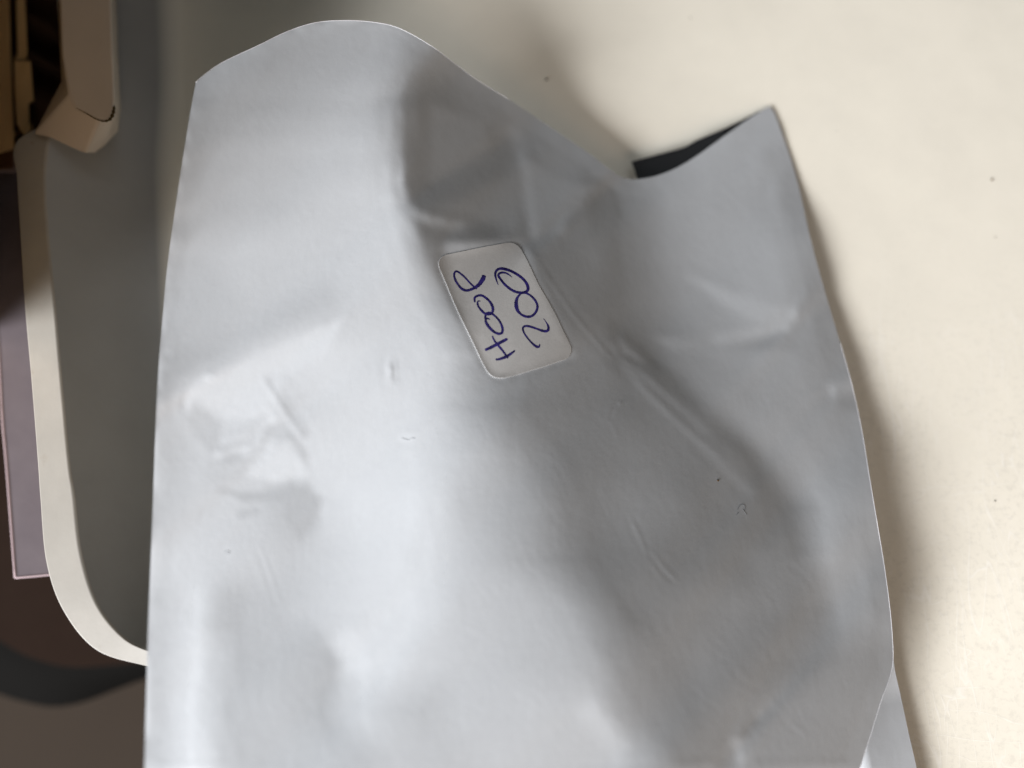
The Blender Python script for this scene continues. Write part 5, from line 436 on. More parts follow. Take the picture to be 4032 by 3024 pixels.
[6724,-16,-25,-30,-32,-31,-30,-29,-21,-21,-20,-18,-17,-17,-16,-17,-17,-18,-17,-17,-15,-15,-15,-13,-15,-17,-17,-16,-14,-14,-13,-12,-10,-6,-5,-1,0,1,0,0,0,-2,-3,-5,-4,-6,-5,-5,-4,-5,-7,-6,-3,-2,-4,-10,-15,-19,-21,-21,-20,-20,-18,-19,-22,-22,-21,-18,-17,-17,-19,-21,-21,-23,-26,-30,-35,-46,-60,-60,-55,-46,-37,-33,-32,-32,-32,-33,-34,-35,-36,-36,-38,-38,-40,-40,-42,-43,-43,-43,-44,-47,-59,-75,-85,-88,-84,-82,-84,-88,-92,-94,-94,-97,-98,-101,-101,-103,-107,-107,-107,-104,-100,-95,-91,-85,-80,-75,-70,-65,-60,-55,-52,-47,-41,-34,-29,-26,-23,-21,-20,-21,-23,-22,-18,-16,-14,-13,-10,-8,-7,-9,-10,-11,-13,-15,-16,-18,-21,-26,-31,-33,-27,-34,-55,-76,-90,-94,-88,-84,-78,-73,-64,-62,-61,-63,-63,-63,-64,-64,-63,-64,-63,-62,-62,-61,-60,-59,-58,-57,-54,-53,-49,-44,-39,-29,-17,-6],
[6717,-16,-24,-31,-32,-32,-30,-19,-21,-19,-20,-18,-17,-18,-16,-17,-18,-18,-17,-17,-16,-15,-14,-14,-15,-18,-18,-16,-14,-12,-11,-9,-6,-3,-1,1,0,1,1,0,-2,-4,-5,-6,-6,-6,-6,-6,-7,-9,-9,-5,-2,-4,-11,-16,-19,-21,-22,-20,-20,-20,-19,-20,-20,-20,-19,-18,-15,-13,-12,-16,-18,-20,-24,-28,-32,-39,-52,-59,-55,-45,-37,-33,-33,-32,-34,-34,-35,-36,-37,-37,-39,-39,-40,-41,-42,-43,-43,-43,-43,-45,-53,-67,-80,-87,-88,-85,-84,-87,-92,-94,-95,-97,-99,-102,-103,-105,-108,-108,-107,-104,-100,-94,-89,-84,-79,-74,-71,-65,-60,-55,-51,-45,-40,-34,-28,-25,-23,-22,-20,-22,-25,-26,-22,-20,-17,-13,-10,-7,-8,-10,-10,-12,-13,-15,-18,-19,-23,-27,-33,-29,-22,-40,-72,-84,-91,-85,-80,-75,-71,-69,-62,-62,-61,-62,-63,-63,-63,-63,-63,-63,-62,-62,-61,-60,-59,-59,-57,-55,-54,-52,-49,-45,-39,-32,-20,-8],
[6713,-15,-25,-30,-32,-32,-27,-16,-19,-20,-19,-18,-18,-18,-17,-17,-18,-18,-17,-17,-17,-15,-15,-15,-15,-18,-17,-15,-13,-10,-9,-5,-3,0,2,1,1,1,0,-2,-4,-6,-7,-7,-7,-8,-8,-8,-11,-10,-7,-3,-4,-12,-17,-22,-21,-21,-21,-19,-20,-19,-21,-20,-19,-17,-17,-16,-13,-9,-8,-11,-16,-18,-22,-26,-30,-32,-43,-56,-55,-46,-37,-34,-33,-33,-35,-36,-36,-36,-38,-38,-39,-40,-40,-42,-42,-43,-42,-43,-43,-44,-48,-60,-74,-84,-89,-90,-86,-87,-90,-94,-96,-97,-100,-103,-105,-107,-108,-108,-106,-104,-99,-93,-88,-82,-79,-74,-71,-65,-59,-55,-50,-45,-38,-33,-27,-25,-24,-22,-22,-24,-27,-26,-24,-21,-20,-16,-12,-9,-9,-11,-13,-12,-15,-17,-20,-23,-25,-28,-32,-25,-21,-50,-84,-87,-79,-73,-73,-67,-66,-63,-63,-63,-63,-62,-64,-63,-63,-63,-62,-62,-62,-60,-61,-59,-58,-58,-56,-55,-53,-51,-49,-46,-40,-34,-23,-10],
[6711,-14,-24,-30,-31,-31,-26,-14,-19,-20,-18,-19,-18,-18,-17,-18,-19,-18,-17,-17,-17,-16,-16,-16,-16,-17,-15,-13,-10,-8,-6,-2,1,2,2,2,1,0,-2,-5,-7,-7,-9,-9,-9,-9,-10,-11,-12,-9,-4,-5,-13,-20,-22,-22,-21,-20,-20,-19,-19,-21,-20,-20,-17,-15,-14,-13,-10,-6,-6,-9,-13,-17,-20,-25,-27,-28,-34,-49,-54,-46,-38,-36,-34,-35,-36,-36,-37,-37,-38,-39,-39,-40,-41,-42,-42,-42,-42,-43,-43,-43,-46,-54,-68,-79,-89,-92,-91,-88,-89,-93,-96,-98,-100,-104,-107,-109,-107,-106,-104,-102,-98,-93,-87,-83,-78,-75,-70,-64,-59,-54,-49,-43,-38,-32,-27,-26,-23,-24,-24,-26,-28,-28,-23,-22,-20,-18,-15,-13,-13,-14,-15,-15,-17,-21,-23,-27,-28,-30,-29,-24,-27,-60,-86,-75,-63,-65,-63,-63,-63,-61,-64,-64,-64,-64,-64,-63,-63,-63,-62,-61,-61,-60,-59,-59,-57,-57,-55,-55,-52,-51,-48,-46,-42,-35,-26,-11],
[6713,-14,-23,-29,-31,-29,-25,-14,-20,-19,-19,-19,-18,-19,-18,-19,-19,-18,-17,-17,-17,-17,-16,-17,-17,-15,-13,-11,-7,-4,-2,0,3,3,2,2,-1,-3,-5,-7,-9,-10,-10,-12,-11,-10,-10,-13,-13,-9,-6,-12,-21,-22,-22,-21,-20,-19,-19,-19,-21,-20,-20,-19,-16,-12,-10,-9,-7,-4,-6,-8,-11,-15,-19,-22,-24,-26,-29,-40,-48,-47,-41,-38,-36,-37,-36,-37,-37,-37,-38,-39,-40,-41,-41,-41,-42,-42,-42,-42,-43,-44,-45,-51,-61,-74,-86,-92,-95,-92,-89,-91,-95,-98,-101,-103,-108,-110,-108,-104,-101,-100,-96,-91,-88,-84,-80,-75,-68,-62,-58,-54,-48,-42,-36,-31,-29,-27,-25,-25,-26,-28,-30,-27,-24,-21,-19,-19,-18,-18,-18,-17,-18,-18,-20,-25,-28,-32,-32,-30,-25,-24,-39,-65,-73,-60,-51,-53,-62,-62,-61,-62,-63,-65,-66,-65,-65,-63,-63,-62,-62,-60,-60,-60,-58,-58,-57,-55,-55,-53,-52,-50,-49,-45,-42,-36,-27,-13],
[6718,-14,-22,-28,-30,-29,-25,-14,-21,-20,-19,-19,-20,-19,-19,-20,-19,-17,-18,-17,-17,-17,-17,-16,-15,-14,-11,-7,-4,0,1,2,2,2,2,-1,-4,-6,-9,-10,-11,-11,-13,-13,-11,-10,-14,-18,-16,-10,-9,-17,-22,-21,-20,-20,-20,-19,-18,-20,-20,-21,-19,-17,-13,-9,-7,-5,-4,-4,-6,-7,-9,-13,-17,-19,-23,-24,-26,-32,-43,-47,-43,-40,-39,-37,-36,-37,-37,-38,-38,-39,-40,-41,-41,-41,-41,-42,-41,-43,-43,-45,-45,-49,-56,-71,-82,-89,-95,-96,-93,-90,-93,-97,-100,-102,-105,-110,-108,-104,-99,-97,-94,-92,-89,-86,-81,-74,-66,-61,-56,-53,-46,-41,-36,-32,-30,-29,-28,-27,-28,-29,-30,-27,-23,-20,-19,-21,-21,-21,-21,-21,-20,-21,-24,-30,-35,-37,-34,-27,-20,-27,-47,-62,-59,-48,-42,-50,-60,-63,-63,-62,-61,-66,-67,-66,-65,-63,-63,-61,-61,-60,-59,-58,-58,-57,-56,-55,-54,-52,-51,-50,-47,-45,-42,-36,-28,-13],
[6725,-13,-22,-26,-29,-30,-27,-14,-21,-20,-21,-20,-21,-20,-20,-19,-18,-18,-17,-18,-18,-16,-16,-15,-13,-11,-8,-5,-1,3,3,1,0,0,-1,-4,-8,-10,-12,-12,-13,-12,-15,-15,-13,-16,-20,-20,-14,-8,-12,-19,-21,-20,-19,-19,-20,-19,-18,-19,-20,-19,-17,-15,-10,-6,-4,-3,-2,-4,-6,-7,-8,-10,-14,-18,-20,-22,-24,-28,-39,-46,-44,-42,-40,-37,-36,-37,-37,-37,-39,-39,-41,-40,-41,-40,-41,-41,-41,-43,-44,-45,-47,-48,-54,-66,-79,-86,-92,-97,-97,-93,-92,-95,-96,-98,-100,-106,-109,-104,-99,-97,-95,-91,-90,-88,-81,-72,-65,-59,-55,-51,-45,-40,-37,-33,-33,-32,-30,-30,-29,-31,-29,-25,-22,-20,-20,-23,-25,-24,-25,-24,-24,-25,-29,-35,-40,-38,-30,-20,-17,-32,-50,-55,-48,-40,-41,-50,-60,-63,-64,-63,-61,-67,-66,-65,-64,-63,-62,-60,-60,-59,-58,-58,-57,-56,-55,-54,-53,-52,-50,-49,-46,-45,-41,-35,-27,-14],
[6734,-12,-21,-25,-28,-29,-30,-18,-20,-21,-22,-23,-21,-21,-19,-19,-17,-17,-17,-19,-17,-16,-14,-12,-11,-7,-5,-2,1,3,2,-2,-3,-3,-5,-9,-12,-14,-14,-13,-15,-16,-18,-19,-20,-21,-21,-15,-6,-8,-15,-21,-20,-20,-19,-19,-19,-19,-17,-18,-20,-17,-13,-11,-8,-5,-1,0,-2,-4,-6,-8,-7,-8,-11,-15,-18,-20,-24,-26,-34,-43,-46,-43,-40,-37,-36,-37,-36,-38,-39,-40,-40,-40,-40,-39,-41,-40,-42,-43,-45,-45,-48,-48,-53,-63,-76,-85,-90,-95,-98,-97,-93,-91,-91,-92,-93,-99,-105,-103,-102,-101,-97,-94,-91,-87,-80,-70,-63,-58,-53,-49,-45,-40,-38,-36,-36,-35,-34,-32,-31,-31,-29,-24,-21,-22,-24,-27,-28,-28,-29,-28,-28,-31,-33,-37,-36,-28,-19,-14,-22,-40,-51,-47,-41,-38,-43,-50,-59,-64,-64,-63,-63,-67,-65,-64,-63,-62,-60,-60,-58,-58,-58,-57,-56,-55,-55,-53,-52,-50,-50,-47,-46,-43,-40,-34,-26,-14],
[6744,-12,-20,-24,-27,-28,-31,-22,-23,-22,-22,-24,-22,-21,-19,-18,-17,-17,-17,-18,-16,-14,-11,-10,-7,-4,-2,-1,0,1,-2,-6,-6,-6,-10,-14,-15,-16,-17,-17,-19,-20,-23,-24,-21,-20,-15,-6,-5,-12,-19,-20,-20,-19,-19,-19,-20,-17,-17,-16,-17,-14,-10,-8,-6,-3,0,2,-2,-5,-6,-8,-7,-6,-9,-13,-15,-19,-22,-26,-30,-40,-46,-45,-40,-36,-36,-36,-37,-38,-39,-40,-39,-39,-39,-39,-40,-40,-42,-44,-45,-47,-48,-50,-53,-61,-73,-83,-89,-93,-97,-97,-95,-89,-85,-85,-86,-90,-95,-97,-104,-110,-105,-97,-92,-87,-80,-70,-63,-55,-51,-48,-44,-40,-40,-39,-38,-38,-36,-35,-35,-33,-29,-25,-23,-25,-28,-30,-31,-32,-31,-31,-32,-32,-31,-29,-24,-15,-12,-19,-35,-47,-49,-41,-37,-39,-44,-49,-60,-64,-64,-64,-63,-65,-66,-64,-62,-60,-59,-58,-58,-57,-57,-56,-55,-55,-53,-53,-51,-49,-48,-47,-44,-42,-38,-32,-24,-13],
[6755,-13,-19,-24,-26,-28,-34,-25,-24,-23,-23,-23,-22,-20,-19,-17,-18,-17,-17,-17,-13,-11,-9,-8,-4,-3,-1,-1,-3,-4,-6,-9,-10,-11,-14,-18,-18,-20,-21,-23,-23,-25,-24,-22,-18,-13,-8,-4,-9,-18,-19,-19,-18,-19,-19,-19,-19,-17,-14,-13,-13,-11,-8,-5,-3,-2,0,0,-2,-5,-6,-7,-6,-6,-7,-11,-13,-17,-21,-25,-29,-36,-45,-48,-40,-34,-34,-36,-38,-39,-39,-39,-37,-38,-38,-38,-40,-41,-43,-44,-46,-48,-50,-51,-55,-60,-69,-81,-88,-93,-94,-94,-92,-87,-81,-82,-82,-82,-79,-86,-105,-118,-114,-102,-93,-88,-82,-74,-66,-56,-50,-45,-42,-40,-40,-41,-40,-39,-38,-38,-38,-36,-31,-27,-25,-27,-30,-31,-32,-31,-32,-31,-30,-27,-23,-18,-14,-13,-19,-32,-46,-51,-44,-37,-36,-40,-44,-50,-58,-64,-65,-65,-66,-65,-64,-62,-59,-58,-58,-57,-57,-56,-56,-56,-55,-53,-53,-52,-50,-48,-47,-46,-42,-40,-35,-30,-23,-12],
[6764,-13,-19,-24,-25,-29,-36,-27,-24,-24,-24,-22,-21,-19,-18,-17,-18,-17,-16,-14,-11,-9,-8,-5,-4,-2,-2,-5,-7,-9,-10,-12,-14,-17,-20,-22,-23,-24,-25,-26,-26,-25,-22,-16,-11,-8,-7,-8,-14,-19,-18,-17,-17,-19,-19,-18,-18,-14,-12,-9,-9,-8,-6,-3,-1,-1,-1,-3,-5,-4,-5,-5,-4,-5,-6,-9,-12,-14,-20,-25,-29,-32,-42,-47,-42,-34,-34,-37,-39,-39,-37,-37,-36,-36,-38,-38,-40,-42,-44,-45,-47,-49,-52,-54,-56,-60,-67,-77,-87,-93,-91,-87,-85,-83,-81,-82,-83,-78,-66,-72,-102,-118,-114,-108,-98,-90,-84,-79,-71,-61,-52,-45,-40,-40,-40,-40,-41,-40,-40,-39,-38,-36,-33,-28,-28,-28,-29,-30,-31,-30,-29,-29,-25,-21,-15,-12,-14,-22,-32,-43,-49,-48,-42,-36,-36,-41,-45,-50,-56,-64,-66,-66,-66,-65,-64,-59,-57,-56,-56,-56,-56,-56,-56,-55,-55,-53,-52,-50,-49,-48,-46,-43,-41,-37,-33,-28,-21,-12],
[6771,-13,-20,-24,-26,-29,-36,-27,-23,-23,-24,-22,-20,-19,-18,-17,-18,-16,-14,-11,-10,-8,-7,-5,-3,-4,-6,-10,-12,-13,-13,-16,-20,-23,-25,-26,-27,-27,-27,-27,-25,-22,-16,-11,-7,-8,-10,-12,-16,-18,-15,-17,-18,-19,-18,-17,-14,-10,-9,-7,-5,-5,-4,-1,0,-2,-4,-6,-5,-4,-4,-2,-2,-4,-6,-7,-10,-13,-18,-25,-29,-30,-35,-44,-45,-37,-36,-39,-38,-37,-35,-34,-35,-36,-37,-39,-41,-42,-45,-47,-48,-51,-54,-56,-59,-62,-66,-72,-84,-88,-86,-81,-78,-78,-82,-85,-87,-79,-60,-56,-87,-113,-110,-108,-106,-96,-88,-82,-74,-64,-55,-48,-43,-41,-40,-41,-41,-40,-41,-39,-37,-34,-31,-30,-28,-29,-30,-29,-30,-29,-28,-24,-21,-15,-12,-13,-22,-34,-42,-47,-46,-44,-40,-37,-38,-42,-46,-50,-54,-63,-67,-66,-65,-63,-63,-57,-56,-55,-55,-55,-56,-56,-55,-55,-54,-53,-51,-50,-48,-46,-44,-42,-39,-35,-31,-25,-19,-11],
[6777,-14,-21,-26,-28,-29,-33,-23,-21,-22,-23,-22,-21,-19,-18,-17,-17,-14,-12,-10,-10,-9,-6,-5,-6,-8,-11,-15,-18,-18,-19,-21,-26,-29,-27,-27,-28,-28,-28,-25,-21,-15,-11,-9,-9,-10,-13,-15,-16,-15,-15,-17,-20,-18,-16,-12,-10,-6,-5,-4,-3,-4,-2,1,-2,-4,-6,-6,-6,-3,-1,0,-1,-4,-6,-7,-8,-12,-17,-24,-28,-29,-31,-39,-46,-43,-38,-38,-35,-34,-33,-33,-34,-36,-37,-40,-41,-44,-46,-48,-50,-54,-56,-60,-62,-64,-65,-67,-75,-82,-79,-76,-75,-76,-80,-85,-89,-83,-64,-50,-64,-92,-106,-107,-108,-106,-96,-85,-76,-65,-56,-51,-46,-43,-42,-42,-42,-42,-41,-39,-37,-33,-31,-30,-28,-29,-30,-31,-29,-28,-25,-21,-17,-13,-14,-22,-32,-42,-46,-46,-43,-40,-37,-38,-39,-42,-46,-51,-54,-61,-66,-66,-65,-62,-57,-57,-54,-54,-55,-55,-56,-56,-55,-55,-53,-53,-50,-49,-47,-45,-43,-39,-37,-33,-28,-24,-18,-10],
[6782,-15,-23,-28,-31,-31,-24,-18,-20,-21,-23,-21,-20,-19,-18,-17,-15,-13,-12,-11,-11,-8,-7,-8,-11,-15,-17,-21,-23,-25,-25,-28,-29,-30,-27,-27,-27,-29,-25,-20,-14,-10,-9,-10,-12,-14,-14,-15,-16,-15,-16,-17,-19,-15,-11,-9,-4,-3,-3,-2,-2,-5,1,0,-6,-6,-4,-5,-4,-2,1,2,-1,-5,-7,-8,-8,-11,-17,-22,-26,-28,-29,-33,-44,-47,-42,-35,-32,-30,-31,-32,-35,-36,-38,-41,-43,-45,-47,-49,-53,-56,-60,-62,-61,-64,-63,-62,-67,-74,-74,-74,-75,-75,-77,-81,-86,-85,-75,-61,-53,-60,-85,-103,-108,-111,-106,-93,-79,-66,-57,-52,-48,-45,-44,-45,-44,-43,-42,-39,-36,-35,-32,-30,-30,-29,-31,-30,-29,-27,-23,-19,-15,-16,-22,-30,-40,-45,-45,-44,-40,-37,-36,-37,-39,-42,-45,-51,-55,-60,-65,-65,-63,-60,-55,-54,-52,-52,-55,-56,-56,-57,-56,-54,-53,-52,-50,-48,-45,-44,-40,-38,-34,-31,-26,-22,-17,-9],
[6787,-15,-25,-29,-32,-28,-15,-19,-22,-22,-22,-20,-19,-19,-18,-15,-14,-14,-13,-13,-10,-8,-9,-13,-19,-24,-27,-27,-28,-29,-29,-30,-30,-29,-26,-27,-27,-25,-20,-14,-9,-9,-9,-12,-14,-15,-16,-15,-16,-16,-16,-15,-15,-11,-7,-5,-2,-1,0,-1,-4,-5,6,-2,-12,-5,-3,-4,-2,0,3,2,-2,-6,-8,-9,-9,-10,-16,-19,-24,-27,-27,-29,-38,-48,-44,-34,-29,-28,-31,-33,-34,-37,-40,-42,-44,-46,-48,-52,-54,-56,-60,-59,-56,-57,-61,-62,-67,-71,-72,-73,-75,-75,-73,-74,-80,-84,-85,-76,-61,-49,-55,-79,-101,-110,-111,-102,-86,-71,-60,-53,-51,-48,-46,-47,-46,-44,-41,-38,-37,-35,-34,-33,-32,-31,-30,-30,-29,-25,-21,-19,-18,-23,-29,-37,-43,-44,-43,-40,-38,-37,-35,-36,-38,-41,-47,-51,-55,-58,-64,-63,-61,-57,-53,-50,-49,-52,-56,-57,-58,-57,-57,-54,-53,-51,-49,-46,-44,-42,-38,-35,-33,-28,-25,-20,-15,-9],
[6794,-16,-25,-30,-30,-26,-12,-21,-22,-22,-22,-19,-19,-19,-16,-16,-16,-16,-15,-12,-8,-11,-17,-23,-30,-32,-32,-31,-30,-30,-30,-30,-29,-28,-26,-26,-23,-19,-13,-10,-8,-10,-11,-14,-16,-16,-16,-16,-15,-15,-15,-13,-10,-6,-4,-2,0,-1,0,-1,-4,-2,12,-3,-18,-7,-3,-1,1,1,2,0,-2,-6,-8,-9,-8,-10,-14,-17,-21,-25,-25,-26,-32,-45,-45,-36,-28,-29,-31,-33,-35,-39,-42,-43,-44,-45,-48,-51,-53,-50,-53,-55,-51,-56,-63,-67,-70,-72,-71,-73,-73,-73,-70,-69,-74,-81,-86,-87,-76,-59,-46,-51,-74,-96,-107,-105,-98,-81,-66,-58,-54,-53,-50,-48,-46,-44,-40,-38,-36,-36,-36,-36,-33,-32,-32,-29,-27,-25,-21,-21,-24,-29,-37,-40,-43,-42,-39,-37,-37,-37,-35,-35,-38,-42,-47,-52,-55,-56,-60,-62,-58,-54,-48,-45,-49,-54,-57,-60,-60,-58,-57,-55,-52,-50,-47,-45,-42,-39,-36,-34,-30,-26,-23,-19,-14,-8],
[6803,-16,-24,-30,-30,-25,-12,-22,-22,-21,-21,-20,-19,-18,-19,-19,-19,-15,-12,-11,-14,-22,-30,-36,-37,-35,-32,-31,-30,-30,-30,-29,-27,-27,-24,-22,-17,-13,-9,-8,-9,-12,-14,-16,-17,-16,-17,-16,-14,-14,-12,-9,-4,-3,-1,0,-1,0,-1,1,-3,-1,14,-4,-23,-7,0,2,2,1,0,-1,-4,-4,-7,-8,-7,-9,-12,-14,-19,-22,-23,-25,-29,-39,-43,-38,-31,-30,-30,-34,-37,-42,-41,-40,-42,-43,-43,-47,-50,-47,-49,-53,-56,-61,-66,-69,-70,-71,-72,-71,-71,-70,-68,-67,-72,-76,-83,-87,-84,-74,-57,-46,-47,-67,-88,-101,-103,-94,-77,-66,-61,-58,-53,-50,-46,-43,-40,-37,-36,-37,-38,-37,-35,-33,-31,-29,-26,-25,-24,-25,-31,-37,-40,-41,-41,-38,-37,-36,-36,-37,-35,-36,-39,-43,-48,-51,-54,-55,-57,-58,-55,-49,-45,-41,-47,-57,-62,-63,-61,-60,-57,-53,-52,-48,-46,-42,-40,-37,-34,-31,-28,-25,-22,-18,-13,-7],
[6814,-15,-24,-30,-30,-25,-12,-22,-22,-21,-22,-21,-20,-21,-23,-22,-17,-9,-11,-21,-31,-37,-41,-41,-37,-32,-31,-30,-30,-30,-30,-25,-24,-25,-20,-15,-13,-10,-7,-9,-11,-14,-17,-18,-16,-16,-17,-16,-14,-11,-8,-4,-1,1,1,-1,-1,-1,1,2,-1,-2,11,-6,-23,-3,3,2,3,0,-1,-3,-2,-3,-5,-7,-6,-8,-10,-12,-16,-19,-21,-24,-30,-35,-38,-37,-34,-30,-30,-33,-39,-42,-37,-34,-37,-41,-42,-46,-48,-49,-51,-56,-60,-64,-67,-68,-69,-71,-71,-70,-68,-67,-67,-68,-71,-75,-78,-80,-82,-80,-72,-56,-44,-44,-60,-84,-99,-101,-90,-77,-69,-63,-57,-51,-47,-43,-40,-37,-37,-38,-38,-38,-35,-33,-31,-29,-27,-27,-28,-31,-37,-42,-42,-40,-37,-37,-35,-36,-36,-38,-36,-37,-40,-43,-48,-52,-52,-53,-53,-56,-48,-43,-41,-41,-48,-62,-67,-66,-63,-59,-56,-53,-49,-47,-43,-40,-38,-35,-31,-30,-26,-23,-20,-17,-12,-8],
[6829,-15,-25,-29,-31,-25,-13,-23,-23,-23,-23,-24,-24,-26,-24,-22,-17,-15,-21,-35,-43,-43,-42,-37,-33,-31,-31,-31,-29,-28,-27,-18,-19,-23,-17,-9,-8,-9,-11,-12,-15,-16,-18,-17,-16,-17,-16,-16,-11,-7,-3,-1,2,2,0,0,-1,0,1,3,-1,-3,7,-6,-18,-2,3,2,2,0,-1,-1,-1,-2,-3,-5,-6,-5,-8,-10,-14,-17,-20,-24,-31,-32,-31,-33,-33,-30,-28,-30,-38,-40,-34,-32,-37,-42,-45,-47,-49,-50,-53,-58,-62,-65,-66,-67,-69,-71,-70,-68,-65,-66,-67,-68,-71,-73,-75,-74,-76,-77,-78,-69,-53,-42,-45,-61,-83,-96,-96,-88,-78,-69,-62,-54,-48,-44,-41,-38,-37,-39,-38,-38,-35,-34,-30,-29,-29,-31,-33,-38,-41,-44,-42,-37,-35,-36,-35,-36,-37,-38,-38,-39,-41,-44,-47,-51,-51,-51,-49,-47,-43,-41,-41,-45,-52,-68,-70,-67,-62,-58,-54,-50,-47,-44,-41,-38,-35,-32,-30,-27,-25,-22,-19,-16,-12,-6],
[6845,-15,-24,-30,-32,-27,-14,-25,-26,-27,-28,-28,-28,-28,-26,-24,-27,-30,-35,-41,-41,-40,-37,-33,-31,-31,-31,-30,-27,-24,-21,-11,-12,-20,-16,-7,-5,-10,-15,-18,-18,-17,-16,-17,-17,-18,-15,-12,-7,-3,0,1,3,2,0,0,0,0,1,2,0,-3,3,-6,-12,-2,2,1,2,1,1,0,0,0,-2,-3,-3,-3,-7,-9,-13,-16,-19,-24,-28,-28,-25,-26,-29,-27,-28,-30,-36,-38,-36,-35,-38,-43,-46,-49,-49,-51,-55,-59,-63,-65,-66,-67,-69,-69,-68,-66,-65,-66,-67,-68,-70,-71,-72,-70,-71,-72,-75,-74,-64,-52,-46,-50,-64,-81,-91,-92,-85,-76,-67,-58,-51,-46,-43,-40,-39,-39,-38,-37,-36,-33,-31,-31,-32,-36,-39,-41,-43,-44,-41,-35,-34,-35,-35,-37,-38,-39,-39,-41,-42,-44,-47,-49,-50,-49,-46,-39,-40,-41,-48,-53,-55,-72,-70,-64,-60,-54,-51,-47,-44,-41,-38,-35,-33,-30,-28,-26,-23,-21,-18,-15,-11,-7],
[6861,-15,-24,-30,-33,-32,-17,-28,-30,-32,-33,-32,-31,-31,-32,-34,-36,-38,-40,-40,-38,-37,-34,-31,-30,-31,-30,-27,-22,-19,-15,-9,-7,-11,-13,-9,-8,-13,-20,-20,-18,-16,-16,-19,-19,-16,-12,-8,-2,1,1,3,2,1,0,0,1,1,0,0,0,-3,-2,-5,-6,-1,0,2,4,2,2,1,1,1,2,-1,1,-2,-6,-9,-12,-16,-19,-21,-23,-23,-22,-22,-23,-25,-29,-33,-36,-38,-35,-36,-39,-43,-47,-49,-50,-53,-57,-61,-63,-64,-65,-66,-68,-69,-66,-65,-65,-66,-67,-67,-68,-70,-69,-68,-68,-69,-69,-72,-70,-63,-55,-50,-53,-65,-80,-89,-88,-80,-71,-63,-55,-50,-46,-43,-40,-39,-38,-36,-35,-34,-33,-34,-38,-40,-42,-43,-44,-43,-39,-34,-33,-35,-36,-38,-40,-40,-41,-41,-43,-44,-46,-46,-49,-51,-46,-37,-38,-44,-55,-60,-61,-71,-65,-59,-53,-50,-46,-44,-40,-38,-35,-33,-31,-28,-27,-24,-22,-20,-17,-15,-11,-6],
[6875,-14,-23,-30,-34,-38,-25,-31,-35,-36,-38,-36,-39,-41,-40,-40,-39,-39,-38,-37,-36,-35,-32,-31,-30,-29,-26,-22,-17,-14,-12,-10,-5,0,-4,-12,-18,-20,-20,-19,-17,-17,-18,-20,-19,-13,-8,-3,1,3,2,3,1,1,0,1,1,-1,0,0,0,-4,-6,-4,-1,0,1,3,5,3,3,2,2,4,4,3,3,-1,-5,-10,-12,-14,-17,-17,-19,-18,-19,-20,-22,-25,-30,-33,-35,-35,-34,-36,-40,-45,-48,-51,-51,-55,-58,-61,-63,-63,-63,-66,-67,-67,-66,-65,-65,-66,-66,-65,-67,-67,-67,-67,-67,-66,-66,-67,-71,-70,-63,-56,-53,-57,-68,-78,-84,-82,-75,-67,-61,-54,-49,-46,-42,-39,-38,-37,-35,-34,-36,-38,-42,-45,-44,-44,-43,-41,-37,-33,-34,-36,-38,-40,-41,-41,-42,-43,-42,-43,-44,-46,-51,-56,-53,-39,-27,-49,-60,-63,-65,-71,-57,-51,-47,-44,-42,-39,-38,-35,-32,-31,-29,-27,-25,-23,-21,-19,-17,-14,-11,-6],
[6885,-14,-24,-29,-35,-42,-33,-38,-42,-43,-41,-45,-53,-47,-41,-39,-38,-37,-36,-35,-33,-33,-32,-30,-28,-25,-21,-17,-13,-11,-9,-7,-5,5,3,-14,-28,-26,-18,-16,-18,-20,-21,-19,-15,-8,-4,0,2,3,2,1,2,0,1,0,0,-1,-1,0,-2,-4,-5,-1,0,1,1,5,6,4,4,4,5,7,8,5,3,-1,-5,-8,-11,-13,-13,-14,-14,-16,-16,-19,-21,-26,-29,-31,-33,-33,-34,-37,-42,-47,-50,-52,-53,-55,-59,-62,-62,-61,-63,-64,-67,-66,-65,-65,-65,-65,-65,-64,-65,-65,-65,-66,-66,-64,-64,-64,-70,-73,-69,-62,-58,-55,-58,-67,-75,-79,-77,-71,-66,-59,-53,-48,-45,-42,-39,-37,-37,-37,-39,-42,-44,-46,-46,-44,-42,-39,-36,-34,-34,-37,-41,-42,-42,-42,-43,-42,-42,-41,-43,-48,-56,-60,-57,-34,-29,-48,-63,-64,-66,-68,-51,-45,-41,-40,-38,-37,-34,-32,-31,-29,-27,-26,-23,-23,-20,-19,-16,-14,-10,-7],
[6887,-15,-24,-30,-37,-48,-40,-45,-50,-50,-50,-58,-56,-43,-39,-38,-36,-35,-34,-32,-33,-32,-31,-27,-25,-19,-16,-13,-10,-9,-5,-3,-3,0,2,-11,-29,-28,-18,-16,-21,-23,-21,-15,-9,-4,-1,2,2,1,0,1,0,0,1,-1,-1,-2,-1,-1,-2,-4,-3,0,2,2,4,7,7,5,6,6,8,10,10,6,3,-1,-4,-7,-8,-10,-10,-11,-11,-13,-15,-19,-21,-25,-26,-29,-31,-33,-34,-39,-44,-48,-52,-53,-54,-57,-59,-61,-61,-61,-62,-64,-65,-66,-64,-64,-65,-64,-63,-63,-64,-63,-64,-65,-64,-63,-63,-63,-67,-72,-72,-69,-63,-57,-55,-58,-64,-72,-75,-74,-70,-63,-57,-53,-48,-44,-42,-40,-41,-41,-42,-44,-45,-46,-45,-44,-41,-39,-36,-34,-35,-39,-41,-43,-42,-42,-43,-43,-41,-41,-45,-52,-57,-58,-48,-35,-32,-53,-64,-64,-65,-61,-49,-42,-39,-37,-35,-34,-32,-31,-28,-28,-26,-24,-23,-21,-20,-19,-16,-14,-10,-7],
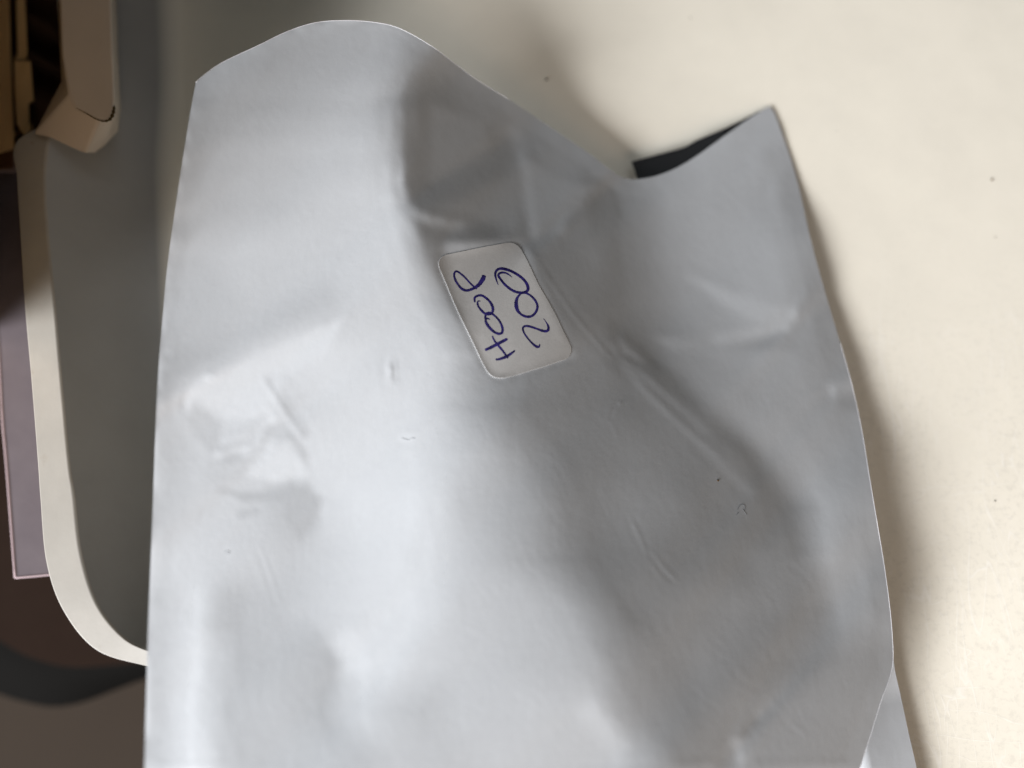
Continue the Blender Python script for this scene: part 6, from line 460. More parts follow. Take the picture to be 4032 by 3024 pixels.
[6879,-16,-26,-33,-41,-53,-48,-51,-58,-58,-58,-62,-50,-34,-37,-39,-35,-34,-32,-32,-33,-30,-26,-24,-20,-15,-12,-11,-8,-7,-3,0,-1,-6,-6,-6,-18,-27,-24,-21,-23,-24,-16,-10,-4,-1,1,1,1,0,-1,-1,-1,0,0,-2,-2,-2,-2,-2,-1,-3,-1,2,3,4,6,9,8,6,8,10,11,12,10,7,3,0,-2,-5,-6,-6,-7,-7,-10,-12,-14,-18,-20,-23,-24,-27,-30,-33,-36,-41,-46,-50,-52,-55,-55,-57,-59,-60,-61,-61,-62,-63,-64,-65,-63,-63,-63,-63,-62,-62,-61,-62,-63,-64,-62,-63,-63,-64,-66,-69,-71,-70,-68,-63,-56,-55,-57,-63,-69,-73,-71,-67,-62,-56,-53,-47,-46,-45,-46,-45,-45,-45,-45,-45,-45,-42,-41,-39,-37,-35,-36,-40,-41,-42,-41,-42,-43,-43,-43,-43,-49,-53,-53,-47,-42,-35,-39,-56,-64,-63,-62,-58,-48,-41,-37,-35,-34,-32,-30,-29,-28,-26,-25,-23,-22,-21,-20,-19,-16,-14,-11,-6],
[6859,-17,-29,-37,-46,-60,-54,-58,-63,-62,-56,-56,-42,-30,-36,-39,-36,-35,-32,-32,-30,-26,-22,-18,-17,-13,-10,-8,-6,-4,-1,0,-2,-10,-12,-3,-6,-24,-34,-30,-23,-17,-10,-5,0,-1,0,-1,0,-1,-1,-3,-2,-1,-1,-2,-3,-3,-3,-1,0,0,1,3,5,5,8,9,9,8,12,13,14,13,12,7,4,2,-1,-1,-3,-4,-4,-5,-8,-11,-14,-16,-19,-21,-23,-26,-31,-33,-37,-43,-48,-52,-54,-54,-56,-57,-58,-61,-61,-60,-62,-63,-63,-64,-62,-62,-61,-62,-60,-60,-59,-60,-61,-63,-63,-63,-64,-66,-65,-66,-68,-69,-70,-67,-63,-57,-55,-57,-61,-67,-70,-68,-65,-61,-57,-52,-51,-50,-50,-49,-47,-47,-45,-45,-43,-41,-40,-38,-38,-37,-38,-40,-41,-41,-41,-42,-44,-44,-45,-47,-49,-50,-45,-41,-37,-38,-43,-55,-63,-61,-58,-55,-48,-40,-37,-35,-32,-31,-29,-28,-27,-25,-24,-23,-22,-21,-20,-18,-17,-15,-11,-6],
[6828,-19,-32,-42,-51,-66,-60,-61,-63,-59,-48,-46,-37,-30,-36,-39,-38,-36,-32,-30,-27,-22,-18,-15,-14,-11,-9,-6,-2,-1,-2,-5,-7,-7,-8,-6,-5,-21,-38,-35,-18,-9,-5,-1,0,-2,-3,-3,-1,-1,-2,-4,-3,-2,-3,-4,-3,-3,-1,0,1,3,4,4,5,7,8,10,10,12,16,16,16,14,12,9,6,3,2,1,0,-1,-2,-4,-7,-9,-12,-14,-18,-20,-23,-27,-31,-34,-39,-44,-50,-54,-55,-55,-55,-56,-59,-60,-61,-61,-61,-63,-62,-63,-61,-61,-60,-60,-59,-57,-57,-58,-61,-62,-63,-64,-65,-66,-65,-66,-66,-66,-68,-69,-67,-63,-58,-56,-55,-59,-64,-67,-67,-65,-61,-58,-56,-55,-54,-52,-50,-48,-47,-45,-42,-40,-38,-38,-39,-39,-39,-41,-40,-40,-41,-44,-45,-47,-47,-46,-46,-43,-40,-37,-39,-41,-45,-54,-60,-57,-54,-49,-47,-41,-37,-35,-32,-30,-29,-27,-25,-25,-23,-23,-22,-21,-20,-19,-18,-15,-12,-7],
[6787,-21,-35,-46,-57,-69,-61,-60,-58,-52,-40,-39,-34,-33,-36,-38,-38,-35,-33,-28,-24,-20,-15,-13,-12,-9,-7,-4,-1,-2,-5,-9,-8,-1,-3,-12,-15,-19,-30,-30,-15,-3,0,-2,-2,-5,-5,-4,-2,-2,-3,-4,-4,-4,-4,-4,-3,-1,-1,1,4,5,5,6,6,8,10,10,13,16,19,18,17,14,12,10,7,5,5,4,4,1,0,-3,-6,-9,-10,-13,-15,-20,-24,-28,-32,-36,-40,-45,-51,-55,-55,-55,-55,-57,-58,-60,-60,-61,-61,-62,-61,-61,-60,-60,-59,-59,-58,-56,-55,-58,-60,-61,-63,-64,-65,-66,-65,-66,-65,-65,-64,-67,-67,-68,-64,-60,-54,-54,-57,-63,-66,-67,-65,-63,-61,-61,-58,-55,-52,-49,-48,-45,-42,-39,-38,-38,-39,-41,-41,-41,-40,-40,-43,-45,-48,-47,-47,-43,-40,-38,-37,-38,-40,-44,-49,-54,-55,-52,-50,-45,-41,-42,-38,-34,-32,-29,-27,-26,-25,-24,-24,-23,-22,-21,-21,-20,-18,-16,-12,-8],
[6740,-23,-38,-50,-59,-69,-59,-55,-50,-44,-36,-35,-34,-35,-37,-37,-35,-33,-32,-28,-22,-18,-14,-12,-8,-7,-5,-3,-3,-3,-5,-9,-6,-2,-6,-20,-23,-16,-14,-16,-14,-5,0,-3,-7,-7,-6,-4,-3,-3,-4,-5,-4,-5,-4,-3,-1,0,0,3,6,6,6,6,9,11,10,13,16,19,21,19,16,12,12,11,10,9,7,7,6,3,1,-2,-4,-8,-10,-11,-14,-20,-25,-29,-34,-38,-41,-46,-51,-54,-55,-55,-56,-57,-58,-59,-60,-60,-60,-61,-60,-59,-59,-59,-58,-58,-56,-56,-55,-57,-59,-61,-62,-64,-64,-66,-67,-65,-65,-64,-63,-62,-65,-67,-69,-65,-59,-53,-53,-58,-63,-66,-67,-67,-66,-66,-63,-59,-54,-51,-49,-46,-42,-39,-37,-38,-40,-42,-43,-42,-41,-41,-44,-46,-48,-47,-44,-39,-36,-35,-37,-39,-43,-47,-50,-53,-50,-49,-47,-43,-37,-39,-36,-33,-30,-28,-26,-26,-24,-24,-23,-24,-22,-22,-22,-21,-19,-17,-13,-8],
[6688,-24,-40,-50,-59,-66,-53,-48,-44,-39,-35,-35,-34,-35,-36,-35,-33,-30,-29,-26,-22,-16,-13,-10,-7,-4,-3,-2,-2,-5,-9,-10,-9,-9,-13,-21,-21,-12,-1,-1,-12,-11,-5,-7,-9,-8,-5,-4,-5,-5,-4,-5,-5,-4,-3,-1,0,1,3,5,7,7,6,8,10,13,13,15,20,22,21,18,14,13,12,14,13,11,10,9,7,5,2,-1,-4,-7,-9,-11,-14,-20,-25,-31,-36,-39,-42,-46,-50,-53,-54,-56,-56,-57,-59,-58,-59,-60,-59,-59,-59,-58,-57,-58,-57,-56,-56,-55,-55,-58,-59,-59,-62,-63,-65,-66,-66,-65,-65,-63,-61,-61,-62,-65,-68,-69,-65,-58,-53,-54,-58,-62,-67,-69,-70,-70,-68,-63,-58,-54,-50,-47,-43,-39,-38,-39,-41,-43,-44,-43,-42,-43,-45,-45,-46,-44,-40,-37,-34,-35,-38,-42,-45,-48,-49,-50,-48,-47,-44,-40,-36,-36,-33,-30,-27,-27,-25,-25,-24,-24,-24,-23,-24,-23,-22,-22,-21,-18,-14,-9],
[6634,-24,-39,-49,-56,-60,-47,-42,-40,-37,-37,-36,-34,-32,-33,-33,-31,-27,-25,-22,-21,-17,-10,-9,-5,-3,0,-2,-3,-11,-15,-11,-9,-13,-18,-17,-15,-9,1,6,-5,-17,-15,-10,-8,-6,-5,-7,-7,-5,-4,-5,-4,-4,-2,1,2,2,5,7,8,7,8,8,13,14,17,21,23,23,20,15,14,13,14,16,15,15,11,10,9,5,3,-1,-2,-6,-9,-11,-16,-20,-26,-32,-38,-40,-42,-46,-49,-51,-53,-55,-56,-58,-58,-59,-58,-58,-58,-58,-57,-57,-57,-56,-56,-55,-55,-54,-57,-58,-59,-58,-61,-64,-64,-65,-65,-64,-64,-63,-61,-61,-60,-63,-65,-69,-69,-65,-57,-53,-54,-57,-64,-69,-73,-73,-70,-67,-63,-58,-53,-48,-45,-42,-40,-41,-42,-43,-45,-44,-44,-44,-44,-43,-42,-39,-37,-35,-35,-36,-41,-44,-47,-46,-47,-47,-49,-43,-40,-37,-35,-34,-29,-27,-26,-25,-25,-24,-24,-24,-25,-24,-24,-24,-24,-24,-21,-20,-15,-10],
[6582,-24,-39,-47,-51,-52,-40,-39,-38,-38,-37,-36,-33,-30,-30,-31,-27,-23,-21,-21,-21,-16,-8,-5,-3,-1,-1,-4,-11,-17,-13,-7,-9,-15,-19,-15,-9,-7,-4,3,0,-17,-23,-12,-6,-6,-7,-8,-7,-6,-5,-4,-2,-2,0,1,3,5,6,8,7,8,9,12,15,18,22,25,25,21,17,14,14,16,17,16,17,17,13,11,9,7,3,0,-2,-5,-8,-14,-17,-22,-27,-33,-38,-40,-43,-45,-47,-49,-52,-54,-56,-57,-58,-58,-58,-57,-57,-56,-56,-56,-55,-55,-56,-54,-55,-54,-57,-59,-59,-59,-60,-63,-63,-64,-64,-62,-63,-62,-62,-61,-61,-62,-63,-67,-69,-67,-63,-57,-53,-55,-59,-66,-72,-73,-72,-70,-67,-63,-58,-52,-49,-45,-43,-43,-43,-44,-45,-46,-45,-43,-42,-40,-37,-35,-35,-35,-37,-39,-43,-45,-46,-45,-44,-45,-45,-41,-37,-35,-32,-31,-26,-25,-25,-24,-25,-24,-25,-24,-25,-26,-25,-26,-25,-25,-23,-21,-17,-10],
[6532,-23,-37,-46,-47,-37,-39,-38,-38,-38,-37,-35,-32,-27,-27,-27,-23,-21,-19,-20,-20,-13,-5,-1,-2,-3,-6,-11,-17,-16,-5,-3,-14,-19,-17,-11,-3,-3,-8,-7,-2,-13,-24,-14,-8,-8,-9,-8,-7,-5,-5,-3,-1,0,1,3,4,6,8,7,7,9,12,16,18,23,25,27,23,19,14,16,17,19,19,18,18,18,15,11,10,7,3,0,-1,-5,-9,-15,-19,-23,-29,-33,-38,-41,-41,-44,-46,-48,-50,-54,-55,-55,-57,-58,-56,-56,-56,-56,-54,-55,-54,-54,-55,-55,-55,-55,-57,-58,-60,-60,-60,-62,-62,-62,-61,-62,-61,-62,-62,-62,-62,-62,-62,-64,-67,-68,-66,-61,-57,-54,-56,-61,-68,-71,-72,-73,-71,-68,-64,-57,-54,-50,-46,-45,-45,-46,-46,-45,-45,-41,-39,-36,-34,-33,-34,-37,-39,-42,-44,-45,-45,-42,-42,-42,-41,-38,-34,-32,-30,-24,-25,-25,-25,-24,-25,-24,-26,-25,-26,-27,-27,-27,-27,-27,-25,-22,-18,-11],
[6487,-22,-35,-42,-41,-32,-37,-37,-38,-38,-35,-33,-30,-26,-23,-22,-20,-20,-19,-19,-18,-8,-2,-2,-6,-9,-13,-14,-14,-8,0,-10,-19,-16,-9,-4,-2,-3,-12,-16,-12,-14,-19,-14,-10,-10,-9,-7,-6,-5,-4,-2,0,2,3,3,5,7,8,9,8,11,15,18,20,23,26,26,24,19,16,18,21,22,21,20,18,19,16,12,11,7,3,0,-2,-5,-11,-16,-21,-25,-30,-33,-38,-39,-40,-42,-45,-48,-50,-52,-53,-54,-55,-56,-56,-55,-55,-54,-54,-53,-53,-54,-55,-55,-56,-56,-57,-59,-60,-60,-60,-60,-60,-61,-60,-60,-61,-62,-62,-63,-62,-62,-62,-63,-64,-65,-66,-65,-61,-56,-55,-57,-62,-68,-72,-73,-74,-72,-69,-65,-60,-56,-51,-48,-47,-48,-46,-45,-42,-39,-35,-33,-32,-32,-36,-39,-42,-43,-44,-44,-43,-41,-39,-38,-37,-34,-31,-30,-26,-20,-24,-24,-25,-24,-26,-25,-26,-27,-28,-28,-28,-29,-29,-29,-27,-24,-19,-12],
[6446,-20,-33,-37,-37,-29,-36,-37,-37,-36,-33,-29,-28,-26,-20,-18,-18,-18,-19,-20,-15,-5,-2,-6,-9,-14,-14,-11,-8,-5,-5,-18,-21,-9,-2,-2,-5,-6,-11,-20,-22,-19,-15,-11,-11,-10,-9,-5,-5,-4,-2,-1,1,3,4,4,6,7,9,9,11,15,17,20,20,22,26,27,24,21,20,21,24,23,23,21,19,18,16,14,11,7,3,0,-3,-7,-12,-18,-22,-27,-30,-33,-36,-37,-38,-42,-45,-47,-49,-50,-51,-52,-53,-54,-55,-55,-54,-53,-52,-53,-53,-54,-54,-56,-57,-58,-58,-58,-60,-60,-60,-59,-58,-58,-59,-60,-60,-62,-63,-62,-63,-62,-62,-62,-63,-62,-63,-64,-64,-60,-57,-55,-59,-64,-69,-72,-74,-74,-75,-72,-68,-63,-57,-52,-50,-49,-47,-43,-40,-36,-32,-31,-31,-34,-37,-41,-44,-43,-43,-43,-41,-39,-36,-34,-33,-30,-29,-26,-22,-19,-23,-23,-24,-25,-26,-27,-27,-28,-29,-30,-31,-31,-31,-30,-29,-26,-21,-13],
[6410,-19,-29,-35,-33,-28,-35,-36,-35,-34,-30,-27,-26,-25,-19,-17,-15,-16,-19,-19,-10,-2,-4,-9,-11,-15,-14,-7,-8,-13,-16,-20,-13,-2,-1,-5,-10,-9,-10,-19,-24,-22,-14,-11,-10,-10,-8,-5,-3,-3,0,1,3,4,4,6,6,7,9,12,14,18,19,21,23,24,26,27,24,22,23,23,25,24,24,23,20,17,15,14,11,7,2,0,-4,-10,-14,-19,-23,-26,-30,-32,-35,-35,-37,-41,-44,-47,-48,-48,-49,-50,-50,-52,-53,-54,-54,-52,-52,-53,-53,-54,-54,-57,-58,-58,-59,-59,-60,-59,-60,-58,-56,-57,-57,-59,-61,-61,-62,-63,-62,-62,-62,-61,-61,-61,-60,-62,-65,-64,-61,-56,-57,-61,-65,-68,-72,-75,-78,-79,-75,-71,-64,-59,-53,-50,-45,-42,-37,-34,-32,-31,-33,-35,-38,-42,-43,-42,-42,-41,-39,-37,-33,-30,-29,-27,-25,-23,-20,-19,-21,-22,-24,-26,-26,-28,-29,-30,-31,-32,-33,-33,-33,-32,-31,-28,-22,-14],
[6378,-17,-28,-31,-31,-27,-34,-34,-33,-31,-28,-25,-26,-23,-19,-17,-13,-12,-16,-13,-2,-3,-13,-18,-18,-19,-15,-5,-9,-19,-21,-16,-3,3,-3,-9,-12,-11,-12,-15,-20,-22,-18,-11,-10,-9,-7,-3,-3,0,2,2,4,5,5,6,7,8,10,14,17,19,20,24,26,27,26,26,24,24,25,26,25,26,24,23,21,17,15,12,10,6,2,-1,-7,-12,-16,-19,-23,-25,-29,-31,-33,-35,-37,-39,-43,-46,-46,-46,-47,-48,-47,-49,-51,-53,-53,-52,-53,-53,-53,-54,-56,-57,-58,-59,-60,-59,-60,-60,-58,-57,-56,-55,-57,-59,-60,-60,-62,-61,-62,-61,-61,-60,-60,-59,-59,-61,-65,-66,-65,-59,-57,-59,-61,-65,-69,-74,-78,-82,-81,-79,-73,-65,-57,-49,-44,-40,-37,-34,-33,-34,-35,-36,-39,-40,-41,-41,-40,-39,-36,-35,-30,-26,-25,-24,-22,-21,-18,-18,-20,-22,-25,-26,-28,-29,-31,-32,-33,-34,-35,-35,-36,-34,-33,-30,-24,-14],
[6350,-16,-26,-29,-30,-25,-32,-32,-31,-29,-26,-24,-24,-22,-18,-17,-12,-9,-13,-9,-3,-10,-22,-26,-22,-17,-10,-5,-10,-19,-20,-11,-3,-2,-7,-10,-10,-11,-12,-10,-14,-23,-22,-13,-8,-8,-5,-3,-1,1,3,4,5,6,6,6,8,9,13,16,19,20,23,25,28,27,25,26,27,26,27,27,27,25,25,24,20,17,15,12,8,5,0,-3,-9,-13,-17,-20,-22,-24,-28,-30,-33,-35,-35,-38,-40,-44,-45,-44,-45,-45,-45,-46,-49,-50,-53,-52,-54,-53,-54,-55,-56,-58,-59,-60,-60,-60,-60,-59,-58,-56,-54,-55,-56,-59,-59,-60,-60,-60,-61,-61,-60,-59,-59,-58,-59,-61,-64,-66,-66,-63,-60,-58,-60,-62,-66,-71,-77,-81,-85,-85,-80,-72,-60,-50,-43,-41,-37,-36,-36,-37,-37,-39,-39,-38,-38,-38,-37,-36,-34,-32,-27,-23,-21,-20,-20,-19,-18,-17,-19,-22,-25,-28,-29,-32,-33,-34,-35,-36,-38,-37,-38,-37,-35,-31,-26,-15],
[6325,-16,-24,-28,-27,-24,-30,-30,-28,-28,-25,-23,-22,-19,-17,-16,-11,-9,-13,-12,-9,-15,-21,-20,-14,-8,-8,-12,-20,-21,-17,-10,-8,-10,-12,-11,-9,-10,-9,-8,-11,-21,-24,-14,-8,-5,-4,-2,-1,3,4,5,7,7,5,7,9,13,16,18,20,23,25,26,27,26,25,27,29,29,29,28,26,26,25,23,20,17,14,11,6,3,-1,-5,-10,-14,-17,-20,-22,-23,-27,-29,-32,-34,-34,-36,-37,-41,-43,-43,-43,-43,-43,-44,-45,-49,-52,-53,-54,-54,-54,-56,-57,-59,-60,-60,-60,-60,-60,-59,-57,-55,-54,-54,-56,-58,-58,-59,-60,-59,-60,-60,-59,-58,-57,-59,-60,-61,-63,-65,-66,-65,-63,-60,-59,-61,-64,-69,-75,-80,-85,-87,-85,-76,-64,-52,-46,-42,-40,-38,-40,-40,-40,-40,-39,-36,-35,-34,-34,-33,-31,-28,-24,-20,-17,-18,-18,-17,-18,-17,-17,-23,-27,-29,-32,-33,-35,-37,-38,-38,-40,-40,-40,-39,-37,-34,-26,-17],
[6302,-14,-23,-27,-26,-21,-29,-27,-27,-26,-24,-22,-21,-17,-16,-15,-10,-9,-12,-12,-13,-14,-15,-13,-9,-9,-16,-24,-26,-21,-13,-10,-12,-14,-14,-12,-11,-8,-8,-10,-10,-18,-21,-14,-5,-3,-4,-2,0,4,6,6,6,7,7,8,13,16,19,19,22,25,27,26,26,25,26,28,32,31,30,29,26,26,25,22,19,15,13,9,5,1,-3,-6,-11,-14,-17,-19,-22,-23,-26,-28,-31,-32,-32,-33,-36,-38,-40,-41,-41,-42,-42,-42,-43,-47,-52,-53,-54,-54,-55,-56,-59,-59,-61,-61,-60,-60,-59,-58,-56,-54,-54,-54,-56,-56,-58,-58,-59,-59,-60,-59,-58,-56,-57,-58,-61,-62,-62,-63,-65,-66,-66,-63,-60,-61,-63,-69,-74,-78,-82,-87,-86,-78,-67,-56,-49,-47,-43,-43,-43,-43,-42,-41,-37,-35,-32,-31,-30,-29,-27,-24,-20,-18,-16,-15,-17,-16,-17,-17,-17,-24,-28,-32,-33,-36,-38,-39,-40,-41,-42,-43,-42,-41,-40,-35,-28,-17],
[6282,-14,-22,-25,-24,-20,-27,-26,-25,-25,-23,-21,-19,-17,-14,-12,-10,-8,-10,-12,-14,-13,-13,-12,-12,-18,-25,-30,-24,-17,-13,-13,-14,-13,-12,-12,-10,-8,-10,-15,-13,-11,-14,-11,-4,-3,-3,-1,1,5,7,6,6,6,8,12,17,19,21,21,24,26,28,26,24,25,28,30,33,33,31,29,28,26,24,21,17,14,10,7,4,0,-4,-7,-12,-14,-17,-18,-21,-23,-25,-27,-30,-30,-30,-31,-34,-35,-37,-38,-39,-40,-41,-42,-43,-46,-50,-54,-54,-55,-55,-58,-59,-59,-61,-61,-61,-60,-59,-56,-55,-53,-54,-54,-55,-56,-57,-57,-58,-59,-59,-58,-57,-56,-56,-59,-60,-62,-62,-63,-64,-66,-68,-66,-63,-62,-63,-68,-73,-76,-79,-83,-84,-79,-69,-59,-56,-53,-50,-47,-48,-46,-43,-39,-36,-33,-30,-26,-26,-24,-23,-20,-18,-16,-14,-14,-16,-16,-16,-17,-18,-25,-30,-33,-37,-38,-40,-41,-43,-44,-44,-45,-45,-43,-42,-36,-30,-18],
[6264,-13,-21,-24,-23,-19,-25,-24,-24,-23,-22,-20,-18,-15,-13,-9,-8,-8,-10,-14,-14,-13,-13,-16,-19,-26,-31,-29,-21,-16,-14,-15,-13,-11,-11,-10,-11,-10,-13,-17,-12,-5,-8,-10,-5,-2,1,1,2,5,7,6,5,8,11,15,18,21,23,24,25,27,27,25,25,27,29,32,34,33,32,30,28,26,24,20,16,12,8,5,2,0,-6,-8,-12,-15,-16,-18,-21,-22,-23,-26,-29,-27,-28,-29,-31,-32,-35,-36,-37,-38,-40,-41,-43,-46,-50,-54,-55,-55,-56,-59,-59,-60,-61,-60,-61,-60,-58,-55,-54,-53,-53,-54,-54,-56,-56,-57,-57,-57,-59,-57,-56,-56,-56,-58,-60,-62,-62,-63,-65,-66,-69,-68,-66,-65,-64,-67,-70,-73,-75,-78,-80,-78,-71,-65,-63,-61,-58,-53,-51,-48,-43,-39,-34,-31,-27,-22,-21,-19,-19,-17,-16,-14,-13,-13,-15,-15,-18,-17,-20,-26,-31,-36,-38,-41,-43,-44,-45,-46,-47,-47,-47,-46,-43,-39,-31,-19],
[6248,-12,-20,-23,-23,-17,-23,-23,-22,-22,-20,-20,-17,-13,-9,-8,-7,-10,-11,-14,-15,-15,-17,-20,-26,-31,-33,-29,-19,-16,-15,-13,-11,-9,-11,-11,-13,-13,-14,-14,-7,-3,-6,-9,-4,1,3,3,2,4,7,7,8,10,14,17,20,22,23,25,27,27,26,26,26,29,31,33,35,33,32,31,28,26,22,18,15,11,6,3,1,-2,-6,-9,-12,-14,-16,-18,-21,-21,-22,-25,-25,-26,-25,-27,-28,-30,-32,-34,-35,-38,-39,-40,-43,-46,-51,-54,-56,-55,-57,-59,-61,-60,-60,-60,-59,-60,-57,-55,-52,-53,-53,-53,-55,-55,-56,-55,-56,-56,-57,-56,-56,-55,-56,-58,-60,-62,-63,-64,-65,-68,-68,-68,-69,-70,-67,-65,-66,-68,-71,-73,-76,-76,-73,-70,-71,-70,-66,-60,-54,-49,-43,-37,-33,-29,-24,-18,-16,-15,-14,-15,-14,-13,-12,-12,-13,-17,-18,-20,-22,-26,-34,-38,-40,-44,-45,-46,-48,-49,-49,-49,-49,-48,-45,-40,-32,-20],
[6236,-13,-19,-23,-21,-16,-22,-22,-20,-20,-19,-18,-15,-11,-8,-7,-9,-11,-13,-14,-16,-18,-23,-27,-31,-34,-31,-25,-18,-15,-15,-12,-11,-11,-12,-13,-13,-11,-10,-10,-4,-3,-7,-8,-2,3,5,3,2,3,7,9,10,15,17,19,21,23,23,25,27,27,27,27,28,30,33,34,35,33,33,31,27,25,20,16,13,10,6,1,-1,-2,-6,-10,-12,-14,-15,-18,-20,-20,-21,-22,-24,-23,-24,-24,-26,-27,-30,-32,-34,-36,-39,-41,-43,-46,-51,-55,-55,-57,-58,-60,-61,-60,-59,-59,-58,-58,-57,-55,-52,-52,-52,-54,-54,-55,-55,-55,-54,-55,-55,-55,-54,-55,-55,-58,-60,-62,-64,-65,-68,-69,-70,-68,-69,-72,-70,-66,-63,-64,-65,-68,-70,-73,-76,-76,-79,-79,-73,-66,-57,-49,-43,-37,-32,-27,-20,-15,-12,-10,-11,-12,-13,-12,-11,-10,-13,-18,-20,-23,-24,-28,-35,-40,-43,-45,-48,-49,-50,-51,-51,-52,-51,-49,-47,-41,-34,-21],
[6226,-12,-19,-23,-22,-14,-21,-19,-19,-19,-18,-16,-12,-10,-8,-8,-10,-13,-13,-16,-19,-25,-30,-32,-34,-31,-24,-19,-16,-14,-14,-12,-14,-15,-12,-11,-9,-7,-7,-8,-5,-5,-10,-7,1,3,3,3,2,4,8,10,14,17,19,21,23,23,24,25,28,27,27,29,30,31,34,35,35,33,33,30,26,23,19,14,12,10,5,0,-2,-4,-6,-10,-12,-12,-15,-17,-20,-20,-19,-20,-21,-21,-22,-22,-24,-25,-28,-31,-33,-35,-39,-42,-43,-47,-51,-54,-56,-58,-59,-60,-61,-60,-59,-57,-57,-57,-56,-54,-53,-52,-51,-53,-54,-54,-54,-54,-53,-53,-54,-54,-53,-54,-55,-57,-60,-62,-65,-67,-69,-72,-71,-69,-69,-71,-71,-67,-64,-62,-60,-61,-64,-70,-78,-84,-86,-85,-80,-70,-61,-50,-43,-37,-32,-24,-17,-11,-8,-7,-8,-10,-11,-11,-9,-10,-13,-20,-23,-25,-27,-30,-37,-41,-45,-48,-50,-51,-53,-53,-54,-53,-53,-50,-48,-43,-35,-21],
[6220,-11,-19,-23,-24,-13,-19,-18,-18,-18,-16,-13,-11,-9,-9,-11,-12,-14,-16,-19,-26,-33,-34,-33,-30,-24,-18,-15,-15,-14,-11,-12,-14,-13,-9,-7,-5,-5,-7,-9,-7,-9,-13,-8,0,3,1,1,3,6,10,13,16,19,21,22,24,23,24,26,27,28,29,30,32,33,34,35,35,33,33,28,25,22,18,14,11,10,3,-2,-3,-5,-6,-10,-11,-12,-14,-17,-20,-17,-17,-18,-19,-19,-19,-21,-22,-24,-27,-29,-32,-35,-39,-43,-44,-48,-52,-54,-55,-58,-60,-61,-60,-59,-58,-57,-55,-56,-56,-54,-53,-51,-51,-52,-53,-53,-53,-53,-52,-51,-53,-53,-53,-54,-54,-57,-59,-63,-65,-69,-70,-73,-72,-70,-70,-69,-69,-69,-66,-62,-56,-55,-59,-69,-81,-89,-92,-89,-84,-75,-63,-52,-44,-37,-30,-22,-14,-8,-5,-4,-7,-7,-9,-9,-9,-10,-15,-22,-25,-27,-30,-32,-38,-44,-47,-50,-53,-54,-54,-56,-55,-55,-54,-52,-49,-44,-35,-22],
[6218,-11,-18,-22,-25,-15,-18,-17,-18,-16,-14,-12,-10,-10,-10,-13,-15,-17,-21,-24,-30,-36,-34,-30,-24,-18,-15,-15,-14,-12,-10,-10,-10,-8,-5,-5,-5,-5,-6,-9,-10,-14,-15,-11,-5,0,0,2,5,9,12,17,18,20,22,22,23,24,24,26,28,29,30,32,33,34,35,34,35,34,31,28,23,21,19,14,11,7,2,-3,-4,-5,-7,-9,-11,-10,-14,-18,-18,-16,-14,-16,-17,-17,-17,-19,-21,-23,-26,-28,-32,-35,-40,-43,-45,-49,-52,-53,-55,-58,-60,-62,-59,-59,-57,-55,-55,-55,-56,-54,-53,-51,-50,-51,-51,-52,-52,-51,-51,-51,-51,-53,-53,-53,-55,-56,-60,-62,-66,-70,-71,-73,-72,-71,-71,-68,-67,-67,-67,-63,-56,-52,-57,-70,-83,-91,-94,-92,-87,-78,-66,-53,-45,-36,-28,-20,-12,-6,-3,-3,-5,-6,-7,-8,-9,-10,-17,-24,-28,-29,-32,-35,-39,-46,-50,-53,-55,-56,-57,-57,-57,-56,-55,-53,-50,-44,-36,-21],
[6218,-10,-18,-21,-25,-17,-17,-17,-16,-16,-13,-11,-11,-11,-13,-15,-18,-22,-27,-29,-32,-33,-28,-21,-17,-16,-15,-13,-12,-10,-9,-9,-6,-4,-5,-5,-5,-6,-8,-12,-14,-15,-15,-13,-10,-6,1,4,7,12,16,19,19,20,22,23,22,24,26,26,28,30,31,34,34,35,34,34,34,34,30,27,23,20,19,15,10,6,1,-3,-5,-6,-7,-8,-10,-10,-13,-18,-17,-13,-11,-14,-16,-15,-16,-18,-21,-22,-25,-28,-32,-36,-39,-44,-46,-49,-51,-54,-55,-57,-60,-61,-60,-57,-57,-55,-55,-55,-54,-54,-52,-51,-49,-49,-51,-50,-50,-50,-51,-50,-51,-52,-52,-54,-54,-57,-60,-63,-67,-69,-72,-72,-73,-72,-70,-68,-65,-64,-64,-62,-57,-55,-60,-72,-83,-90,-95,-93,-89,-80,-68,-56,-45,-35,-26,-18,-12,-5,-2,-3,-3,-4,-6,-7,-9,-13,-19,-26,-29,-32,-33,-36,-42,-48,-53,-56,-58,-58,-59,-59,-58,-57,-56,-53,-50,-44,-36,-22],
[6221,-11,-17,-21,-25,-18,-16,-17,-16,-14,-13,-12,-13,-13,-16,-19,-23,-28,-32,-33,-30,-26,-20,-14,-10,-11,-12,-12,-9,-9,-9,-8,-4,-2,-5,-5,-7,-9,-12,-15,-16,-15,-13,-11,-13,-10,0,5,8,14,18,20,19,19,23,23,23,24,26,27,29,31,32,35,34,34,34,34,35,33,30,26,23,18,18,15,10,6,0,-3,-5,-6,-6,-7,-9,-11,-13,-16,-15,-10,-9,-13,-15,-14,-15,-18,-20,-22,-24,-30,-32,-36,-39,-43,-46,-50,-52,-53,-55,-57,-59,-60,-59,-57,-56,-55,-55,-55,-54,-52,-52,-49,-48,-49,-49,-48,-49,-50,-50,-50,-51,-52,-52,-53,-55,-57,-60,-63,-67,-70,-71,-73,-72,-72,-70,-67,-64,-61,-60,-59,-57,-59,-67,-75,-83,-89,-93,-93,-89,-81,-70,-57,-46,-33,-25,-18,-13,-7,-3,-1,-1,-3,-5,-7,-11,-15,-21,-25,-32,-34,-36,-38,-43,-52,-57,-59,-60,-60,-60,-60,-59,-58,-55,-54,-50,-44,-35,-22],
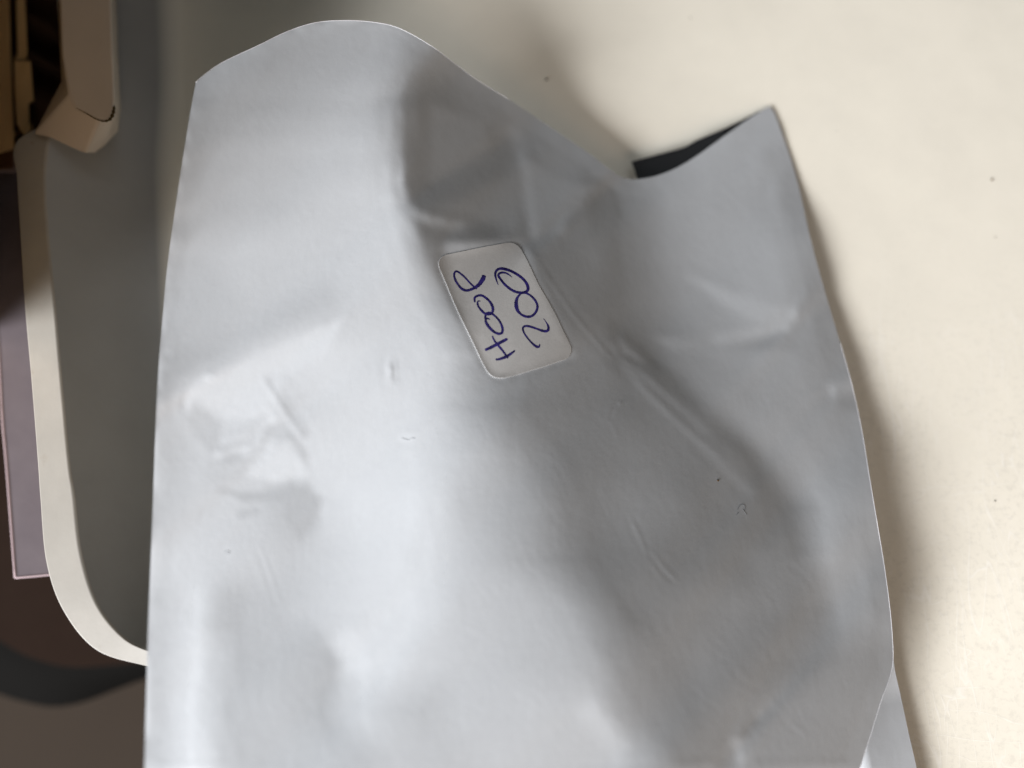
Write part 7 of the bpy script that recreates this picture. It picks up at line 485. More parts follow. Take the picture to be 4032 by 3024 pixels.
[6224,-10,-17,-22,-25,-17,-17,-16,-16,-14,-12,-14,-16,-18,-21,-24,-28,-32,-35,-31,-23,-18,-14,-12,-8,-6,-9,-10,-9,-9,-7,-3,-2,-2,-5,-6,-9,-11,-16,-16,-16,-14,-11,-10,-14,-13,-2,6,11,15,18,20,18,19,21,23,25,25,26,29,29,31,34,34,35,34,34,35,35,32,29,26,22,17,17,15,10,5,1,-2,-5,-5,-6,-7,-10,-10,-12,-14,-11,-8,-9,-12,-15,-13,-14,-18,-21,-21,-25,-29,-33,-36,-40,-43,-45,-50,-53,-54,-54,-55,-58,-59,-59,-56,-55,-56,-55,-54,-52,-52,-50,-49,-48,-47,-48,-47,-48,-49,-50,-51,-51,-51,-52,-53,-54,-58,-60,-64,-67,-70,-72,-72,-71,-71,-69,-66,-63,-60,-55,-54,-57,-64,-73,-80,-83,-88,-92,-92,-87,-80,-70,-58,-45,-34,-25,-19,-15,-10,-5,0,2,-2,-5,-9,-12,-18,-21,-27,-34,-36,-39,-41,-46,-55,-60,-61,-62,-62,-61,-60,-59,-58,-56,-53,-49,-44,-35,-21],
[6229,-10,-18,-22,-25,-17,-17,-16,-15,-15,-14,-18,-19,-23,-26,-30,-32,-34,-31,-24,-16,-11,-11,-10,-8,-6,-9,-10,-8,-6,-4,1,0,-3,-6,-7,-9,-14,-17,-16,-14,-12,-12,-12,-16,-15,-1,10,14,16,16,19,18,17,20,25,26,26,28,28,31,31,33,35,34,34,34,36,35,31,29,25,21,17,16,15,10,5,2,-2,-3,-6,-5,-8,-9,-10,-10,-11,-9,-7,-9,-11,-14,-12,-14,-19,-21,-23,-25,-29,-33,-36,-40,-43,-45,-49,-53,-53,-54,-55,-56,-58,-58,-56,-55,-55,-55,-53,-52,-51,-49,-48,-46,-47,-47,-47,-47,-49,-49,-51,-50,-52,-52,-52,-55,-58,-61,-64,-67,-70,-72,-71,-70,-68,-67,-66,-63,-58,-53,-52,-58,-68,-77,-82,-85,-87,-90,-89,-83,-77,-69,-57,-46,-35,-27,-21,-17,-14,-8,0,3,-1,-7,-10,-14,-18,-24,-30,-35,-39,-41,-46,-50,-58,-62,-63,-63,-62,-61,-61,-58,-58,-55,-52,-49,-43,-34,-21],
[6235,-11,-17,-23,-26,-17,-17,-16,-16,-17,-18,-21,-25,-27,-31,-33,-32,-30,-24,-18,-11,-7,-9,-10,-7,-6,-8,-7,-4,-4,-3,0,-1,-4,-6,-9,-10,-15,-17,-15,-12,-12,-14,-16,-18,-12,2,14,16,14,15,17,18,17,20,26,28,28,27,30,30,31,33,35,35,33,34,35,34,32,28,26,20,15,16,15,11,5,2,-1,-3,-5,-6,-8,-8,-8,-8,-9,-8,-7,-8,-10,-13,-12,-15,-19,-22,-24,-25,-29,-33,-36,-40,-43,-45,-48,-51,-53,-53,-54,-55,-57,-58,-56,-55,-55,-54,-53,-51,-50,-48,-48,-45,-45,-46,-46,-48,-48,-49,-50,-50,-52,-52,-53,-55,-59,-61,-64,-67,-70,-70,-70,-69,-66,-65,-64,-62,-58,-52,-54,-61,-72,-78,-83,-85,-86,-88,-85,-80,-72,-66,-57,-46,-37,-29,-23,-20,-17,-11,-1,2,-2,-7,-11,-16,-21,-27,-33,-38,-41,-45,-49,-56,-60,-63,-64,-63,-63,-61,-59,-58,-57,-54,-52,-47,-42,-34,-20],
[6241,-11,-18,-23,-27,-18,-17,-18,-18,-20,-23,-25,-29,-31,-33,-32,-29,-23,-18,-12,-9,-7,-7,-8,-3,-3,-5,-6,-4,-4,-4,-3,-2,-4,-7,-10,-11,-14,-15,-15,-13,-14,-17,-19,-16,-7,7,15,14,13,14,17,17,17,22,27,29,28,28,30,30,31,34,35,34,33,33,35,34,32,29,25,19,14,15,15,11,5,2,1,-2,-5,-6,-8,-7,-6,-6,-7,-8,-6,-7,-9,-13,-14,-15,-19,-23,-24,-26,-29,-33,-35,-39,-42,-45,-48,-50,-52,-52,-54,-54,-56,-57,-57,-55,-54,-53,-52,-51,-50,-48,-46,-44,-43,-44,-47,-48,-48,-48,-49,-51,-52,-52,-54,-56,-58,-62,-64,-68,-69,-69,-68,-67,-65,-63,-61,-59,-57,-55,-58,-66,-74,-79,-83,-85,-85,-84,-82,-75,-68,-63,-57,-48,-39,-32,-26,-22,-19,-13,-3,1,-3,-8,-12,-18,-24,-30,-36,-41,-45,-49,-54,-60,-63,-63,-64,-63,-62,-60,-58,-57,-55,-53,-51,-46,-42,-32,-20],
[6246,-11,-18,-24,-27,-20,-19,-20,-21,-25,-27,-30,-32,-33,-31,-29,-22,-18,-12,-10,-7,-7,-5,-3,0,-2,-7,-7,-6,-3,-2,-2,-3,-5,-8,-11,-10,-12,-16,-16,-15,-16,-19,-19,-12,-1,9,14,13,12,13,16,17,19,24,28,29,28,28,30,31,32,33,34,34,33,33,35,35,31,28,23,18,15,15,14,10,6,2,2,-2,-4,-6,-6,-6,-4,-5,-5,-6,-6,-6,-10,-13,-14,-16,-19,-23,-24,-27,-29,-33,-35,-38,-41,-44,-48,-50,-52,-52,-52,-53,-54,-57,-57,-55,-53,-52,-51,-51,-50,-47,-45,-44,-41,-43,-47,-48,-47,-48,-49,-52,-52,-52,-54,-56,-59,-62,-65,-67,-68,-68,-67,-65,-63,-61,-58,-56,-57,-58,-63,-70,-77,-81,-82,-84,-83,-81,-77,-70,-64,-62,-57,-51,-43,-35,-29,-25,-19,-14,-4,-1,-4,-9,-15,-20,-26,-34,-39,-44,-48,-55,-59,-63,-65,-64,-63,-62,-61,-58,-57,-56,-53,-52,-49,-45,-40,-32,-20],
[6250,-12,-18,-25,-28,-22,-22,-23,-26,-29,-32,-34,-33,-30,-27,-23,-17,-12,-10,-7,-6,-4,-3,0,-1,-7,-8,-7,-3,0,0,-3,-4,-6,-9,-10,-10,-12,-15,-18,-18,-18,-18,-16,-7,3,9,13,11,11,14,15,17,21,26,29,27,27,29,31,32,31,33,34,33,34,33,35,34,31,26,21,18,15,15,13,10,6,4,1,0,-4,-5,-6,-3,-2,-3,-5,-5,-5,-7,-10,-14,-14,-16,-19,-22,-24,-27,-30,-33,-36,-37,-40,-43,-48,-50,-51,-51,-51,-52,-54,-56,-55,-54,-52,-51,-51,-50,-49,-46,-45,-44,-42,-43,-46,-47,-46,-48,-50,-51,-52,-53,-55,-57,-59,-62,-66,-66,-67,-66,-65,-63,-61,-58,-56,-55,-58,-62,-68,-74,-78,-82,-82,-82,-81,-77,-71,-65,-62,-60,-60,-54,-47,-39,-32,-26,-20,-14,-6,-1,-5,-11,-17,-23,-30,-36,-42,-46,-55,-60,-64,-65,-66,-65,-63,-60,-59,-56,-55,-54,-52,-50,-47,-45,-39,-31,-19],
[6250,-11,-19,-25,-31,-25,-25,-28,-30,-35,-34,-34,-31,-25,-22,-17,-12,-9,-7,-6,-3,-2,0,-1,-5,-8,-7,-3,-1,0,-2,-4,-5,-6,-8,-11,-11,-12,-16,-18,-19,-19,-16,-10,-3,4,8,11,10,11,13,15,18,24,27,28,27,27,29,31,32,32,32,33,34,34,33,34,34,29,24,21,18,16,14,13,9,7,4,2,0,-3,-4,-4,-1,0,-2,-3,-5,-6,-7,-11,-14,-14,-16,-18,-22,-25,-27,-30,-34,-35,-38,-40,-42,-46,-49,-50,-50,-50,-51,-54,-55,-54,-52,-50,-51,-50,-50,-48,-44,-44,-45,-45,-42,-44,-47,-47,-48,-50,-51,-52,-54,-56,-57,-60,-62,-65,-66,-66,-63,-63,-61,-59,-55,-55,-57,-60,-66,-71,-77,-80,-82,-81,-80,-78,-72,-66,-62,-59,-61,-61,-58,-50,-42,-35,-27,-20,-15,-7,-3,-6,-14,-20,-26,-32,-39,-44,-53,-60,-65,-66,-67,-68,-65,-61,-59,-56,-54,-53,-51,-50,-49,-46,-44,-38,-31,-18],
[6245,-11,-19,-26,-34,-28,-30,-32,-35,-36,-33,-31,-25,-21,-18,-13,-9,-6,-4,-1,-1,0,-2,-4,-8,-6,-3,0,-1,-1,-5,-5,-6,-5,-9,-11,-12,-14,-15,-17,-20,-19,-13,-5,-1,4,7,9,9,12,14,16,20,25,28,27,26,28,29,31,32,31,32,35,34,34,32,33,31,28,23,20,19,16,14,12,10,7,5,2,0,-2,-2,-1,1,2,-2,-3,-5,-6,-9,-11,-14,-14,-16,-19,-22,-24,-27,-30,-34,-36,-37,-39,-41,-45,-47,-49,-49,-49,-51,-53,-54,-52,-51,-49,-50,-50,-49,-46,-44,-42,-45,-47,-43,-43,-46,-48,-49,-50,-50,-53,-54,-57,-59,-60,-62,-64,-65,-64,-61,-60,-59,-57,-55,-56,-59,-63,-68,-75,-79,-82,-81,-79,-77,-74,-68,-63,-58,-59,-61,-63,-60,-53,-44,-37,-29,-21,-15,-9,-6,-9,-16,-23,-29,-37,-42,-49,-56,-65,-67,-68,-69,-69,-64,-59,-56,-53,-52,-50,-49,-49,-47,-45,-43,-37,-31,-18],
[6234,-12,-20,-26,-37,-32,-32,-35,-37,-35,-30,-25,-21,-16,-14,-10,-6,-3,-1,1,1,-2,-4,-6,-6,-3,0,-1,-1,-3,-6,-5,-6,-7,-9,-12,-14,-15,-14,-17,-19,-18,-10,-2,1,3,6,8,9,13,15,19,22,26,27,26,26,28,29,30,32,32,34,34,35,33,32,31,29,26,22,20,19,16,14,12,9,7,6,2,1,0,1,2,2,1,-1,-3,-5,-7,-9,-12,-14,-14,-16,-19,-22,-24,-27,-31,-33,-35,-37,-38,-40,-43,-45,-47,-49,-48,-50,-52,-53,-52,-49,-49,-49,-48,-48,-46,-43,-41,-45,-48,-44,-42,-46,-49,-49,-50,-51,-52,-55,-58,-60,-60,-62,-63,-64,-62,-59,-57,-56,-57,-56,-59,-61,-66,-71,-77,-81,-81,-80,-77,-74,-69,-64,-60,-58,-59,-61,-64,-63,-55,-45,-39,-31,-22,-16,-12,-9,-12,-19,-26,-34,-40,-48,-54,-59,-67,-69,-69,-71,-69,-62,-56,-52,-50,-48,-48,-48,-47,-46,-44,-42,-38,-30,-18],
[6214,-12,-20,-28,-38,-33,-34,-36,-35,-31,-26,-22,-15,-13,-9,-7,-4,-1,1,2,-1,-3,-5,-4,-2,-1,-1,-1,-2,-5,-7,-5,-6,-9,-11,-12,-15,-15,-16,-16,-17,-14,-7,-1,1,3,5,9,11,13,17,21,23,26,25,26,25,29,29,30,32,34,33,34,35,33,31,30,27,24,21,19,19,17,14,10,9,8,6,4,2,3,4,3,2,0,-2,-2,-5,-7,-9,-12,-14,-15,-16,-19,-21,-24,-27,-31,-33,-34,-35,-38,-39,-42,-44,-45,-47,-47,-48,-51,-52,-52,-49,-48,-47,-47,-47,-45,-43,-42,-44,-47,-46,-43,-46,-48,-49,-51,-51,-53,-56,-58,-61,-60,-61,-62,-63,-60,-56,-55,-55,-57,-59,-61,-64,-68,-74,-79,-82,-81,-78,-74,-69,-65,-60,-59,-58,-60,-62,-65,-64,-57,-47,-40,-32,-24,-19,-14,-13,-16,-23,-29,-37,-47,-54,-57,-61,-68,-69,-70,-71,-68,-59,-52,-48,-47,-46,-45,-46,-46,-45,-44,-42,-37,-30,-19],
[6187,-13,-21,-28,-37,-32,-34,-33,-33,-26,-22,-17,-12,-8,-7,-4,-1,0,1,1,-1,-5,-3,0,-1,-1,-2,-2,-3,-6,-7,-6,-7,-11,-13,-13,-14,-16,-16,-16,-13,-10,-4,-1,2,3,6,9,12,15,18,21,23,25,25,24,27,29,31,30,33,33,32,34,34,33,30,28,26,23,19,18,19,18,13,10,8,9,8,5,5,5,5,4,1,0,-2,-2,-4,-7,-10,-12,-13,-16,-17,-18,-21,-23,-27,-30,-32,-34,-35,-36,-39,-40,-42,-45,-45,-45,-46,-50,-51,-52,-49,-47,-46,-46,-45,-44,-43,-43,-44,-46,-47,-45,-45,-47,-50,-51,-52,-54,-57,-59,-60,-60,-61,-61,-61,-57,-55,-53,-55,-59,-61,-63,-67,-72,-77,-81,-81,-79,-76,-70,-65,-61,-58,-58,-59,-61,-63,-65,-65,-58,-49,-41,-33,-27,-22,-19,-16,-20,-26,-33,-43,-52,-58,-60,-62,-67,-69,-70,-69,-65,-56,-48,-44,-44,-44,-44,-45,-45,-45,-44,-42,-37,-31,-18],
[6155,-14,-23,-29,-29,-31,-32,-30,-28,-22,-17,-13,-8,-6,-4,-2,0,1,2,-1,-2,-4,-1,3,0,-3,-3,-3,-4,-6,-9,-9,-8,-12,-13,-14,-15,-15,-15,-13,-10,-6,-3,0,1,5,7,10,14,17,18,20,22,24,24,26,27,30,31,31,32,33,31,33,34,33,29,26,24,21,18,18,19,18,13,10,10,10,9,7,7,6,5,3,2,-1,0,-2,-4,-8,-10,-12,-13,-16,-17,-20,-20,-22,-26,-29,-31,-33,-35,-35,-38,-38,-41,-43,-44,-43,-45,-48,-51,-51,-48,-46,-45,-45,-44,-44,-43,-44,-44,-45,-47,-47,-45,-47,-49,-52,-54,-55,-57,-60,-60,-60,-60,-59,-58,-55,-53,-54,-56,-61,-63,-66,-71,-75,-80,-81,-81,-76,-72,-67,-62,-57,-57,-58,-61,-61,-62,-65,-64,-59,-50,-43,-36,-31,-27,-23,-20,-23,-30,-39,-48,-56,-61,-61,-61,-65,-69,-67,-64,-62,-53,-44,-42,-42,-43,-43,-45,-45,-45,-45,-42,-38,-30,-19],
[6121,-15,-23,-26,-25,-29,-28,-26,-23,-17,-13,-9,-6,-4,-2,0,1,1,0,-1,-3,-2,1,4,0,-3,-3,-6,-5,-5,-12,-13,-9,-10,-14,-14,-15,-15,-13,-11,-6,-4,-2,1,3,5,9,11,15,19,20,19,21,23,24,26,29,30,30,31,32,32,30,32,34,32,28,24,22,20,18,19,19,17,14,11,11,10,11,8,8,7,5,3,1,0,1,-2,-5,-8,-11,-11,-13,-16,-19,-20,-21,-21,-25,-28,-30,-32,-33,-34,-36,-37,-39,-42,-42,-42,-43,-47,-50,-49,-47,-45,-44,-45,-44,-43,-44,-44,-44,-45,-47,-47,-46,-48,-50,-52,-55,-57,-58,-59,-60,-60,-58,-57,-55,-54,-53,-55,-58,-63,-66,-69,-74,-78,-81,-82,-78,-74,-68,-63,-59,-57,-56,-59,-61,-61,-61,-64,-63,-59,-52,-45,-39,-35,-32,-28,-25,-27,-36,-44,-52,-59,-62,-61,-58,-63,-66,-63,-59,-55,-50,-43,-41,-41,-42,-44,-45,-46,-46,-45,-43,-39,-31,-19],
[6088,-14,-22,-24,-21,-26,-24,-21,-18,-14,-9,-6,-4,-3,1,1,1,0,-1,-2,0,0,1,3,0,-3,-5,-6,-6,-6,-13,-17,-11,-9,-13,-14,-14,-13,-11,-9,-5,-1,0,1,4,7,10,13,17,20,19,19,20,23,25,27,28,30,30,30,32,30,30,32,33,31,26,22,20,19,20,19,19,17,14,12,12,12,11,10,9,6,5,3,2,1,0,-2,-6,-9,-10,-12,-13,-16,-18,-21,-21,-21,-24,-27,-28,-31,-31,-33,-34,-36,-38,-39,-41,-40,-43,-45,-48,-48,-46,-45,-44,-44,-43,-44,-44,-44,-45,-45,-46,-47,-47,-49,-52,-53,-55,-58,-59,-59,-59,-58,-58,-54,-53,-53,-55,-56,-61,-66,-69,-72,-76,-80,-82,-80,-76,-70,-65,-61,-57,-57,-57,-59,-60,-59,-61,-63,-62,-59,-54,-48,-43,-40,-37,-34,-29,-32,-41,-50,-55,-61,-61,-59,-56,-58,-61,-57,-54,-49,-45,-42,-42,-42,-43,-45,-46,-47,-47,-47,-44,-39,-32,-20],
[6058,-13,-20,-21,-18,-22,-19,-18,-14,-10,-6,-4,-3,-1,1,2,0,0,-2,1,2,2,2,0,-2,-4,-6,-7,-7,-8,-13,-20,-12,-8,-12,-14,-13,-10,-9,-6,-3,0,1,2,5,9,12,15,18,19,18,18,21,24,26,27,29,29,29,29,31,29,29,32,33,28,25,21,19,19,20,19,19,17,14,13,14,13,13,11,9,6,5,3,2,1,0,-3,-7,-9,-10,-12,-13,-15,-18,-20,-21,-21,-23,-25,-27,-29,-29,-32,-32,-35,-36,-38,-39,-40,-41,-45,-46,-47,-46,-44,-44,-44,-44,-43,-44,-45,-44,-46,-46,-47,-48,-50,-54,-55,-56,-57,-59,-59,-57,-57,-56,-53,-52,-54,-56,-59,-63,-68,-72,-74,-79,-81,-81,-79,-73,-67,-62,-60,-57,-57,-57,-58,-59,-58,-60,-63,-62,-60,-56,-52,-47,-45,-43,-39,-35,-38,-46,-52,-57,-60,-59,-56,-52,-53,-54,-52,-49,-44,-41,-42,-42,-43,-45,-46,-48,-49,-49,-48,-45,-41,-32,-20],
[6032,-11,-18,-18,-14,-18,-16,-14,-12,-7,-3,-2,-2,0,0,1,0,0,1,3,4,3,0,-2,-4,-5,-7,-8,-9,-9,-13,-19,-15,-8,-10,-14,-11,-8,-6,-4,-1,2,2,3,6,11,13,16,17,18,18,19,22,25,27,27,28,29,28,28,28,28,29,32,31,27,23,21,20,19,20,19,19,16,15,15,15,15,14,11,9,6,5,3,2,0,-1,-4,-7,-9,-10,-12,-14,-14,-16,-20,-21,-21,-22,-23,-24,-26,-29,-31,-31,-32,-34,-36,-38,-40,-41,-43,-45,-46,-45,-45,-44,-44,-43,-44,-45,-44,-45,-46,-47,-48,-48,-51,-54,-57,-57,-57,-57,-57,-56,-56,-54,-53,-53,-55,-59,-62,-66,-69,-74,-77,-80,-81,-80,-77,-70,-64,-60,-59,-59,-56,-56,-57,-57,-59,-61,-63,-63,-61,-57,-55,-53,-50,-48,-44,-42,-44,-49,-54,-57,-58,-56,-51,-48,-48,-48,-46,-44,-41,-38,-40,-43,-45,-47,-49,-50,-50,-51,-50,-47,-42,-33,-21],
[6012,-10,-15,-16,-10,-15,-13,-11,-9,-5,-1,-1,-2,-1,0,0,1,3,4,4,4,2,-1,-4,-5,-6,-8,-10,-11,-11,-12,-17,-17,-9,-8,-11,-9,-6,-4,-3,1,4,3,4,7,12,14,16,16,17,19,21,24,25,27,27,27,27,26,27,27,27,28,31,30,25,24,22,21,19,20,18,18,17,17,17,16,15,14,11,9,7,5,3,1,-1,-2,-5,-7,-9,-11,-12,-15,-14,-15,-18,-20,-20,-21,-22,-22,-25,-27,-30,-30,-30,-31,-35,-36,-39,-41,-42,-43,-43,-45,-45,-44,-44,-44,-44,-46,-45,-46,-46,-46,-49,-51,-52,-53,-56,-58,-57,-56,-55,-54,-55,-54,-54,-54,-57,-61,-65,-68,-72,-76,-78,-80,-80,-77,-74,-68,-63,-59,-60,-58,-56,-55,-56,-58,-60,-61,-64,-63,-61,-59,-58,-57,-55,-53,-51,-49,-49,-51,-54,-56,-56,-51,-47,-43,-43,-41,-42,-40,-37,-37,-40,-43,-48,-49,-51,-53,-53,-53,-51,-49,-43,-34,-21],
[5998,-9,-14,-13,-7,-12,-11,-9,-7,-2,0,-1,-2,-1,-1,1,4,5,6,5,3,0,-3,-5,-7,-8,-10,-10,-12,-13,-12,-14,-17,-12,-5,-7,-7,-3,-3,-2,2,5,4,6,9,12,15,15,16,18,19,23,23,25,26,26,26,26,27,26,25,25,27,30,28,26,24,23,21,20,19,18,18,19,19,18,17,15,13,11,9,8,5,2,0,-2,-4,-6,-8,-9,-11,-13,-14,-14,-14,-16,-17,-20,-21,-21,-22,-23,-26,-28,-28,-28,-30,-32,-35,-38,-40,-40,-41,-42,-44,-45,-44,-44,-44,-45,-46,-46,-46,-47,-48,-49,-52,-55,-53,-53,-56,-58,-56,-54,-53,-55,-54,-53,-56,-59,-64,-68,-71,-74,-77,-79,-79,-78,-73,-70,-66,-62,-61,-59,-58,-56,-55,-56,-58,-61,-63,-63,-63,-60,-60,-61,-62,-61,-60,-57,-55,-52,-52,-54,-53,-52,-48,-43,-39,-35,-37,-36,-37,-36,-36,-40,-45,-50,-53,-54,-55,-56,-54,-54,-50,-44,-36,-21],
[5990,-9,-12,-11,-5,-10,-8,-8,-5,-1,0,-1,-3,-1,1,3,6,8,5,4,2,-1,-4,-7,-9,-10,-11,-11,-13,-14,-11,-11,-16,-12,-3,-4,-5,-3,-1,0,3,5,5,8,11,12,15,16,17,18,20,22,22,24,25,26,26,26,26,25,24,23,27,28,27,25,25,23,20,20,19,20,19,21,20,20,17,14,12,10,10,8,4,2,-1,-4,-6,-7,-8,-9,-12,-13,-14,-13,-12,-14,-15,-18,-21,-22,-21,-23,-24,-26,-25,-27,-29,-31,-33,-37,-38,-38,-39,-41,-42,-45,-45,-44,-45,-46,-46,-46,-46,-48,-49,-50,-53,-56,-54,-51,-54,-57,-57,-54,-53,-54,-54,-55,-58,-62,-67,-70,-73,-76,-78,-79,-77,-74,-69,-67,-64,-62,-61,-60,-58,-56,-55,-57,-58,-61,-63,-64,-63,-60,-61,-64,-67,-68,-66,-63,-59,-55,-51,-52,-50,-48,-43,-40,-34,-30,-29,-34,-35,-36,-37,-40,-49,-53,-55,-57,-58,-57,-57,-55,-52,-46,-36,-23],
[5987,-8,-11,-10,-3,-8,-7,-6,-4,-1,-1,-2,-2,0,3,6,8,7,5,3,1,-2,-5,-9,-11,-11,-12,-12,-13,-14,-11,-9,-12,-12,-3,-1,-3,-2,0,1,4,5,7,9,11,13,14,17,18,20,21,20,21,23,25,26,26,25,24,23,23,23,26,28,26,24,24,22,21,20,20,21,23,22,20,20,17,13,12,10,10,7,3,0,-2,-6,-6,-8,-8,-10,-12,-13,-13,-12,-10,-13,-14,-17,-20,-21,-21,-22,-22,-23,-24,-26,-28,-30,-32,-34,-36,-37,-38,-38,-41,-44,-46,-46,-46,-46,-47,-46,-46,-49,-50,-51,-53,-56,-55,-51,-53,-55,-56,-55,-53,-54,-55,-58,-60,-66,-69,-72,-75,-77,-79,-77,-74,-69,-65,-64,-63,-63,-61,-60,-57,-56,-56,-58,-58,-61,-63,-64,-64,-62,-63,-67,-71,-74,-72,-68,-63,-55,-51,-49,-47,-42,-39,-35,-29,-24,-25,-32,-36,-37,-39,-42,-52,-56,-58,-59,-60,-59,-59,-57,-53,-48,-37,-23],
[5989,-7,-10,-9,-3,-7,-6,-5,-4,-2,-1,-2,0,1,4,8,9,7,5,3,0,-4,-7,-10,-11,-13,-13,-13,-13,-12,-11,-7,-8,-11,-4,0,0,-1,0,2,5,7,8,9,12,12,14,17,19,20,20,21,21,23,25,26,24,23,22,22,23,23,26,27,24,23,23,23,21,21,22,23,24,23,21,19,16,14,12,10,8,5,2,-1,-4,-6,-7,-8,-9,-10,-11,-13,-13,-11,-9,-11,-15,-17,-19,-20,-19,-20,-20,-21,-23,-25,-27,-28,-31,-32,-34,-35,-36,-38,-40,-43,-47,-47,-46,-47,-47,-48,-47,-49,-51,-52,-53,-54,-55,-53,-52,-54,-55,-55,-53,-56,-57,-60,-63,-68,-72,-74,-76,-78,-77,-74,-70,-65,-63,-61,-63,-62,-61,-60,-58,-57,-57,-58,-59,-60,-62,-64,-65,-65,-66,-70,-76,-79,-77,-72,-64,-56,-50,-45,-42,-38,-34,-31,-24,-20,-23,-32,-36,-39,-42,-46,-54,-58,-61,-61,-62,-61,-61,-58,-55,-49,-38,-24],
[5996,-7,-10,-9,-2,-7,-6,-4,-4,-3,-2,0,0,2,5,9,10,8,6,3,-1,-6,-8,-12,-13,-13,-14,-14,-11,-10,-11,-6,-5,-8,-6,0,1,0,2,4,6,8,9,10,11,12,14,16,19,20,20,21,23,23,24,23,23,21,21,23,22,24,25,25,22,22,23,24,23,22,24,24,25,23,22,18,16,14,13,9,6,2,0,-3,-4,-6,-7,-9,-10,-10,-11,-12,-12,-11,-8,-11,-14,-17,-18,-18,-18,-18,-18,-20,-22,-23,-25,-27,-29,-30,-32,-34,-35,-36,-40,-43,-46,-48,-47,-48,-48,-49,-49,-50,-51,-52,-52,-54,-53,-53,-53,-55,-55,-54,-55,-57,-60,-62,-66,-70,-73,-76,-77,-77,-74,-70,-67,-62,-60,-61,-62,-62,-61,-60,-58,-58,-58,-59,-59,-58,-61,-64,-66,-69,-70,-75,-80,-83,-81,-74,-65,-56,-47,-41,-37,-34,-30,-25,-21,-19,-22,-33,-38,-41,-45,-51,-56,-60,-62,-63,-64,-63,-62,-60,-56,-50,-40,-24],
[6006,-6,-10,-11,-1,-7,-6,-4,-4,-3,-3,-1,1,2,6,10,12,10,6,3,-2,-8,-10,-13,-15,-13,-14,-13,-10,-9,-9,-5,-2,-7,-7,0,2,1,2,6,9,8,9,10,11,13,13,16,19,20,20,21,22,22,23,22,22,21,20,23,23,24,24,22,20,22,22,25,25,26,26,25,24,23,20,18,16,15,12,8,3,0,-1,-4,-5,-6,-8,-10,-10,-10,-9,-11,-12,-10,-9,-10,-14,-16,-17,-16,-17,-16,-18,-18,-20,-21,-24,-26,-27,-29,-30,-32,-34,-36,-39,-43,-46,-47,-49,-48,-50,-50,-51,-51,-51,-51,-52,-52,-52,-53,-54,-56,-55,-55,-56,-59,-63,-65,-68,-72,-74,-76,-77,-75,-71,-66,-64,-61,-59,-60,-61,-62,-60,-60,-59,-58,-57,-59,-59,-59,-60,-63,-69,-72,-76,-80,-84,-86,-83,-75,-66,-55,-43,-36,-32,-29,-26,-22,-19,-19,-23,-34,-39,-45,-49,-55,-59,-61,-63,-65,-65,-65,-63,-62,-57,-51,-41,-25],
[6020,-6,-10,-12,-4,-6,-6,-5,-4,-4,-3,0,0,3,7,13,14,11,6,1,-4,-8,-12,-14,-16,-13,-13,-12,-11,-7,-7,-5,-1,-5,-6,-1,3,3,3,7,10,9,8,9,11,13,13,17,19,21,20,20,20,21,22,23,21,20,20,22,25,23,21,20,19,21,22,26,29,30,27,24,23,22,20,18,16,15,11,7,0,-2,-3,-5,-5,-7,-8,-10,-11,-9,-8,-9,-11,-10,-10,-10,-14,-14,-16,-14,-15,-17,-17,-18,-17,-19,-22,-25,-26,-26,-29,-31,-33,-36,-38,-42,-45,-47,-49,-50,-51,-51,-52,-52,-51,-52,-51,-51,-52,-53,-56,-55,-56,-56,-58,-62,-66,-69,-70,-72,-75,-76,-75,-72,-66,-64,-62,-60,-59,-59,-60,-60,-60,-60,-59,-58,-56,-58,-60,-59,-60,-64,-72,-77,-81,-84,-87,-89,-84,-75,-65,-52,-41,-30,-27,-24,-23,-19,-19,-20,-25,-35,-42,-49,-54,-58,-60,-63,-65,-66,-67,-66,-65,-62,-59,-52,-42,-25],
[6034,-5,-10,-13,-6,-6,-7,-6,-5,-4,-3,0,2,3,8,15,17,11,5,0,-6,-9,-13,-15,-16,-13,-12,-12,-10,-6,-6,-3,-1,-3,-5,0,4,3,5,7,10,9,7,9,11,13,14,17,20,21,19,19,19,21,22,22,21,18,19,23,24,20,18,18,20,21,25,29,32,32,27,23,21,21,21,18,17,14,10,3,-2,-4,-5,-5,-6,-6,-8,-10,-9,-8,-8,-9,-9,-11,-10,-12,-12,-13,-14,-13,-14,-16,-18,-17,-16,-17,-20,-23,-24,-25,-27,-30,-33,-35,-38,-41,-44,-47,-48,-51,-52,-53,-53,-52,-52,-51,-51,-50,-53,-55,-56,-56,-55,-58,-62,-65,-69,-71,-72,-74,-74,-75,-72,-68,-64,-62,-61,-59,-58,-58,-58,-59,-59,-59,-59,-58,-56,-57,-59,-61,-61,-65,-74,-82,-86,-89,-90,-89,-85,-74,-61,-50,-37,-27,-21,-20,-20,-18,-19,-22,-26,-35,-49,-54,-58,-60,-62,-65,-67,-68,-67,-68,-66,-64,-59,-54,-42,-26],
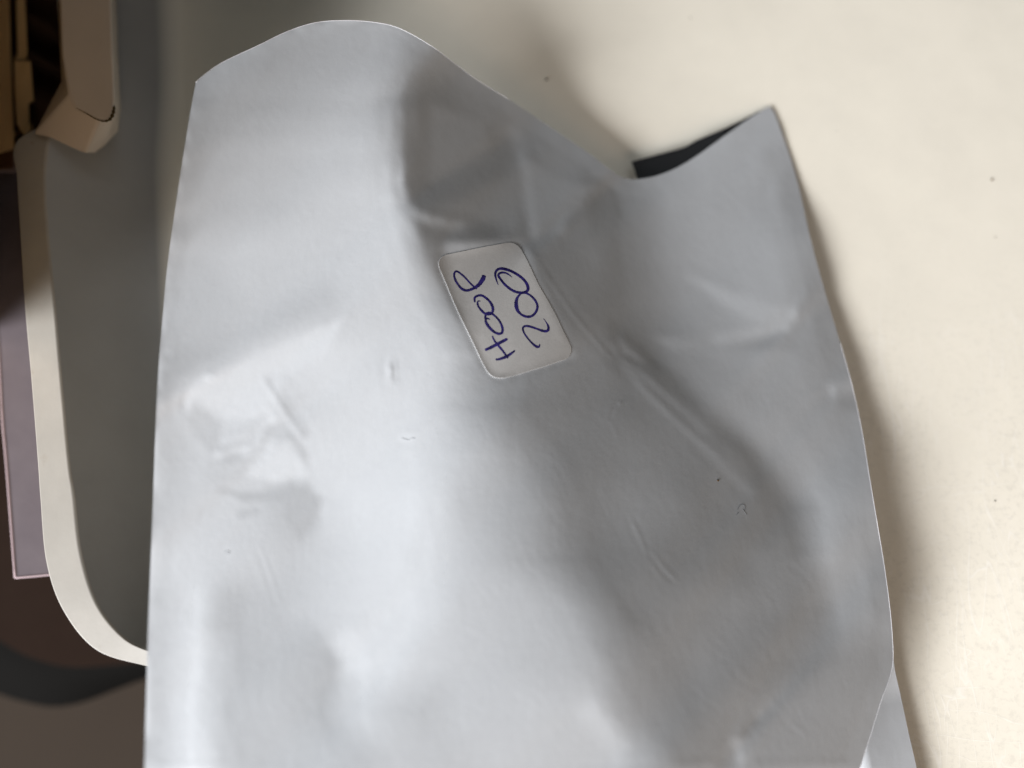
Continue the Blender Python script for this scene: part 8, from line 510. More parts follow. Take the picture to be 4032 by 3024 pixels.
[6048,-5,-10,-14,-8,-7,-7,-8,-6,-4,-2,1,4,4,10,16,18,11,5,-1,-8,-11,-13,-16,-15,-13,-11,-10,-9,-6,-4,-3,0,-1,-3,0,4,3,6,8,9,8,7,9,12,14,15,17,19,20,18,18,19,20,22,22,19,18,19,22,22,18,15,18,21,24,27,32,34,31,26,22,21,22,21,19,16,12,6,1,-4,-6,-5,-5,-5,-6,-8,-9,-8,-8,-8,-8,-10,-10,-11,-12,-12,-12,-11,-12,-14,-16,-16,-16,-16,-17,-18,-21,-21,-24,-27,-29,-32,-35,-38,-40,-42,-46,-48,-51,-53,-55,-53,-52,-52,-51,-51,-51,-53,-56,-57,-57,-57,-60,-64,-69,-71,-73,-74,-74,-74,-72,-68,-65,-62,-61,-60,-59,-57,-56,-57,-58,-58,-58,-58,-58,-56,-56,-60,-61,-63,-68,-77,-86,-92,-91,-91,-88,-82,-73,-58,-47,-35,-23,-17,-17,-17,-19,-21,-23,-27,-39,-54,-58,-61,-63,-64,-67,-69,-69,-69,-69,-67,-65,-60,-54,-43,-27],
[6060,-6,-10,-15,-8,-8,-9,-8,-5,-3,-1,2,4,6,11,19,17,10,4,-2,-9,-11,-14,-14,-14,-13,-11,-9,-8,-5,-3,-2,0,0,-1,1,3,3,6,8,9,7,7,10,13,15,15,17,18,18,17,19,18,20,21,21,19,17,19,21,19,16,16,19,23,26,30,32,34,30,25,22,21,23,21,19,14,8,3,-1,-4,-6,-5,-5,-5,-6,-7,-8,-8,-8,-8,-9,-9,-10,-11,-12,-11,-11,-11,-11,-14,-14,-15,-15,-16,-16,-17,-19,-20,-23,-27,-28,-31,-34,-36,-39,-43,-44,-47,-50,-54,-56,-54,-53,-52,-51,-51,-52,-54,-56,-58,-59,-59,-62,-67,-72,-73,-74,-75,-74,-72,-68,-66,-62,-61,-60,-59,-58,-56,-56,-55,-57,-58,-57,-57,-57,-56,-56,-60,-64,-65,-71,-80,-91,-94,-93,-89,-85,-80,-69,-56,-44,-32,-21,-14,-15,-18,-20,-23,-25,-32,-42,-58,-62,-64,-65,-66,-68,-70,-71,-70,-70,-68,-65,-62,-54,-44,-27],
[6070,-6,-11,-16,-9,-9,-8,-7,-4,-2,-1,3,6,8,13,19,16,9,2,-4,-9,-11,-12,-13,-14,-13,-11,-7,-6,-5,-1,-1,-1,0,1,1,2,4,5,8,8,8,8,12,14,15,15,17,17,15,17,18,19,19,20,20,19,17,17,19,17,15,18,22,25,28,31,33,32,29,24,23,22,22,21,17,11,5,0,-1,-4,-6,-5,-4,-5,-7,-7,-8,-7,-8,-8,-9,-9,-10,-10,-11,-11,-11,-10,-11,-13,-13,-12,-14,-16,-17,-16,-18,-19,-22,-26,-28,-29,-32,-35,-39,-42,-44,-46,-49,-53,-56,-55,-53,-53,-53,-52,-53,-54,-56,-60,-61,-62,-63,-69,-74,-75,-75,-75,-72,-70,-66,-62,-61,-60,-59,-59,-57,-55,-55,-54,-56,-56,-57,-56,-56,-56,-57,-61,-67,-69,-74,-84,-93,-95,-92,-87,-82,-75,-66,-53,-42,-30,-20,-13,-15,-19,-22,-25,-30,-37,-46,-60,-65,-66,-67,-68,-70,-71,-72,-71,-70,-69,-66,-62,-54,-45,-27],
[6078,-7,-12,-16,-10,-8,-8,-6,-2,-2,0,5,8,10,15,19,14,6,1,-5,-9,-10,-12,-12,-13,-12,-10,-7,-4,-3,-1,0,-1,0,1,2,3,3,5,8,9,9,9,12,15,15,15,16,16,14,15,18,19,19,20,18,17,16,16,16,16,16,20,25,28,30,31,32,31,28,24,24,22,22,19,13,8,2,0,-2,-3,-5,-5,-5,-6,-7,-7,-7,-6,-7,-8,-9,-10,-10,-10,-9,-10,-10,-10,-11,-12,-12,-11,-14,-15,-16,-16,-17,-18,-22,-25,-27,-28,-31,-35,-38,-41,-44,-45,-48,-51,-55,-55,-55,-54,-54,-54,-54,-55,-56,-61,-63,-65,-66,-70,-75,-76,-75,-73,-71,-67,-64,-61,-60,-59,-58,-57,-56,-55,-53,-54,-54,-55,-57,-55,-55,-56,-58,-64,-69,-73,-79,-87,-95,-95,-90,-84,-79,-71,-62,-50,-39,-29,-20,-13,-16,-20,-25,-30,-36,-41,-50,-62,-67,-68,-69,-69,-71,-73,-72,-71,-71,-68,-67,-62,-55,-44,-27],
[6085,-7,-13,-17,-9,-7,-7,-5,-2,-1,1,6,10,13,15,18,13,6,-1,-7,-9,-9,-11,-11,-12,-11,-9,-5,-3,-2,0,0,-1,1,2,2,1,3,7,9,10,10,10,12,14,14,15,15,14,14,15,17,17,20,18,17,16,14,14,16,15,18,23,28,31,30,30,32,30,26,25,24,24,20,15,11,4,1,-1,-2,-2,-5,-5,-6,-6,-7,-7,-5,-6,-7,-9,-9,-10,-10,-9,-8,-8,-9,-10,-11,-11,-11,-12,-13,-15,-15,-16,-16,-17,-21,-24,-27,-28,-31,-34,-38,-40,-42,-45,-46,-50,-53,-55,-55,-56,-56,-55,-56,-56,-58,-61,-65,-68,-68,-73,-76,-76,-73,-71,-67,-66,-62,-61,-60,-58,-56,-55,-54,-53,-52,-53,-54,-54,-56,-54,-55,-56,-60,-66,-73,-78,-84,-91,-96,-93,-87,-81,-75,-68,-58,-46,-35,-28,-21,-15,-17,-23,-30,-35,-41,-46,-54,-64,-68,-70,-70,-71,-72,-72,-73,-71,-71,-68,-66,-62,-56,-44,-27],
[6092,-7,-13,-17,-8,-7,-5,-4,-2,0,2,7,11,14,15,16,13,6,-2,-7,-9,-7,-10,-11,-10,-10,-8,-4,-3,0,0,0,1,1,2,0,1,4,8,10,11,12,11,11,12,13,14,14,13,13,14,16,17,18,18,16,13,12,14,16,18,21,26,31,31,29,29,31,30,26,26,24,22,18,12,7,3,0,-1,-2,-3,-4,-6,-6,-6,-6,-6,-6,-6,-7,-9,-10,-10,-9,-8,-7,-7,-8,-10,-10,-10,-11,-12,-13,-14,-15,-15,-17,-17,-20,-23,-25,-28,-30,-35,-36,-39,-42,-44,-46,-48,-51,-54,-56,-57,-57,-57,-57,-58,-61,-63,-66,-69,-72,-75,-76,-74,-70,-68,-66,-63,-62,-60,-59,-57,-56,-53,-51,-50,-52,-52,-53,-54,-55,-54,-54,-58,-62,-69,-78,-84,-89,-94,-95,-90,-83,-76,-71,-64,-54,-42,-33,-27,-21,-18,-21,-27,-35,-40,-47,-51,-58,-66,-69,-71,-72,-72,-72,-73,-71,-71,-71,-68,-66,-62,-55,-44,-27],
[6101,-8,-13,-16,-7,-6,-4,-3,-2,1,3,7,11,14,15,14,12,6,-2,-7,-7,-6,-9,-10,-8,-9,-7,-4,-2,0,0,1,2,1,1,0,2,6,9,11,12,12,12,11,10,11,12,13,11,11,14,14,17,18,17,13,12,12,15,18,21,25,29,30,30,29,28,30,30,27,26,24,19,14,9,5,2,0,-1,-3,-3,-4,-5,-6,-6,-5,-6,-6,-8,-8,-9,-9,-9,-7,-7,-7,-7,-8,-10,-9,-10,-10,-11,-13,-13,-15,-16,-17,-17,-19,-21,-25,-27,-30,-34,-36,-38,-40,-44,-45,-47,-50,-54,-56,-58,-58,-57,-59,-62,-63,-65,-67,-70,-74,-76,-76,-72,-67,-66,-64,-62,-61,-59,-58,-55,-54,-52,-50,-48,-50,-52,-53,-53,-54,-54,-55,-59,-65,-74,-84,-90,-93,-95,-92,-86,-78,-72,-66,-59,-50,-39,-31,-26,-23,-22,-25,-32,-39,-46,-52,-57,-61,-69,-71,-72,-72,-73,-72,-72,-71,-71,-69,-68,-66,-61,-55,-44,-27],
[6111,-8,-12,-16,-7,-5,-4,-3,-1,2,3,7,10,14,15,14,11,5,-2,-5,-6,-6,-8,-8,-6,-7,-6,-3,-1,-1,1,0,2,1,1,2,4,8,10,12,12,11,12,11,9,8,10,9,9,10,12,15,17,17,15,12,11,13,17,21,25,28,30,29,29,27,29,31,30,27,25,22,16,11,6,4,2,-1,-1,-3,-3,-4,-5,-6,-5,-5,-6,-7,-9,-8,-8,-9,-7,-6,-6,-7,-7,-8,-10,-10,-9,-10,-10,-12,-13,-15,-16,-17,-18,-18,-20,-23,-27,-30,-34,-35,-36,-40,-43,-45,-47,-50,-53,-56,-58,-59,-58,-61,-64,-66,-67,-68,-72,-75,-76,-73,-70,-65,-64,-62,-62,-60,-58,-56,-54,-52,-51,-48,-47,-49,-51,-52,-52,-53,-55,-58,-62,-69,-80,-89,-94,-96,-93,-88,-81,-73,-67,-62,-54,-46,-36,-30,-26,-25,-27,-30,-37,-45,-51,-57,-61,-66,-71,-72,-73,-74,-73,-71,-71,-70,-70,-69,-67,-66,-61,-55,-44,-26],
[6122,-7,-12,-15,-7,-5,-5,-3,0,3,3,6,10,14,14,14,10,5,-2,-5,-5,-4,-6,-6,-4,-5,-4,-2,-2,0,0,1,1,1,2,4,7,10,11,11,11,11,12,11,9,6,5,6,6,8,11,14,16,15,14,13,12,15,19,24,29,30,28,28,28,28,30,32,30,27,24,19,12,8,4,3,1,0,-2,-3,-3,-3,-5,-6,-6,-6,-6,-8,-9,-7,-7,-7,-6,-6,-6,-7,-7,-8,-9,-10,-9,-9,-10,-12,-13,-14,-16,-18,-18,-18,-19,-23,-26,-29,-33,-35,-36,-38,-43,-45,-47,-50,-54,-56,-58,-59,-59,-62,-65,-69,-70,-70,-73,-74,-74,-72,-67,-64,-62,-61,-60,-58,-57,-54,-52,-51,-49,-47,-47,-48,-51,-51,-51,-54,-57,-61,-66,-75,-86,-93,-97,-94,-90,-83,-76,-69,-63,-56,-49,-42,-34,-30,-28,-28,-32,-36,-42,-49,-56,-61,-66,-69,-73,-73,-74,-75,-73,-71,-69,-70,-69,-68,-68,-65,-61,-54,-44,-27],
[6134,-7,-11,-16,-6,-5,-5,-3,0,3,4,6,10,14,14,12,9,4,-2,-4,-2,-2,-4,-4,-2,-3,-4,-2,-2,0,0,1,2,2,4,6,9,10,10,11,12,11,11,10,8,4,2,1,3,6,9,14,15,13,14,14,15,19,23,27,30,29,27,27,27,29,32,33,30,27,21,15,9,5,2,3,0,-1,-2,-2,-3,-2,-4,-7,-7,-7,-7,-8,-8,-6,-5,-6,-7,-6,-6,-6,-7,-8,-10,-9,-9,-8,-10,-12,-13,-14,-15,-17,-19,-18,-19,-22,-25,-28,-32,-34,-36,-39,-42,-45,-48,-51,-54,-56,-57,-59,-61,-63,-67,-70,-73,-73,-72,-72,-72,-70,-65,-63,-61,-60,-58,-55,-54,-53,-51,-49,-47,-47,-47,-48,-50,-50,-53,-55,-59,-64,-73,-81,-90,-96,-97,-92,-85,-78,-72,-65,-58,-51,-44,-38,-33,-30,-31,-34,-38,-40,-47,-53,-60,-65,-69,-72,-75,-74,-75,-75,-73,-70,-69,-68,-69,-68,-68,-65,-60,-55,-43,-27],
[6145,-6,-10,-16,-6,-5,-4,-3,1,3,5,7,9,12,12,10,9,4,-1,-1,1,0,-2,-2,-2,-2,-4,-2,-2,0,1,2,2,4,6,7,10,10,11,10,12,12,10,7,6,1,-2,-3,0,5,9,13,13,13,13,16,20,24,26,29,30,28,26,26,28,31,33,33,30,24,17,11,5,3,2,2,0,-1,-1,-2,-2,-2,-5,-7,-8,-8,-7,-7,-6,-5,-4,-6,-7,-6,-6,-6,-7,-8,-10,-9,-9,-8,-10,-12,-13,-14,-14,-17,-18,-19,-20,-20,-23,-27,-31,-34,-36,-39,-42,-46,-48,-52,-55,-56,-57,-59,-62,-65,-67,-72,-75,-74,-72,-70,-69,-68,-65,-61,-59,-58,-56,-54,-51,-51,-50,-47,-46,-46,-47,-48,-50,-51,-54,-57,-62,-68,-78,-88,-94,-97,-95,-89,-80,-73,-67,-61,-54,-46,-39,-36,-32,-32,-35,-39,-44,-45,-51,-57,-64,-68,-71,-74,-76,-75,-75,-75,-72,-69,-69,-69,-69,-68,-67,-65,-61,-55,-43,-27],
[6154,-5,-9,-15,-5,-4,-3,-2,1,3,5,7,9,8,10,9,9,5,3,2,3,1,-1,0,-1,-3,-3,-3,-1,1,2,2,4,6,7,9,9,11,11,12,11,10,7,5,2,-1,-4,-4,-3,3,8,11,12,12,14,19,25,29,30,29,28,26,26,28,30,33,34,32,26,20,12,7,4,3,1,1,0,0,-1,-1,-2,-4,-5,-8,-8,-7,-6,-5,-5,-4,-5,-6,-6,-6,-6,-6,-7,-9,-10,-9,-8,-9,-10,-13,-13,-13,-15,-16,-18,-19,-20,-20,-22,-25,-30,-33,-37,-39,-43,-46,-49,-52,-54,-57,-58,-60,-63,-66,-69,-72,-74,-75,-71,-67,-68,-67,-64,-60,-56,-56,-54,-51,-50,-49,-48,-46,-46,-44,-47,-49,-50,-53,-56,-60,-65,-73,-84,-93,-97,-96,-92,-84,-76,-68,-62,-57,-49,-41,-36,-34,-34,-34,-39,-45,-48,-50,-55,-61,-66,-71,-72,-76,-77,-76,-75,-73,-71,-70,-69,-70,-69,-69,-67,-65,-62,-54,-43,-27],
[6161,-5,-7,-12,-2,-3,-3,-2,0,3,5,6,6,6,9,11,10,8,5,4,4,2,0,1,0,-2,-4,-2,0,2,2,4,5,7,9,10,10,12,12,11,9,8,4,2,0,-2,-5,-6,-5,0,5,9,11,14,17,24,29,32,30,27,27,26,27,30,33,35,33,28,22,15,9,6,3,2,1,0,0,0,0,-2,-3,-6,-7,-7,-6,-6,-5,-4,-3,-5,-5,-5,-6,-7,-5,-5,-8,-9,-10,-9,-8,-8,-12,-13,-13,-13,-13,-17,-18,-20,-20,-20,-21,-25,-29,-31,-36,-41,-43,-47,-50,-51,-55,-57,-59,-62,-65,-67,-69,-70,-74,-73,-70,-66,-66,-66,-63,-58,-55,-52,-52,-49,-48,-46,-47,-45,-46,-45,-47,-49,-51,-55,-59,-64,-70,-78,-89,-97,-98,-93,-87,-80,-70,-64,-57,-52,-44,-37,-35,-34,-36,-39,-43,-48,-52,-55,-59,-64,-69,-72,-74,-77,-77,-76,-75,-72,-71,-70,-70,-70,-70,-70,-67,-66,-61,-55,-43,-27],
[6166,-5,-7,0,-3,-4,-3,-3,0,2,4,4,5,5,10,15,13,9,6,4,4,3,2,2,1,-2,-3,-1,1,2,4,5,6,9,11,10,12,11,11,9,8,5,3,0,-2,-4,-5,-6,-7,-5,2,7,12,16,22,28,32,32,29,26,27,26,29,33,36,34,31,23,18,11,7,4,3,2,1,1,0,-1,-1,-3,-5,-7,-8,-5,-4,-4,-4,-4,-3,-5,-5,-5,-6,-6,-4,-6,-8,-10,-9,-8,-8,-10,-12,-13,-13,-11,-14,-16,-19,-20,-21,-21,-21,-23,-28,-32,-35,-41,-44,-47,-50,-51,-55,-58,-61,-64,-66,-68,-68,-70,-71,-71,-70,-65,-64,-64,-62,-57,-52,-50,-49,-48,-46,-44,-44,-43,-46,-47,-49,-49,-53,-57,-63,-69,-75,-84,-93,-98,-96,-89,-82,-75,-66,-58,-53,-47,-40,-35,-33,-36,-40,-43,-47,-52,-56,-59,-63,-67,-71,-72,-75,-76,-79,-77,-74,-71,-71,-71,-71,-70,-71,-70,-68,-66,-62,-54,-44,-26],
[6173,-4,-4,4,-3,-4,-4,-4,0,2,3,3,4,6,12,17,15,10,7,3,5,4,4,3,2,-2,-2,1,1,4,5,6,8,10,11,12,11,10,10,7,5,3,1,-1,-3,-5,-5,-5,-9,-8,-1,6,13,19,24,30,33,32,28,26,27,29,31,36,37,32,26,19,14,8,5,4,2,3,1,0,0,-2,-2,-3,-7,-7,-7,-4,-2,-3,-4,-3,-4,-4,-5,-4,-6,-4,-5,-6,-9,-10,-9,-8,-9,-10,-12,-13,-12,-12,-14,-17,-19,-20,-21,-21,-21,-23,-28,-32,-36,-40,-43,-47,-50,-52,-55,-59,-62,-66,-67,-68,-68,-68,-69,-69,-68,-64,-63,-62,-60,-56,-51,-48,-46,-45,-46,-44,-41,-41,-44,-49,-51,-52,-54,-60,-68,-73,-81,-90,-94,-96,-92,-85,-77,-70,-62,-54,-48,-41,-37,-34,-35,-39,-44,-48,-50,-56,-59,-63,-67,-69,-72,-72,-74,-77,-81,-77,-73,-70,-71,-72,-71,-72,-72,-70,-69,-66,-62,-55,-43,-27],
[6183,-3,-2,5,-3,-5,-4,-4,0,1,2,3,6,7,13,18,16,12,6,5,6,7,5,3,1,-1,-1,2,2,5,8,8,8,10,12,12,11,8,7,6,3,0,0,-2,-4,-5,-4,-7,-10,-9,-2,5,14,20,26,30,33,33,28,26,29,31,35,38,35,27,22,16,11,6,3,3,2,2,2,0,-2,-1,-3,-5,-6,-6,-5,-3,-2,-3,-3,-3,-3,-4,-4,-4,-5,-4,-6,-7,-10,-9,-9,-9,-9,-12,-12,-12,-11,-13,-15,-18,-19,-19,-20,-21,-23,-23,-28,-32,-37,-39,-43,-46,-49,-53,-57,-60,-63,-66,-68,-67,-67,-66,-66,-67,-67,-64,-61,-60,-58,-55,-50,-45,-43,-43,-45,-44,-41,-39,-42,-49,-55,-55,-57,-63,-72,-80,-86,-93,-94,-92,-86,-80,-73,-66,-58,-49,-43,-37,-35,-35,-38,-44,-48,-52,-55,-58,-62,-66,-69,-71,-72,-73,-75,-78,-80,-77,-73,-71,-70,-71,-74,-72,-73,-71,-69,-66,-62,-55,-44,-26],
[6194,-2,-1,6,-4,-5,-4,-4,-1,1,2,4,7,8,13,19,17,13,8,6,8,8,6,2,1,0,0,3,4,7,10,9,8,11,12,11,9,6,6,4,1,-2,-1,-2,-4,-6,-6,-8,-12,-9,-2,5,15,23,28,29,33,33,29,28,31,34,38,37,30,23,17,14,9,5,3,1,2,2,1,-1,-1,-3,-3,-6,-6,-4,-3,-2,-2,-3,-2,-4,-3,-3,-3,-3,-5,-5,-7,-8,-10,-10,-9,-9,-10,-12,-12,-11,-12,-13,-16,-18,-18,-19,-20,-22,-23,-25,-28,-32,-36,-38,-42,-46,-51,-54,-57,-61,-64,-66,-67,-66,-65,-65,-64,-65,-65,-63,-60,-58,-56,-52,-48,-44,-41,-41,-43,-43,-42,-41,-41,-49,-56,-59,-61,-68,-77,-85,-90,-93,-91,-88,-81,-77,-69,-61,-53,-44,-37,-35,-36,-38,-43,-48,-53,-56,-58,-61,-64,-67,-70,-72,-73,-74,-77,-79,-78,-75,-74,-72,-72,-72,-73,-73,-73,-72,-69,-67,-62,-54,-44,-27],
[6207,-2,0,5,-4,-5,-5,-3,-1,0,3,5,7,8,15,20,19,14,9,9,9,7,5,2,3,1,2,4,6,9,10,9,9,11,12,9,6,5,4,2,0,-2,-2,-2,-5,-7,-9,-11,-12,-9,0,8,19,25,28,28,31,32,31,31,33,37,38,34,27,18,14,11,7,5,2,1,2,1,1,-1,-2,-4,-4,-6,-5,-3,-1,-2,-1,-3,-3,-3,-3,-2,-3,-3,-5,-7,-9,-8,-9,-10,-9,-10,-11,-11,-12,-11,-13,-14,-17,-17,-18,-18,-20,-23,-24,-26,-28,-31,-35,-37,-42,-46,-52,-56,-59,-61,-64,-65,-65,-63,-64,-64,-64,-62,-63,-62,-58,-55,-54,-50,-46,-42,-41,-40,-41,-42,-43,-43,-43,-49,-57,-63,-66,-73,-81,-90,-92,-91,-87,-83,-78,-74,-66,-55,-46,-38,-34,-35,-39,-43,-48,-53,-57,-58,-60,-63,-66,-69,-70,-73,-75,-76,-76,-80,-77,-74,-73,-74,-73,-73,-74,-73,-73,-72,-70,-66,-62,-55,-43,-27],
[6220,-2,0,5,-4,-4,-5,-3,-1,0,2,4,6,10,18,22,20,16,11,10,10,7,4,3,4,3,4,4,8,10,10,9,9,11,10,8,4,4,2,0,-2,-2,-2,-3,-6,-10,-11,-11,-11,-7,4,12,22,26,27,26,29,32,33,33,36,37,36,31,22,16,11,9,6,3,2,2,3,1,0,-2,-4,-6,-5,-5,-3,-1,-1,-1,-1,-3,-3,-3,-3,-2,-3,-5,-5,-8,-9,-8,-9,-10,-10,-10,-10,-11,-12,-13,-14,-15,-16,-17,-18,-19,-20,-23,-24,-27,-28,-31,-33,-37,-41,-47,-53,-58,-60,-61,-62,-63,-63,-62,-63,-64,-62,-61,-60,-58,-56,-54,-51,-48,-44,-41,-40,-40,-41,-42,-43,-45,-46,-51,-58,-65,-71,-78,-86,-93,-93,-88,-83,-78,-75,-71,-62,-49,-39,-33,-33,-38,-44,-49,-53,-56,-59,-60,-62,-64,-68,-69,-72,-74,-75,-77,-77,-80,-76,-74,-73,-75,-74,-74,-74,-74,-73,-72,-69,-67,-62,-54,-44,-26],
[6234,-2,0,6,-5,-4,-4,-4,-2,0,1,4,7,13,21,23,21,17,13,12,9,7,4,4,5,6,4,6,8,11,9,8,9,11,10,5,3,1,1,-2,-2,-2,-3,-5,-8,-11,-11,-11,-8,-3,8,16,23,25,25,26,29,32,35,35,37,36,32,26,19,14,10,6,5,2,3,3,3,1,-2,-4,-5,-7,-5,-4,-1,-1,0,-1,-1,-3,-3,-3,-3,-4,-4,-5,-7,-7,-8,-9,-9,-10,-10,-10,-10,-11,-13,-15,-15,-15,-16,-17,-18,-19,-21,-22,-25,-27,-29,-30,-33,-36,-42,-47,-54,-58,-60,-60,-60,-61,-61,-62,-62,-62,-61,-59,-57,-55,-54,-51,-49,-46,-43,-40,-40,-40,-41,-42,-44,-47,-51,-55,-61,-66,-74,-82,-90,-94,-92,-85,-79,-76,-72,-68,-55,-41,-33,-32,-36,-43,-49,-53,-56,-59,-60,-62,-63,-66,-68,-71,-73,-75,-76,-76,-80,-78,-76,-74,-75,-75,-74,-74,-75,-74,-73,-72,-69,-67,-61,-54,-44,-26],
[6249,-2,0,6,-5,-4,-5,-4,-3,-1,2,5,9,17,23,24,21,17,15,12,10,7,6,4,6,7,6,7,9,9,9,7,8,10,9,3,1,-1,-1,-1,-2,-3,-5,-7,-10,-11,-10,-8,-4,2,11,19,22,24,24,25,30,33,37,37,36,33,28,21,16,12,8,6,4,2,3,4,3,-1,-3,-5,-7,-6,-5,-2,-1,0,-1,-1,-1,-3,-4,-3,-3,-5,-5,-7,-7,-7,-7,-8,-10,-11,-11,-9,-10,-12,-14,-16,-16,-15,-16,-17,-19,-20,-21,-22,-25,-27,-28,-29,-33,-38,-42,-48,-54,-57,-59,-58,-58,-60,-60,-61,-61,-60,-59,-56,-55,-53,-51,-48,-46,-45,-42,-40,-39,-40,-41,-44,-46,-50,-55,-60,-65,-70,-77,-85,-91,-93,-88,-82,-77,-74,-70,-62,-47,-34,-29,-34,-41,-49,-53,-56,-58,-60,-62,-63,-66,-67,-68,-72,-75,-75,-75,-78,-80,-79,-75,-75,-77,-75,-74,-75,-74,-74,-73,-71,-69,-66,-61,-54,-43,-26],
[6264,-2,0,6,-5,-5,-6,-6,-3,1,3,7,13,19,25,24,20,18,16,13,9,8,8,6,7,7,7,7,9,8,8,6,8,8,7,2,-2,-1,-2,-1,-3,-4,-7,-9,-9,-10,-8,-4,0,6,13,19,22,22,23,27,31,36,38,36,33,30,24,17,14,10,8,5,3,2,3,4,2,-3,-4,-6,-6,-7,-3,-2,-1,0,0,-2,-2,-4,-4,-3,-4,-5,-7,-8,-8,-7,-6,-7,-9,-11,-12,-10,-11,-12,-15,-16,-16,-16,-17,-18,-19,-21,-22,-22,-24,-26,-27,-30,-33,-39,-43,-48,-53,-56,-57,-56,-58,-58,-60,-60,-59,-57,-56,-54,-53,-50,-49,-46,-43,-42,-42,-41,-38,-40,-43,-46,-48,-53,-60,-64,-70,-75,-81,-88,-90,-89,-84,-79,-76,-71,-65,-54,-39,-30,-30,-38,-47,-54,-57,-57,-60,-61,-63,-65,-67,-68,-69,-72,-75,-75,-77,-80,-82,-77,-76,-75,-77,-76,-74,-75,-74,-73,-73,-71,-68,-66,-60,-54,-42,-26],
[6279,-2,0,5,-5,-6,-7,-7,-2,2,5,10,14,23,26,24,21,18,16,13,10,10,9,7,7,6,8,8,8,8,7,5,6,7,4,1,-2,-2,-3,-2,-3,-5,-8,-9,-9,-7,-6,-1,3,10,14,19,21,21,23,29,35,37,37,34,30,25,21,15,12,9,6,6,3,2,2,3,-1,-4,-5,-5,-6,-6,-2,-2,-1,-1,-1,-2,-3,-4,-4,-4,-5,-6,-8,-8,-8,-8,-7,-8,-8,-10,-11,-11,-13,-13,-15,-15,-16,-17,-18,-19,-20,-21,-23,-22,-22,-24,-27,-30,-35,-40,-44,-48,-51,-54,-55,-55,-57,-58,-59,-58,-56,-55,-53,-52,-50,-48,-46,-43,-42,-40,-41,-41,-40,-40,-45,-48,-52,-57,-64,-69,-74,-79,-85,-89,-88,-84,-81,-79,-75,-67,-56,-44,-33,-30,-35,-44,-52,-57,-59,-59,-60,-62,-65,-66,-68,-69,-71,-72,-74,-77,-78,-83,-81,-78,-76,-77,-76,-74,-75,-74,-74,-73,-72,-70,-68,-65,-60,-53,-42,-25],
[6292,-2,0,5,-5,-7,-7,-7,-1,3,8,12,16,24,29,24,21,19,16,13,11,11,10,8,6,6,8,8,8,7,6,4,5,5,2,0,-2,-2,-4,-3,-4,-6,-8,-8,-6,-5,-3,0,7,11,14,18,21,21,25,31,38,38,36,31,26,22,17,13,10,9,5,5,3,2,2,0,-4,-5,-5,-4,-5,-4,-3,-2,-2,-2,-1,-3,-4,-4,-4,-5,-6,-7,-8,-8,-8,-8,-9,-9,-9,-9,-11,-11,-14,-14,-15,-15,-16,-18,-19,-21,-20,-21,-23,-21,-21,-23,-27,-31,-35,-41,-44,-48,-49,-51,-53,-55,-56,-57,-57,-56,-54,-52,-50,-49,-48,-45,-43,-42,-40,-40,-41,-41,-40,-43,-47,-51,-56,-62,-68,-73,-78,-83,-87,-88,-84,-81,-80,-79,-74,-60,-44,-34,-31,-35,-43,-50,-55,-59,-60,-60,-61,-63,-65,-67,-70,-70,-72,-73,-74,-77,-81,-84,-81,-78,-78,-77,-76,-73,-74,-74,-73,-72,-71,-69,-68,-63,-60,-52,-41,-26],
[6305,-2,0,4,-6,-7,-7,-5,0,5,11,13,17,27,30,25,21,18,16,15,13,13,10,6,6,7,8,7,6,6,5,4,3,3,1,-1,-2,-3,-4,-5,-5,-6,-8,-5,-3,-3,0,3,8,12,15,17,21,23,27,34,38,37,33,29,23,18,15,11,9,8,6,3,2,2,0,-3,-5,-5,-4,-4,-5,-3,-2,-4,-3,-2,-2,-3,-4,-5,-4,-6,-7,-8,-8,-8,-7,-10,-10,-10,-10,-10,-11,-12,-13,-15,-15,-15,-17,-19,-20,-22,-21,-22,-22,-21,-21,-22,-27,-31,-34,-41,-44,-46,-47,-49,-51,-54,-56,-56,-54,-54,-52,-49,-47,-46,-45,-43,-41,-39,-40,-40,-41,-42,-42,-45,-49,-56,-61,-66,-71,-78,-82,-86,-86,-84,-82,-81,-80,-76,-67,-51,-36,-29,-34,-41,-50,-55,-58,-59,-60,-60,-61,-64,-67,-69,-70,-72,-72,-74,-75,-78,-83,-86,-81,-77,-78,-78,-75,-73,-73,-73,-72,-71,-70,-68,-66,-63,-59,-51,-41,-25],
[6316,-2,0,4,-6,-6,-6,-4,1,8,12,16,19,28,31,25,20,18,17,17,15,14,10,5,6,7,7,6,4,5,3,3,1,2,0,-1,-3,-3,-4,-7,-6,-6,-5,-3,0,0,2,6,9,12,15,18,23,26,29,35,36,34,31,25,21,16,12,10,10,7,4,3,1,0,-2,-5,-5,-4,-4,-5,-4,-3,-3,-5,-3,-3,-2,-3,-4,-5,-6,-7,-8,-9,-8,-7,-8,-10,-11,-11,-11,-11,-12,-13,-14,-14,-15,-17,-18,-20,-21,-22,-23,-22,-22,-21,-21,-21,-26,-31,-34,-39,-43,-45,-44,-47,-49,-53,-55,-54,-52,-51,-49,-47,-45,-42,-42,-41,-39,-38,-39,-41,-42,-45,-44,-48,-52,-60,-66,-70,-75,-81,-86,-87,-84,-80,-81,-83,-80,-68,-53,-41,-34,-34,-39,-46,-53,-59,-59,-60,-60,-60,-62,-65,-69,-69,-71,-72,-74,-75,-77,-80,-86,-84,-81,-78,-78,-78,-73,-73,-73,-71,-71,-70,-69,-67,-65,-62,-57,-50,-41,-24],
